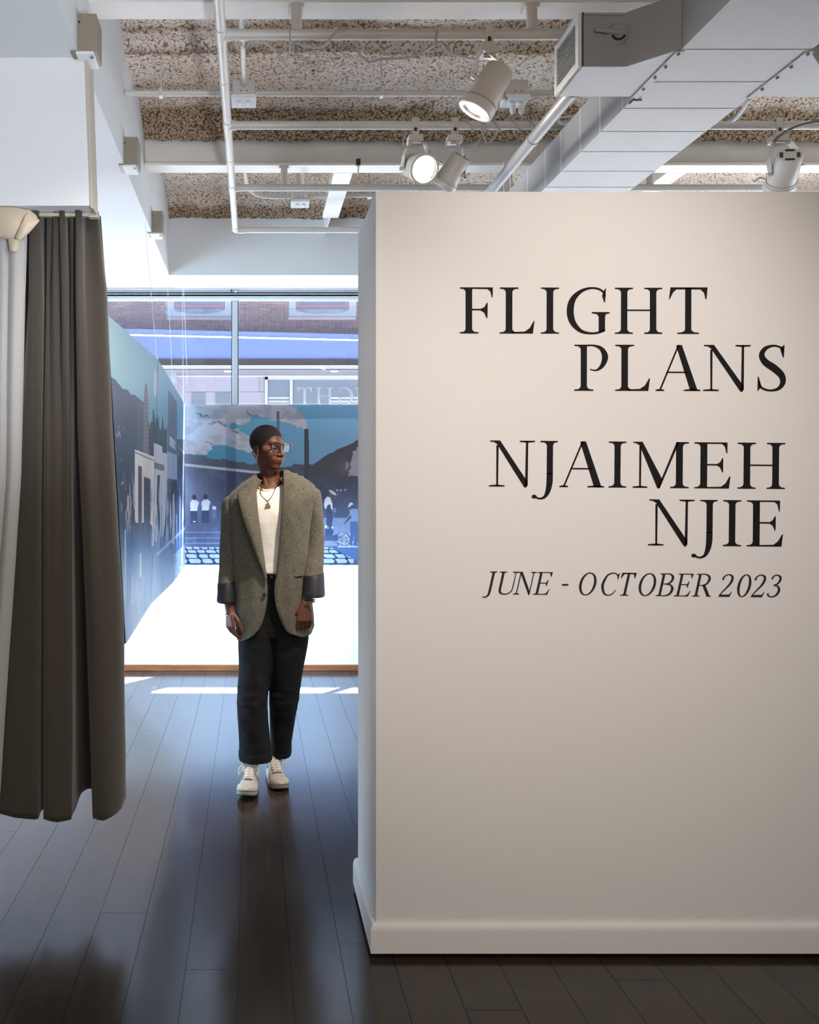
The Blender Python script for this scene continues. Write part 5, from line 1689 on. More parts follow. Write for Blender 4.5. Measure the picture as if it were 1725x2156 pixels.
fold([[(60, 446, -.014), (68, 452, -.020), (76, 458, -.022), (84, 464, -.016)],
      [(52, 456, -.054), (60, 466, -.060), (68, 472, -.054), (76, 474, -.036)],
      [(42, 476, -.060), (48, 484, -.066), (56, 490, -.058), (64, 488, -.040)],
      [(32, 500, -.050), (36, 504, -.052), (42, 507, -.048), (50, 502, -.036)]], 'turned_corner')
fold([[(18, 500, -.02), (26, 502, -.03), (36, 504, -.03), (46, 500, -.018)],
      [(20, 514, -.018), (27, 516, -.028), (34, 516, -.026), (42, 510, -.014)],
      [(22, 528, -.012), (28, 530, -.018), (33, 528, -.016), (38, 522, -.01)]], 'tuck')

# ------------------------------------------------------------------ person
D0 = 3.86
K = FOC / D0                     # pixels per metre at the person
def PP(px, py, dy=0.0):
    return P(px, py, D0 + dy)
person = thing('person', 'person in grey brown tweed blazer, white shirt and black trousers, wearing glasses, walking forward', 'person', (0.08, D0, 0.0))

def skin_mat():
    m = NT('skin')
    a = m.n('ShaderNodeVertexColor')
    a.layer_name = 'tone'
    nz = m.noise(45, 4, 0.6, m.coord('Object'))
    mx = m.n('ShaderNodeMix', data_type='RGBA', blend_type='MULTIPLY')
    mx.inputs['Factor'].default_value = 0.35
    r = m.ramp(nz.outputs['Fac'], [(0.3, (0.7, 0.68, 0.66)), (0.7, (1, 1, 1))])
    m.l(a.outputs[0], mx.inputs['A'])
    m.l(r.outputs[0], mx.inputs['B'])
    m.l(mx.outputs['Result'], m.b.inputs['Base Color'])
    m.b.inputs['Roughness'].default_value = 0.47
    m.b.inputs['Specular IOR Level'].default_value = 0.45
    m.b.inputs['Subsurface Weight'].default_value = 0.06
    m.b.inputs['Subsurface Radius'].default_value = (0.012, 0.005, 0.003)
    n2 = m.noise(420, 3, 0.6, m.coord('Object'))
    m.bump(n2.outputs['Fac'], 0.08, 0.001)
    return m.m
M['skin'] = skin_mat()
M['hair'] = mat('hair', (0.012, 0.009, 0.008), 0.75, spec=0.25, bump=0.9, bscale=420, bdist=0.003)
def tweed():
    m = NT('tweed')
    co = m.coord('Object', (1.0, 1.0, 0.8))
    nz = m.noise(330, 4, 0.8, co)
    n2 = m.noise(26, 4, 0.6, m.coord('Object'))
    r = m.ramp(nz.outputs['Fac'], [(0.34, (0.022, 0.021, 0.018)), (0.47, (0.105, 0.097, 0.076)), (0.60, (0.19, 0.178, 0.14)), (0.73, (0.42, 0.39, 0.31))])
    r2 = m.ramp(n2.outputs['Fac'], [(0.3, (0.78, 0.78, 0.76)), (0.7, (1.08, 1.05, 1.0))])
    mx = m.n('ShaderNodeMix', data_type='RGBA', blend_type='MULTIPLY')
    mx.inputs['Factor'].default_value = 1.0
    m.l(r.outputs[0], mx.inputs['A'])
    m.l(r2.outputs[0], mx.inputs['B'])
    m.l(mx.outputs['Result'], m.b.inputs['Base Color'])
    m.b.inputs['Roughness'].default_value = 0.95
    m.b.inputs['Specular IOR Level'].default_value = 0.12
    m.b.inputs['Sheen Weight'].default_value = 0.15
    m.bump(nz.outputs['Fac'], 0.5, 0.003)
    return m.m
M['tweed'] = tweed()
M['lining'] = mat('dark_lining', (0.007, 0.006, 0.0105), 0.6, var=0.2, vscale=20)
M['shirt'] = mat('white_jersey', (0.74, 0.71, 0.66), 0.85, spec=0.2, var=0.04, vscale=18, bump=0.3, bscale=22, bdist=0.012)
M['denim'] = mat('black_denim', (0.010, 0.010, 0.011), 0.9, spec=0.15, var=0.3, vscale=30, bump=0.3, bscale=16, bdist=0.012)
M['canvas'] = mat('off_white_canvas', (0.40, 0.365, 0.31), 0.85, spec=0.2, var=0.1, vscale=30, bump=0.2, bscale=300)
M['rubber'] = mat('off_white_rubber', (0.38, 0.34, 0.285), 0.5, var=0.08, vscale=40)
M['outsole'] = mat('dark_outsole', (0.02, 0.018, 0.017), 0.8)
M['lace'] = mat('cream_lace', (0.62, 0.57, 0.48), 0.85)
M['frame'] = mat('tortoise_frame', (0.028, 0.014, 0.010), 0.18, spec=0.6)
M['gold'] = mat('gold_metal', (0.72, 0.50, 0.22), 0.28, metal=1.0)
M['silver'] = mat('pale_metal', (0.85, 0.84, 0.80), 0.22, metal=1.0)
M['copper'] = mat('copper_pendant', (0.30, 0.12, 0.06), 0.4)
M['eye'] = mat('eye_white', (0.55, 0.50, 0.46), 0.15)
M['iris'] = mat('iris', (0.008, 0.005, 0.004), 0.1)
M['lens_clear'] = glass('spectacle_lens', (0.93, 0.93, 0.93), 1.5)

# ---- signed distance helpers on arrays of points (N, 3)
def sd_ell(p, c, r):
    q = (p - np.array(c)) / np.array(r)
    k0 = np.linalg.norm(q, axis=1)
    k1 = np.linalg.norm(q / np.array(r), axis=1)
    return k0 * (k0 - 1) / np.maximum(k1, 1e-9)
def sd_cap(p, a, b, ra, rb=None):
    rb = ra if rb is None else rb
    a, b = np.array(a, float), np.array(b, float)
    ab = b - a
    t = np.clip(((p - a) @ ab) / (ab @ ab), 0, 1)
    return np.linalg.norm(p - a - t[:, None] * ab, axis=1) - (ra + (rb - ra) * t)
def smin(a, b, k):
    h = np.clip(0.5 + 0.5 * (b - a) / k, 0, 1)
    return b * (1 - h) + a * h - k * h * (1 - h)
def smax(a, b, k):
    return -smin(-a, -b, k)
def head_sdf(p):
    x = np.abs(p[:, 0])
    m = p.copy()
    m[:, 0] = x
    d = sd_ell(p, (0, -0.018, 0.034), (0.072, 0.094, 0.081))
    d = smin(d, sd_ell(p, (0, 0.020, -0.022), (0.060, 0.066, 0.078)), 0.02)
    d = smin(d, sd_ell(p, (0, 0.036, -0.074), (0.040, 0.044, 0.034)), 0.02)
    d = smin(d, sd_cap(m, (0.049, -0.002, -0.050), (0.018, 0.058, -0.097), 0.014), 0.02)
    d = smin(d, sd_cap(p, (-0.008, 0.068, -0.100), (0.008, 0.068, -0.100), 0.016), 0.014)
    d = smin(d, sd_cap(m, (0.046, 0.056, -0.026), (0.056, 0.03, -0.014), 0.017), 0.02)
    d = smin(d, sd_cap(m, (0.010, 0.084, 0.017), (0.042, 0.068, 0.020), 0.008), 0.014)
    d = smin(d, sd_ell(p, (0, 0.070, -0.064), (0.036, 0.028, 0.029)), 0.014)
    d = smin(d, sd_ell(m, (0.034, 0.046, -0.050), (0.026, 0.034, 0.034)), 0.02)
    d = smax(d, -sd_ell(m, (0.032, 0.096, -0.002), (0.019, 0.019, 0.011)), 0.010)
    d = smin(d, sd_ell(m, (0.032, 0.066, -0.002), (0.0155, 0.0135, 0.0125)), 0.005)
    d = smin(d, sd_cap(p, (0, 0.083, 0.008), (0, 0.103, -0.033), 0.008, 0.0115), 0.010)
    d = smin(d, sd_ell(p, (0, 0.1035, -0.037), (0.0145, 0.0115, 0.0105)), 0.006)
    d = smin(d, sd_ell(m, (0.0175, 0.091, -0.039), (0.0105, 0.012, 0.0085)), 0.006)
    d = smin(d, sd_cap(m, (0.0, 0.0985, -0.0615), (0.023, 0.084, -0.0655), 0.0078, 0.004), 0.004)
    d = smin(d, sd_cap(m, (0.0, 0.0965, -0.0765), (0.020, 0.083, -0.0720), 0.0088, 0.0045), 0.004)
    d = smax(d, -sd_cap(m, (0.0, 0.1080, -0.0685), (0.022, 0.091, -0.0690), 0.0012), 0.003)
    return d

HS = 0.905
YAW = math.radians(46)
head_c = PP(564.5, 941.5, -0.005)
Rm = Matrix.Rotation(YAW, 4, 'Z') @ Matrix.Rotation(math.radians(3), 4, 'X')
# local: x to the person's left, y forward; the face turns from the viewer towards the right
LOC = Matrix.Translation(head_c) @ Rm @ Matrix.Diagonal((HS, -HS, HS, 1))
def HL(x, y, z):
    return LOC @ Vector((x, y, z))

def head_points(nu, nv):
    th = np.linspace(0.0, PI, nv)
    ph = np.linspace(0, 2 * PI, nu, endpoint=False)
    T, F_ = np.meshgrid(th, ph, indexing='ij')
    dirs = np.stack([np.sin(T) * np.cos(F_), np.sin(T) * np.sin(F_), np.cos(T)], -1).reshape(-1, 3)
    r = np.full(len(dirs), 0.20)
    c0 = np.array([0, 0.0, 0.0])
    for _ in range(70):
        r -= 0.7 * head_sdf(c0 + dirs * r[:, None])
    return c0 + dirs * r[:, None], dirs

def tube_closed(mb, pts, radii, seg=20, ball=True):
    mb.tube(pts, radii, seg)
    if ball:
        mb.ball(pts[0], radii[0], seg, 10)
        mb.ball(pts[-1], radii[-1], seg, 10)

def loft(mb, rows, seg=40, n=2.0, cap=True):
    """rows: (center Vector, half width, half depth)"""
    vs = []
    for (c, hw, hd) in rows:
        for k in range(seg):
            a = 2 * PI * k / seg
            ca, sa = math.cos(a), math.sin(a)
            vs.append((c[0] + hw * math.copysign(abs(ca) ** (2 / n), ca), c[1] + hd * math.copysign(abs(sa) ** (2 / n), sa), c[2]))
    fs = []
    R = len(rows)
    for i in range(R - 1):
        for k in range(seg):
            fs.append((i * seg + k, i * seg + (k + 1) % seg, (i + 1) * seg + (k + 1) % seg, (i + 1) * seg + k))
    if cap:
        fs.append(tuple(range(seg - 1, -1, -1)))
        fs.append(tuple((R - 1) * seg + k for k in range(seg)))
    mb.add(vs, fs)

def dens(rows, n=6):
    """interpolate rows of (px, py, dy, hw_px, hd_m) smoothly"""
    out = []
    for q in smooth_curve(rows, n):
        d = D0 + q[2]
        out.append((P(q[0], q[1], d), q[3] * d / FOC, q[4]))
    return out

def remeshed(mb, name, voxel, smooth_iter=2, smooth_fac=0.5):
    """join overlapping closed shapes into one continuous skin"""
    o = mb.build(name + '_raw')
    md = o.modifiers.new('remesh', 'REMESH')
    md.mode = 'VOXEL'
    md.voxel_size = voxel
    s = o.modifiers.new('smooth', 'SMOOTH')
    s.iterations = smooth_iter
    s.factor = smooth_fac
    dg = bpy.context.evaluated_depsgraph_get()
    dg.update()
    me = bpy.data.meshes.new_from_object(o.evaluated_get(dg))
    me.name = name
    old = o.data
    bpy.data.objects.remove(o)
    bpy.data.meshes.remove(old)
    me.shade_smooth()
    return me

def add_mesh(name, me, m, parent):
    me.materials.clear()
    me.materials.append(m)
    o = bpy.data.objects.new(name, me)
    COL.objects.link(o)
    o.parent = parent
    o.matrix_parent_inverse = parent_inv(parent)
    return o

# ---- body: head, neck, trunk, arms with hands, legs
body = MB()
NU, NV = 150, 120
hp, hdirs = head_points(NU, NV)
fs = []
for i in range(NV - 1):
    for k in range(NU):
        fs.append((i * NU + k, i * NU + (k + 1) % NU, (i + 1) * NU + (k + 1) % NU, (i + 1) * NU + k))
body.add([HL(*q) for q in hp], fs)
# ears
for s in (-1, 1):
    pts = []
    for i in range(13):
        a = -2.2 + 4.6 * i / 12
        pts.append(HL(s * (0.074 + 0.007 * math.sin(a + 2.2)), -0.014 + -0.015 * math.cos(a), -0.022 + 0.027 * math.sin(a)))
    rr = [0.0052 * HS] * 13
    body.tube(pts, rr, 10)
    for q, r0 in zip(pts, rr):
        body.ball(q, r0, 8, 6)
    mbe = MB().ball((0, 0, 0), (0.006, 0.014, 0.024), 14, 10)
    body.add([HL(s * 0.070 + v[0], -0.014 + v[1], -0.024 + v[2]) for v in mbe.v], mbe.f)
    body.ball(HL(s * 0.072, -0.004, -0.046), 0.0075, 10, 8)
# neck
c0 = HL(0, -0.022, -0.045)
neck = smooth_curve([tuple(c0) + (0.047,), tuple(PP(566, 985, 0.012)) + (0.046,), tuple(PP(568, 1004, 0.018)) + (0.049,), tuple(PP(569, 1024, 0.022)) + (0.062,), tuple(PP(570, 1042, 0.02)) + (0.075,)], 6)
tube_closed(body, [Vector(q[:3]) for q in neck], [q[3] for q in neck], 28)
# sterno muscles
for (a, b) in (((549, 972, 0.012), (562, 1030, -0.030)), ((584, 988, 0.012), (575, 1030, -0.030))):
    tube_closed(body, [PP(*a), PP(*b)], [0.013, 0.012], 12)
# trunk
loft(body, dens([(570, 1022, 0.02, 30, 0.06), (570, 1040, 0.015, 66, 0.075), (570, 1075, 0.0, 74, 0.095), (570, 1120, 0.0, 68, 0.098), (571, 1180, 0.0, 58, 0.09), (573, 1240, 0.01, 56, 0.082), (575, 1300, 0.01, 58, 0.078), (575, 1330, 0.01, 46, 0.06)], 4), 40, 2.2)
# arms
def limb(pts, rr, n=6, seg=20):
    c = smooth_curve([tuple(p) + (r,) for p, r in zip(pts, rr)], n)
    tube_closed(body, [Vector(q[:3]) for q in c], [q[3] for q in c], seg)
wr_l = PP(484.5, 1287, -0.055)
wr_r = PP(644, 1272, -0.110)
limb([PP(497, 1060, 0.01), PP(485, 1110, 0.02), PP(480, 1172, 0.025), PP(481, 1225, -0.01), PP(482.5, 1262, -0.04), wr_l], [0.045, 0.042, 0.036, 0.033, 0.026, 0.0215])
limb([PP(652, 1048, 0.01), PP(661, 1100, 0.02), PP(664, 1160, 0.02), PP(657, 1215, -0.045), PP(648, 1252, -0.09), wr_r], [0.045, 0.042, 0.036, 0.033, 0.026, 0.0215])

def hand(wrist, D, N, curl, spread=0.08, scale=1.0, thumb_in=0.25):
    """D fingers' direction, N back of the hand; thumb side = D x N or its opposite, given by sign of curl pair"""
    D = Vector(D).normalized()
    N = (Vector(N) - D * Vector(N).dot(D)).normalized()
    S = curl['side'] * D.cross(N).normalized()
    def L(d, s, n):
        return wrist + (D * d + S * s + N * n) * scale
    # palm
    for (s0, s1, r0, r1) in ((0.012, 0.030, 0.0150, 0.0125), (0.006, 0.010, 0.0155, 0.0130), (-0.004, -0.010, 0.0150, 0.0125), (-0.012, -0.029, 0.0140, 0.0115)):
        tube_closed(body, [L(-0.01, s0 * 0.7, 0), L(0.03, lerp(s0, s1, 0.5), 0.001), L(0.078, s1, 0.002)], [r0 * scale, r0 * scale, r1 * scale], 14)
    tube_closed(body, [L(0.010, 0.014, -0.008), L(0.040, 0.026, -0.012)], [0.015 * scale, 0.013 * scale], 14)
    fl = [(0.030, 0.042, 0.026, 0.021, 0.0088), (0.0105, 0.046, 0.029, 0.022, 0.0090), (-0.0095, 0.043, 0.027, 0.022, 0.0086), (-0.028, 0.034, 0.021, 0.019, 0.0078)]
    for i, (s, a, b, c, r) in enumerate(fl):
        ang = curl['base'][i]
        p = L(0.080, s, 0.0015)
        fan = S * (spread * (1.5 - i) * 0.4)
        pts = [p - D * 0.01 * scale, p]
        th = ang
        for ln, add in ((a, 0.0), (b, curl['mid'][i]), (c, curl['tip'][i])):
            th += add
            dirv = (D * math.cos(th) - N * math.sin(th) + fan).normalized()
            p = p + dirv * ln * scale
            pts.append(p)
        rad = [r * 1.05, r * 1.02, r * 0.98, r * 0.88, r * 0.72]
        c_ = smooth_curve([tuple(q) + (k * scale,) for q, k in zip(pts, rad)], 5)
        tube_closed(body, [Vector(q[:3]) for q in c_], [q[3] for q in c_], 12)
    # thumb
    t0 = L(0.018, 0.022, -0.008)
    d1 = (D * 0.72 + S * 0.62 - N * thumb_in).normalized()
    d2 = (D * 0.93 + S * 0.20 - N * thumb_in).normalized()
    t1 = t0 + d1 * 0.042 * scale
    t2 = t1 + d2 * 0.031 * scale
    t3 = t2 + d2 * 0.024 * scale
    c_ = smooth_curve([tuple(q) + (k * scale,) for q, k in zip((t0, t1, t2, t3), (0.0135, 0.0112, 0.0100, 0.0078))], 5)
    tube_closed(body, [Vector(q[:3]) for q in c_], [q[3] for q in c_], 12)
    return L, (t2, t3)

hand(wr_l, (0.06, -0.10, -1.0), (-0.86, -0.5, 0.0),
     dict(side=-1, base=(0.30, 0.42, 0.50, 0.55), mid=(0.50, 0.6, 0.65, 0.7), tip=(0.35, 0.4, 0.4, 0.4)), scale=0.90)
hand(wr_r, (-0.05, -0.06, -1.0), (0.22, -0.97, 0.0),
     dict(side=1, base=(0.35, 0.42, 0.45, 0.5), mid=(0.75, 0.8, 0.85, 0.9), tip=(0.5, 0.5, 0.5, 0.5)), scale=0.94, thumb_in=0.15)
# legs
limb([PP(545, 1330, 0.01), PP(541, 1400, -0.01), PP(536, 1480, -0.045), PP(530, 1540, -0.05), PP(527, 1590, -0.050), P(526, 1625, D0 - 0.055)], [0.068, 0.064, 0.05, 0.047, 0.031, 0.032])
limb([PP(602, 1330, 0.01), PP(600, 1400, 0.01), PP(597, 1480, 0.03), PP(592, 1535, 0.06), PP(580, 1580, 0.085), P(575.5, 1616, D0 + 0.085)], [0.068, 0.064, 0.05, 0.046, 0.030, 0.032])
me = remeshed(body, 'body', 0.0025, 2, 0.5)
n = len(me.vertices)
co = np.empty(n * 3, np.float32)
me.vertices.foreach_get('co', co)
co = co.reshape(-1, 3)
inv = np.array(LOC.inverted())
loc = co @ inv[:3, :3].T + inv[:3, 3]
tone = np.empty((n, 4), np.float32)
tone[:] = (*lin((98, 56, 38)), 1)
x_, y_, z_ = loc[:, 0], loc[:, 1], loc[:, 2]
in_head = (np.abs(z_) < 0.14) & (np.abs(x_) < 0.1) & (np.abs(y_) < 0.14)
lips = in_head & (y_ > 0.074) & (np.abs(x_) < 0.024) & ((((x_ / 0.0245) ** 2 + ((z_ + 0.0685) / 0.0145) ** 2) < 1))
tone[lips, :3] = lin((96, 52, 44))
mline = in_head & (y_ > 0.078) & (np.abs(x_) < 0.023) & (np.abs(z_ + 0.0687 + 0.9 * x_ * x_ * 4) < 0.0019)
tone[mline, :3] = lin((30, 14, 12))
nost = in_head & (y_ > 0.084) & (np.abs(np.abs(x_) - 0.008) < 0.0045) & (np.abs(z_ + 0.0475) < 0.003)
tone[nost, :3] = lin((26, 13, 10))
brow = in_head & (y_ > 0.05) & (np.abs(np.abs(x_) - 0.032) < 0.021) & (np.abs(z_ - 0.0235 + 0.12 * (np.abs(np.abs(x_) - 0.028))) < 0.0035)
tone[brow, :3] = lin((38, 26, 22))
hlz = np.interp(y_, [-0.11, -0.05, -0.03, -0.012, 0.0, 0.018, 0.030, 0.045, 0.06, 0.08], [-0.052, -0.055, -0.040, -0.004, -0.010, -0.006, 0.018, 0.036, 0.054, 0.066])
stub = np.clip(1 - (hlz - z_) / 0.020, 0, 1) * in_head
tone[:, :3] = tone[:, :3] * (1 - 0.8 * stub)[:, None] + np.array(lin((24, 16, 13)))[None, :] * (0.8 * stub)[:, None]
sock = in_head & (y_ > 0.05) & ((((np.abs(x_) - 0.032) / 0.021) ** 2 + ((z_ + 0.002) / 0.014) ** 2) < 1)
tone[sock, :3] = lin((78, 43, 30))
at = me.color_attributes.new('tone', 'FLOAT_COLOR', 'POINT')
at.data.foreach_set('color', tone.ravel())
add_mesh('body', me, M['skin'], person)

# ---- hair: close-cropped cap following the skull
hu, hv = 220, 150
hp2, _ = head_points(hu, hv)
hl = np.interp(hp2[:, 1], [-0.11, -0.05, -0.03, -0.012, 0.0, 0.018, 0.030, 0.045, 0.06, 0.08], [-0.052, -0.055, -0.040, -0.004, -0.010, -0.006, 0.018, 0.036, 0.054, 0.066])
hl = hl + 0.0035 * np.array([mnoise.noise(Vector((q[0] * 90, q[1] * 90, 1.3))) for q in hp2])
mask = hp2[:, 2] > hl
fs = []
for i in range(hv - 1):
    for k in range(hu):
        q = (i * hu + k, i * hu + (k + 1) % hu, (i + 1) * hu + (k + 1) % hu, (i + 1) * hu + k)
        if all(mask[j] for j in q):
            fs.append(q)
off = hp2 / np.linalg.norm(hp2, axis=1)[:, None] * ((0.0004 + 0.0026 * np.clip((hp2[:, 2] - hl) / 0.022, 0, 1)) + 0.0006 * rng.random(len(hp2)))[:, None]
used = sorted({j for f in fs for j in f})
mp = {j: i for i, j in enumerate(used)}
o = MB().add([HL(*(hp2[j] + off[j])) for j in used], [tuple(mp[j] for j in f) for f in fs]).build('hair', M['hair'], person, smooth=True, angle=180)
sm = o.modifiers.new('thickness', 'SOLIDIFY')
sm.thickness = 0.005
sm.offset = -1

# ---- eyes
for s in (-1, 1):
    mb = MB().ball((0, 0, 0), (0.0125, 0.0065, 0.0058), 20, 14)
    c = Vector((s * 0.0325, 0.0752, -0.002))
    tilt = -s * 0.42
    def pt(v):
        x, y, z = v
        x, y = x * math.cos(tilt) - y * math.sin(tilt), x * math.sin(tilt) + y * math.cos(tilt)
        return HL(c.x + x, c.y + y, c.z + z)
    e = MB().add([pt(v) for v in mb.v], mb.f).build('eye', M['eye'], person, smooth=True)
    mb = MB().ball((0.001, 0.0035, 0.0008), (0.0052, 0.0036, 0.0050), 16, 10)
    MB().add([pt(v) for v in mb.v], mb.f).build('iris', M['iris'], e, smooth=True)

# ---- glasses
gl_root = MB()
def rrect(cx, w, h, zc, n=8, rad=0.010):
    pts = []
    for (sx, sz, a0) in ((1, 1, 0), (-1, 1, PI / 2), (-1, -1, PI), (1, -1, 1.5 * PI)):
        for i in range(n + 1):
            a = a0 + PI / 2 * i / n
            pts.append((cx + sx * (w / 2 - rad) + rad * math.cos(a), zc + sz * (h / 2 - rad) + rad * math.sin(a)))
    return pts
def gp(x, z, f=0.0):
    """point on the gently curved front plane of the glasses"""
    return HL(x, 0.101 - 1.5 * x * x + f + 0.10 * z, z)
gz = -0.001
mb = MB()
for s in (-1, 1):
    pts = rrect(s * 0.0405, 0.060, 0.046, gz)
    pts = [(x * (1.0 if z < gz else 1.0) + s * 0.003 * (z - gz) / 0.022, z) for (x, z) in pts]
    rad = [0.0023 + 0.0014 * max(0, (z - gz) / 0.022) for (x, z) in pts]
    mb.tube([gp(x, z) for (x, z) in pts], rad, 8, closed=True)
mb.tube([gp(-0.012, 0.011), gp(-0.006, 0.014, 0.002), gp(0.006, 0.014, 0.002), gp(0.012, 0.011)], 0.0026, 8)
gls = mb.build('glasses', M['frame'], person, smooth=True)
for s in (-1, 1):
    pts = smooth_curve([tuple(gp(s * 0.0705, 0.016)), tuple(HL(s * 0.0755, 0.080, 0.015)), tuple(HL(s * 0.079, 0.03, 0.010)), tuple(HL(s * 0.080, -0.010, 0.006)), tuple(HL(s * 0.079, -0.030, -0.010))], 5)
    MB().tube([tuple(v) for v in pts], [0.0028] * 6 + [0.0022] * (len(pts) - 6), 8).build('temple', M['frame'], gls, smooth=True)
    pts = rrect(s * 0.0405, 0.057, 0.043, gz)
    MB().add([gp(x, z) for x, z in pts], [tuple(range(len(pts)))]).build('lens', M['lens_clear'], gls)

# ---- jewellery
ch = [HL(-0.0785, -0.004, -0.050 - 0.011 * i) for i in range(4)]
mb = MB().tube([ch[0], ch[-1]], 0.0012, 6)
for i, q in enumerate(ch):
    mb.ball(q, 0.0028, 8, 6)
mb.build('earring', M['gold'], person, smooth=True)

# ---- clothes: shared torso surface of the blazer
ROWS = [  # py, x left, x right, front, back
    (1352, 500, 655, 0.120, 0.125), (1330, 498, 661, 0.122, 0.125), (1300, 496, 660, 0.124, 0.124), (1250, 493, 655, 0.126, 0.122),
    (1200, 490, 650, 0.128, 0.120), (1150, 488, 650, 0.132, 0.120), (1105, 485, 656, 0.136, 0.120), (1075, 482, 662, 0.132, 0.118),
    (1056, 478, 668, 0.120, 0.112), (1043, 478, 667, 0.108, 0.104), (1032, 484, 661, 0.096, 0.096), (1021, 496, 649, 0.084, 0.088),
    (1010, 512, 633, 0.072, 0.082), (1001, 528, 615, 0.060, 0.076), (994, 537, 602, 0.054, 0.070)]
RP = np.array([r_[0] for r_ in ROWS][::-1], float)
RT = np.array(ROWS, float)[::-1]
def trow(py):
    return [float(np.interp(py, RP, RT[:, i])) for i in range(1, 5)]
def nsup(py):
    return float(np.interp(py, [1056, 1200, 1350], [2.35, 2.6, 3.3]))
def tilt_py(px, py):
    w = np.interp(py, [994, 1050, 1120, 1250], [0.115, 0.115, 0.05, 0.0])
    return py - w * (px - 571)
CBY = 0.005
def front_y(px, py, extra=0.0):
    """distance of the blazer front at picture position (px, py)"""
    xl, xr, f, b = trow(py)
    c, h = (xl + xr) / 2, (xr - xl) / 2
    u = min(0.995, abs((px - c) / h))
    ns = nsup(py)
    return CBY - f * (1 - u ** ns) ** (1 / ns) - extra
def opening(py):
    xL = np.interp(py, [994, 1018, 1030, 1060, 1100, 1150, 1190, 1215, 1240, 1265, 1290, 1310, 1326, 1338, 1346, 1352],
                   [541, 541, 540, 542, 546, 552, 557.5, 561, 563.5, 562.5, 558.5, 553, 545, 535, 521, 506])
    xR = np.interp(py, [994, 1003, 1020, 1050, 1100, 1150, 1200, 1235, 1255, 1280, 1300, 1318, 1330, 1337, 1342, 1352],
                   [597, 597, 597, 595.5, 592, 588, 582.5, 578, 578, 582, 588, 596, 603, 610, 622, 640])
    return float(xL), float(xR)

def torso_pt(py, a, grow=0.0):
    """a: angle, 0 = right side (+x), pi/2 = back, pi = left, -pi/2 = front"""
    xl, xr, f, b = trow(py)
    c, h = (xl + xr) / 2, (xr - xl) / 2
    ca, sa = math.cos(a), math.sin(a)
    NSUP = nsup(py)
    px = c + h * math.copysign(abs(ca) ** (2 / NSUP), ca)
    dep = b if sa > 0 else f
    dy = CBY + (dep + grow) * math.copysign(abs(sa) ** (2 / NSUP), sa)
    # the hem is shorter at the back and on the right side
    hm = float(np.interp(a % (2 * PI), [0, 0.5 * PI, PI, 1.25 * PI, 1.5 * PI, 1.75 * PI, 2 * PI], [1331, 1334, 1345, 1351, 1350, 1341, 1331]))
    kq = min(1, max(0, (py - 1255) / 96.0))
    py = py + (hm - 1351) * kq * kq
    # hanging folds towards the hem
    w = np.interp(py, [1080, 1180, 1350], [0.0, 0.35, 1.0])
    dy += w * 0.006 * math.sin(px * 0.16 + 0.8) * (1 if sa < 0 else 1)
    return px, tilt_py(px, py), dy

def ang_at(py, px):
    xl, xr, f, b = trow(py)
    c, h = (xl + xr) / 2, (xr - xl) / 2
    u = max(-1, min(1, (px - c) / h))
    ca = math.copysign(abs(u) ** (nsup(py) / 2), u)
    return -math.acos(max(-1, min(1, ca)))        # front half: -pi..0

pys = [py for py in np.concatenate([np.linspace(1351, 1312, 16), np.linspace(1308, 1110, 40), np.linspace(1105, 1050, 20), np.linspace(1047, 994, 26)])]
NA = 96
vs = []
for py in pys:
    xL, xR = opening(py)
    a0 = ang_at(py, xR)
    a1 = ang_at(py, xL)
    a1 += 2 * PI
    for k in range(NA):
        a = lerp(a0, a1, k / (NA - 1))
        px, pyy, dy = torso_pt(py, a)
        q = PP(px, pyy, dy)
        q += Vector((0, 0.004 * mnoise.noise(Vector((q.x * 11, q.z * 7, 3.1))), 0))
        vs.append(tuple(q))
blz = MB().grid(vs, len(pys), NA).build('blazer', M['tweed'], person, smooth=True, angle=180)
s_ = blz.modifiers.new('thickness', 'SOLIDIFY')
s_.thickness = 0.005
s_.offset = 0.0

def strip(rows, name, m, parent, thick=0.004, n=5, sub=4):
    """rows: list of lists of 3d points; smoothed grid"""
    g = np.array([[tuple(q) for q in r_] for r_ in rows])
    g1 = np.array([smooth_curve([tuple(q) for q in g[i]], sub) for i in range(g.shape[0])])
    g2 = np.array([smooth_curve([tuple(q) for q in g1[:, j]], n) for j in range(g1.shape[1])])
    a, b = g2.shape[0], g2.shape[1]
    o = MB().grid(g2.reshape(-1, 3).tolist(), a, b).build(name, m, parent, smooth=True, angle=60)
    sd = o.modifiers.new('thickness', 'SOLIDIFY')
    sd.thickness = thick
    sd.offset = 0.0
    return o

# lapels lie over the fronts; the edge stands off a little
def lap_row(py, xin, xout, lift):
    r_ = []
    for t in (0, 0.35, 0.7, 1.0):
        px = lerp(xin, xout, t)
        # front_y works in untilted rows
        pyu = py + np.interp(py, [994, 1050, 1120, 1250], [0.115, 0.115, 0.05, 0.0]) * (px - 571)
        r_.append(PP(px, py, front_y(px, pyu, 0.007 + 1.5 * lift * math.sin(PI * min(t, 0.98) * 0.60))))
    return r_
lap = [(1016, 540, 533, 0.004), (1026, 538.5, 519, 0.007), (1036, 539, 508, 0.012), (1043.5, 539.5, 501.5, 0.017), (1060, 541, 503.5, 0.022), (1085, 544, 510, 0.027),
       (1115, 548.5, 520, 0.028), (1145, 552.5, 531, 0.025), (1172, 556, 541, 0.019), (1198, 559.5, 551, 0.011), (1222, 562.5, 560, 0.003)]
strip([lap_row(*q) for q in lap], 'lapel', M['tweed'], blz, n=4)
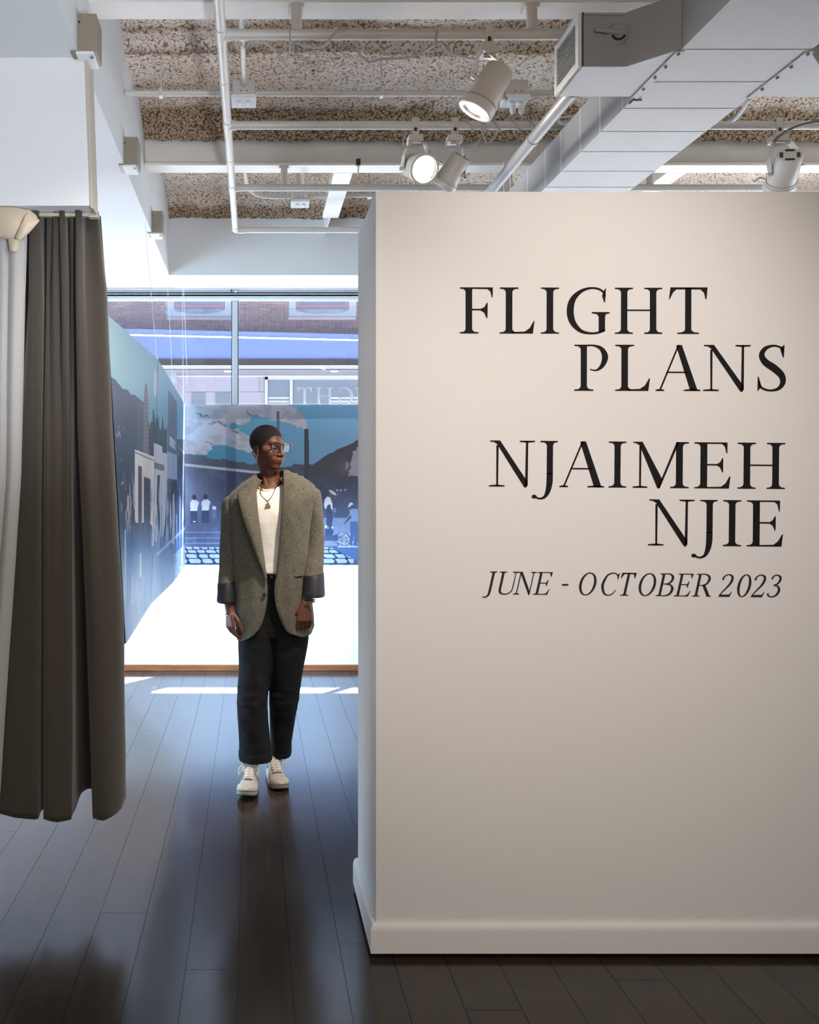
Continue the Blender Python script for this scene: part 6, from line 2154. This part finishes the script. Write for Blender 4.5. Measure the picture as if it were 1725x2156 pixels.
lap = [(1006, 597, 607, 0.004), (1016, 597.5, 620, 0.006), (1025, 597.0, 630, 0.009), (1033, 596.5, 637.5, 0.012), (1050, 595.5, 636, 0.013), (1080, 593.5, 629, 0.013),
       (1110, 591.5, 619.5, 0.012), (1140, 589, 609.5, 0.010), (1170, 586, 599, 0.008), (1195, 583.5, 591, 0.006), (1216, 581, 583, 0.003)]
strip([lap_row(*q) for q in lap], 'lapel', M['tweed'], blz, n=4)
# collar: band standing round the neck and falling outside
def collar_row(t, k):
    """t 0..1 round the neck from the left front over the back to the right front; k 0 inner top .. 1 outer edge"""
    a = lerp(PI + 0.95, -0.95, t)
    cx, cy = 570, 0.012
    rx = lerp(31, 45 + 7 * math.sin(PI * t), k)
    ry = lerp(0.062, 0.088, k)
    px = cx + rx * math.cos(a)
    front = max(0, -math.sin(a))
    base = 996 - 0.115 * (px - 571) + 20 * front
    py = base + lerp(-2, 12 + 4 * front, k) - 9 * math.sin(PI * k) * 0.5
    return PP(px, py, cy + ry * math.sin(a) - 0.012 * front * k)
strip([[collar_row(t, k) for k in (0, 0.3, 0.65, 1.0)] for t in np.linspace(0, 1, 15)], 'collar', M['tweed'], blz, n=3)
# collar notches where collar and lapel meet
for (pts) in (((500, 1041.5), (509, 1042), (516, 1047)), ((640, 1030), (632, 1032.5), (624, 1039))):
    c = [PP(px, py, front_y(px, py + 0.1 * (px - 571), 0.019)) for px, py in pts]
    MB().tube(c, 0.0022, 6).build('notch_seam', M['lining'], blz)
# sleeves
def sleeve(rows, name, wrink, parent=blz):
    q = dens(rows, 7)
    vs = []
    seg = 40
    for i, (c, hw, hd) in enumerate(q):
        for k in range(seg):
            a = 2 * PI * k / seg
            t = i / (len(q) - 1)
            w = 1 + wrink * (0.5 * mnoise.noise(Vector((math.cos(a) * 1.6, math.sin(a) * 1.6, c.z * 13))) + 0.5 * mnoise.noise(Vector((math.cos(a) * 2.3, math.sin(a) * 2.3 + 5, c.z * 27)))) * (0.3 + t)
            vs.append((c.x + hw * w * math.cos(a), c.y + hd * w * math.sin(a), c.z + 0.15 * hw * math.cos(a) * (1 if t < 0.1 else 0)))
    mb = MB().grid([vs[i * seg + k] for k in range(seg) for i in range(len(q))], seg, len(q), closed_u=True)
    o = mb.build(name, M['tweed'] if name == 'sleeve' else M['lining'], parent, smooth=True, angle=180)
    sd = o.modifiers.new('thickness', 'SOLIDIFY')
    sd.thickness = 0.004
    return o
sleeve([(503, 1041, 0.01, 2, 0.006), (497, 1043, 0.01, 13, 0.034), (491, 1049, 0.01, 18, 0.050), (487.5, 1060, 0.012, 19.5, 0.058), (485, 1085, 0.016, 19.5, 0.062), (483, 1120, 0.020, 18.5, 0.060), (481, 1160, 0.020, 18.2, 0.058), (479.5, 1195, 0.005, 18.2, 0.056), (478.5, 1236, -0.025, 18.5, 0.056)], 'sleeve', 0.10)
sleeve([(641, 1024, 0.01, 2, 0.006), (648, 1026, 0.01, 13, 0.034), (655, 1032.5, 0.01, 18, 0.050), (658.5, 1046, 0.012, 18.5, 0.058), (661.5, 1075, 0.014, 18.5, 0.062), (663, 1110, 0.014, 19.5, 0.062), (662.5, 1150, 0.005, 20.5, 0.060), (660.5, 1185, -0.03, 21.5, 0.058), (659.5, 1222, -0.065, 22, 0.058)], 'sleeve', 0.10)
sleeve([(479, 1224, -0.015, 19, 0.060), (478.3, 1232, -0.02, 20.3, 0.062), (477.8, 1250, -0.03, 20.3, 0.062), (477, 1266, -0.038, 20.5, 0.060), (478, 1266.5, -0.038, 16, 0.050), (480, 1250, -0.035, 15, 0.048)], 'rolled_cuff', 0.04)
sleeve([(659.7, 1208, -0.055, 22, 0.060), (659.6, 1214, -0.06, 23.3, 0.064), (659.8, 1232, -0.075, 23.6, 0.064), (660.2, 1253, -0.090, 23.8, 0.062), (660, 1254, -0.09, 19, 0.052), (658, 1240, -0.085, 18, 0.048)], 'rolled_cuff', 0.04)
# pocket welt on the right front
c = [PP(px, py, front_y(px, py, 0.006)) for px, py in ((621, 1214), (630, 1212), (637, 1211))]
MB().tube(c, 0.0035, 8).build('pocket_welt', M['tweed'], blz, smooth=True)
c = [PP(px, py, front_y(px, py, 0.005)) for px, py in ((621, 1216.3), (630, 1214.5), (637, 1213.6))]
MB().tube(c, 0.0018, 6).build('pocket_slit', M['lining'], blz, smooth=True)
# button on the left front
c = PP(556.5, 1252, front_y(556.5, 1252, 0.006))
MB().lathe([(0, 0.004), (0.007, 0.004), (0.009, 0.002), (0.009, 0)], c, (0, -1, 0), 16).build('button', M['lining'], blz, smooth=True)

# ---- T-shirt
def shirt_row(q, a):
    px, py, dy, hw, hd, drop = q
    ca, sa = math.cos(a), math.sin(a)
    x = px + hw * math.copysign(abs(ca) ** 0.87, ca)
    y = dy + hd * math.copysign(abs(sa) ** 0.87, sa)
    yy = py + drop * max(0, -sa) ** 1.3 - 0.10 * (x - 569) * (1 if py < 1100 else 0)
    return PP(x, yy, y)
SH = [(572, 1209, 0.0, 63, 0.103, 0), (572, 1206, 0.0, 66, 0.108, 0), (571.5, 1196, 0.0, 67, 0.110, 0), (571, 1176, 0.0, 66, 0.106, 0), (570, 1140, 0.0, 68, 0.108, 0), (570, 1100, 0.0, 70, 0.112, 0), (569, 1070, 0.0, 66, 0.106, 2),
      (569, 1046, 0.008, 56, 0.094, 4), (569, 1030, 0.014, 44, 0.084, 8), (569, 1018, 0.018, 37, 0.078, 14), (569, 1010, 0.02, 33, 0.074, 21), (569, 1008.5, 0.02, 31.5, 0.072, 22)]
rows_ = smooth_curve(SH, 5)
NAg = 72
vs = []
for q in rows_:
    for k in range(NAg):
        v = shirt_row(q, 2 * PI * k / NAg)
        w = 0.004 * mnoise.noise(Vector((v.x * 26, v.z * 15, 2.2))) + (0.004 * mnoise.noise(Vector((v.x * 9, v.z * 48, 5.2))) if v.z < 1.06 else 0)
        vs.append((v.x, v.y + w, v.z))
mb = MB().grid([vs[i * NAg + k] for k in range(NAg) for i in range(len(rows_))], NAg, len(rows_), closed_u=True)
shirt = mb.build('shirt', M['shirt'], person, smooth=True, angle=180)
sd = shirt.modifiers.new('thickness', 'SOLIDIFY')
sd.thickness = 0.003
# ribbed neckband
band = [shirt_row((569, 1010.5, 0.02, 33.5, 0.0755, 21.5), 2 * PI * k / 60) for k in range(60)]
MB().tube(band, 0.0045, 8, closed=True).build('neckband', M['shirt'], shirt, smooth=True)
band = [shirt_row((569, 1016.5, 0.019, 36.0, 0.078, 19.0), 2 * PI * k / 60) + Vector((0, -0.001, 0)) for k in range(60)]
MB().tube(band, 0.0016, 6, closed=True).build('neckband_seam', M['shirt'], shirt, smooth=True)
hem_ = [shirt_row((572, 1203.5, 0.0, 66.4, 0.1085, 0), 2 * PI * k / 60) for k in range(60)]
MB().tube(hem_, 0.0022, 6, closed=True).build('hem', M['shirt'], shirt, smooth=True)

# ---- necklaces
def shirt_front(px, py):
    """front distance of the shirt at a picture position (approximately)"""
    best = None
    for q in rows_:
        if best is None or abs(q[1] + q[5] * 0.8 - py) < best[0]:
            best = (abs(q[1] + q[5] * 0.8 - py), q)
    q = best[1]
    u = min(0.98, abs((px - q[0]) / q[3]))
    return q[2] - q[4] * (1 - u ** 2.3) ** (1 / 2.3) - 0.006
def chain(pts, r, m, name):
    c = smooth_curve([tuple(PP(px, py, dy if dy is not None else shirt_front(px, py))) for (px, py, dy) in pts], 8)
    return MB().tube([tuple(v) for v in c], r, 6).build(name, m, person, smooth=True)
nk = chain([(549.5, 1024, -0.040), (552, 1033, -0.072), (556, 1043, None), (561, 1051, None), (564.3, 1053.5, None), (568, 1051, None), (574, 1042, None), (579, 1031, -0.075), (583, 1020, -0.045)], 0.0019, M['silver'], 'necklace')
pc = PP(564.3, 1063, shirt_front(564, 1063) - 0.002)
w_, h_ = 0.0125, 0.011
MB().prism([pc + Vector((-w_, 0, -h_)), pc + Vector((w_, 0, -h_)), pc + Vector((w_ * 0.75, 0, 0)), pc + Vector((0.003, 0, h_)), pc + Vector((-0.003, 0, h_)), pc + Vector((-w_ * 0.75, 0, 0))], 0.005, (0, -1, 0)).build('pendant', M['copper'], nk, bevel=0.001)
MB().tube([pc + Vector((0, -0.002, h_ - 0.002)), pc + Vector((0, -0.002, h_ + 0.010))], 0.0022, 6).build('bail', M['silver'], nk)
chain([(545, 1012, -0.020), (550, 1021, -0.050), (558, 1027.5, -0.066), (568, 1029, -0.070), (578, 1025.5, -0.066), (588, 1016, -0.050), (592, 1006, -0.025)], 0.0013, M['gold'], 'fine_necklace')

# ---- bracelet and watch
bc = wr_l + Vector((0.0, -0.004, -0.012))
pts = [bc + Vector((0.0235 * math.cos(a), 0.0235 * math.sin(a), 0.006 * math.cos(a))) for a in np.linspace(0.5, 2 * PI + 0.2, 30)]
MB().tube(pts, [0.0024 + 0.0018 * (i > 25 or i < 3) for i in range(30)], 8).build('bracelet', M['silver'], person, smooth=True)
wc = PP(660.5, 1262, -0.095)
wt = MB().lathe([(0, 0.005), (0.014, 0.005), (0.0165, 0.003), (0.017, 0.0), (0.016, -0.004), (0, -0.004)], wc, (0.85, -0.5, 0.05), 24).build('watch', M['silver'], person, smooth=True)
wr_band = [PP(649, 1262, -0.10) + Vector((0.027 * math.cos(a), 0.027 * math.sin(a), 0.0)) for a in np.linspace(0, 2 * PI, 24, endpoint=False)]
MB().tube(wr_band, 0.0035, 8, closed=True).build('strap', M['lining'], wt, smooth=True)

# ---- trousers
tr_ = MB()
loft(tr_, dens([(572, 1203, 0.0, 60, 0.096), (573, 1225, 0.0, 64, 0.102), (574, 1265, 0.005, 69, 0.102), (575, 1310, 0.008, 72.5, 0.098), (575, 1335, 0.008, 70, 0.088), (573, 1352, 0.005, 46, 0.06)], 4), 48, 2.3)
loft(tr_, dens([(546, 1300, 0.0, 42, 0.09), (540, 1345, -0.003, 38.5, 0.096), (538, 1400, -0.015, 35.5, 0.092), (534, 1440, -0.030, 33.5, 0.086), (531.3, 1480, -0.045, 32.5, 0.082), (532.5, 1520, -0.050, 32.5, 0.080), (535.5, 1550, -0.050, 33.2, 0.079), (538, 1592, -0.052, 33.4, 0.078)], 6), 40, 2.15)
loft(tr_, dens([(606, 1300, 0.01, 42, 0.09), (608, 1345, 0.01, 42, 0.096), (603.5, 1400, 0.015, 37, 0.092), (600.5, 1440, 0.020, 33.8, 0.086), (597.5, 1480, 0.030, 30.4, 0.082), (593.5, 1530, 0.055, 25.2, 0.078), (590.8, 1584, 0.080, 21.2, 0.074)], 6), 40, 2.15)
me = remeshed(tr_, 'trousers', 0.006, 3, 0.5)
nv_ = len(me.vertices)
cc = np.empty(nv_ * 3, np.float32)
me.vertices.foreach_get('co', cc)
cc = cc.reshape(-1, 3)
for i in range(nv_):
    v = cc[i]
    a = mnoise.noise(Vector((v[0] * 14, v[1] * 14, v[2] * 9))) * 0.006
    kn = math.exp(-((v[2] - 0.42) / 0.09) ** 2) + 0.6 * math.exp(-((v[2] - 0.17) / 0.06) ** 2) + 0.5 * math.exp(-((v[2] - 0.72) / 0.06) ** 2)
    a += kn * 0.005 * mnoise.noise(Vector((v[0] * 12 + 3, v[1] * 12, v[2] * 42)))
    cc[i][1] += a
    cc[i][0] += a * 0.5
me.vertices.foreach_set('co', cc.ravel())
trs = add_mesh('trousers', me, M['denim'], person)
def turnup(rows, parent):
    q = dens(rows, 5)
    seg = 44
    vs = []
    for (c, hw, hd) in q:
        for k in range(seg):
            a = 2 * PI * k / seg
            vs.append((c.x + hw * math.cos(a), c.y + hd * math.sin(a), c.z + 0.003 * mnoise.noise(Vector((math.cos(a) * 2, math.sin(a) * 2, c.z * 20)))))
    MB().grid([vs[i * seg + k] for k in range(seg) for i in range(len(q))], seg, len(q), closed_u=True).build('turn_up', M['denim'], parent, smooth=True, angle=60)
turnup([(537.5, 1579, -0.052, 33.2, 0.079), (537.5, 1580, -0.052, 35.0, 0.083), (538, 1588, -0.052, 35.6, 0.084), (538.3, 1595, -0.052, 35.4, 0.084), (538.3, 1598, -0.052, 34, 0.080), (538, 1594, -0.052, 30, 0.072), (538, 1584, -0.052, 29, 0.07)], trs)
turnup([(591.3, 1561, 0.078, 21.5, 0.075), (591.3, 1562, 0.078, 22.8, 0.079), (591.3, 1572, 0.08, 23.2, 0.080), (591.2, 1583, 0.08, 22.8, 0.080), (591, 1588, 0.08, 21, 0.076), (591, 1583, 0.08, 18, 0.068), (591, 1573, 0.08, 17.5, 0.066)], trs)
# waistband, button and fly seam
c = [PP(px, 1214, -0.102 + 0.0003 * (px - 571) ** 2 * 0.2) for px in (556, 564, 571, 579, 586)]
MB().tube(c, [0.006] * 5, 8).build('waistband', M['denim'], trs, smooth=True)
MB().lathe([(0, 0.004), (0.006, 0.004), (0.008, 0.001)], PP(572, 1215, -0.108), (0, -1, 0), 14).build('button', M['lining'], trs, smooth=True)

# ---- shoes: high canvas sneakers
def shoe(heel, yaw, pitch, ankle, label_side):
    """heel: point on the sole under the heel; local x lateral, y towards the toe, z up"""
    R = Matrix.Translation(heel) @ Matrix.Rotation(yaw, 4, 'Z') @ Matrix.Rotation(-pitch, 4, 'X') @ Matrix.Diagonal((1, -1, 1, 1))
    def W(x, y, z):
        return R @ Vector((x, y, z))
    LN = 0.265
    def half(t):      # half width of the sole along the foot
        return float(np.interp(t, [0, 0.03, 0.10, 0.25, 0.45, 0.65, 0.80, 0.92, 0.975, 1.0], [0.012, 0.022, 0.031, 0.034, 0.035, 0.044, 0.046, 0.036, 0.022, 0.004]))
    def side(t):      # slight inward bend
        return label_side * 0.006 * math.sin(PI * t)
    def spring(t):
        return 0.014 * max(0, (t - 0.72) / 0.28) ** 2
    ts = np.concatenate([np.linspace(0, 0.1, 7), np.linspace(0.14, 0.86, 16), np.linspace(0.88, 1.0, 11)])
    up = thing_part = None
    # rubber side wall
    def ring(grow, z0):
        L_ = [W(side(t) - half(t) - grow, t * LN + grow * (2 * t - 1), z0 + spring(t)) for t in ts]
        R_ = [W(side(t) + half(t) + grow, t * LN + grow * (2 * t - 1), z0 + spring(t)) for t in ts[::-1]]
        return L_ + R_
    rings = [ring(0.000, 0.0), ring(0.002, 0.004), ring(0.002, 0.021), ring(-0.002, 0.025)]
    n_ = len(rings[0])
    vs = [v for rg in rings for v in rg]
    fs = [(i * n_ + k, i * n_ + (k + 1) % n_, (i + 1) * n_ + (k + 1) % n_, (i + 1) * n_ + k) for i in range(3) for k in range(n_)]
    fs.append(tuple(3 * n_ + k for k in range(n_)))
    root = MB()
    # upper: arched sections from heel to toe
    secs = []
    NS = 26
    for i in range(NS):
        t = lerp(0.012, 0.985, i / (NS - 1))
        h = float(np.interp(t, [0, 0.1, 0.3, 0.42, 0.55, 0.70, 0.80, 0.90, 0.97, 1.0], [0.080, 0.092, 0.096, 0.090, 0.077, 0.058, 0.048, 0.042, 0.033, 0.024]))
        hw = half(t) * 0.97
        for k in range(17):
            a = PI * k / 16
            zz = 0.020 + spring(t) + (h - 0.020) * math.sin(a) ** 0.8
            secs.append(W(side(t) + hw * math.copysign(abs(math.cos(a)) ** 0.8, math.cos(a)) * (1 - 0.28 * math.sin(a) * (1 if t < 0.6 else 0.4)), t * LN, zz))
    root.grid(secs, NS, 17)
    # ankle collar
    vs2 = []
    rows2 = [(0.066, 0.062, 0.036, 0.054), (0.080, 0.060, 0.037, 0.052), (0.090, 0.062, 0.0375, 0.050), (0.100, 0.064, 0.038, 0.050), (0.106, 0.065, 0.0385, 0.050), (0.107, 0.065, 0.035, 0.046), (0.094, 0.064, 0.033, 0.044)]
    for (z, yc, hx, hy) in rows2:
        for k in range(28):
            a = 2 * PI * k / 28
            open_ = max(0, math.sin(a)) ** 3
            vs2.append(W(hx * math.cos(a), yc + hy * math.sin(a) * (1.0 + 0.1 * open_), z - 0.022 * open_ * (1 if z > 0.1 else 0)))
    root.grid([vs2[i * 28 + k] for k in range(28) for i in range(len(rows2))], 28, len(rows2), closed_u=True)
    upo = root.build('shoe', M['canvas'], person, smooth=True, angle=60)
    MB().add(vs, fs).build('sole_wall', M['rubber'], upo, smooth=True, angle=40)
    bot = ring(0.000, -0.0035) + ring(0.0005, 0.0005)
    MB().add(bot, [tuple(range(n_ - 1, -1, -1))] + [(k, (k + 1) % n_, n_ + (k + 1) % n_, n_ + k) for k in range(n_)]).build('outsole', M['outsole'], upo)
    # toe cap
    vs3 = []
    for i in range(9):
        t = lerp(0.80, 1.0, i / 8)
        h = float(np.interp(t, [0.78, 0.90, 0.97, 1.0], [0.054, 0.046, 0.035, 0.0225]))
        for k in range(17):
            a = PI * k / 16
            zz = 0.022 + spring(t) + (h - 0.022) * math.sin(a) ** 0.75
            vs3.append(W(side(t) + (half(t) + 0.0012) * math.copysign(abs(math.cos(a)) ** 0.75, math.cos(a)), t * LN + 0.0015, zz))
    MB().grid(vs3, 9, 17).build('toe_cap', M['rubber'], upo, smooth=True)
    # dark foxing line round the side wall
    MB().tube([v + Vector((0, 0, 0.0)) for v in ring(0.0022, 0.0185)], 0.0012, 6, closed=True).build('foxing_line', M['outsole'], upo)
    # tongue
    tg = []
    for i in range(8):
        u = i / 7
        y = lerp(0.185, 0.098, u)
        z = float(np.interp(y, [0.095, 0.12, 0.15, 0.185], [0.112, 0.096, 0.083, 0.062]))
        for k in range(7):
            x = lerp(-0.019, 0.019, k / 6)
            tg.append(W(side(0.5) + x, y + 0.004, z - 14 * x * x + 0.001))
    t_ = MB().grid(tg, 8, 7).build('tongue', M['canvas'], upo, smooth=True)
    sdm = t_.modifiers.new('thickness', 'SOLIDIFY')
    sdm.thickness = 0.004
    # laces
    for i in range(6):
        u = i / 5
        y = lerp(0.180, 0.110, u)
        z = float(np.interp(y, [0.10, 0.12, 0.15, 0.185], [0.108, 0.101, 0.088, 0.067]))
        for s in (-1, 1):
            pts = smooth_curve([tuple(W(side(0.5) - s * 0.021, y + 0.004, z - 0.006)), tuple(W(side(0.5), y - 0.002, z + 0.005)), tuple(W(side(0.5) + s * 0.021, y - 0.009, z + 0.001))], 5)
            MB().tube([tuple(v) for v in pts], 0.0028, 6).build('lace', M['lace'], upo, smooth=True)
        for s in (-1, 1):
            MB().ball(W(side(0.5) + s * 0.024, y - 0.002, z - 0.005), 0.0028, 8, 6).build('eyelet', M['silver'], upo, smooth=True)
    for s in (-1, 1):
        pts = smooth_curve([tuple(W(0, 0.108, 0.108)), tuple(W(s * 0.025, 0.118, 0.108)), tuple(W(s * 0.044, 0.130, 0.090)), tuple(W(s * 0.043, 0.134, 0.064)), tuple(W(s * 0.028, 0.128, 0.092)), tuple(W(0, 0.112, 0.112))], 5)
        MB().tube([tuple(v) for v in pts], 0.0028, 6).build('bow_loop', M['lace'], upo, smooth=True)
    return upo

shoe(Vector((-0.008, 3.862, 0.004)), math.radians(-7), math.radians(4.5), None, 1)
shoe(Vector((0.090, 3.995, 0.004)), math.radians(9), math.radians(0.0), None, -1)
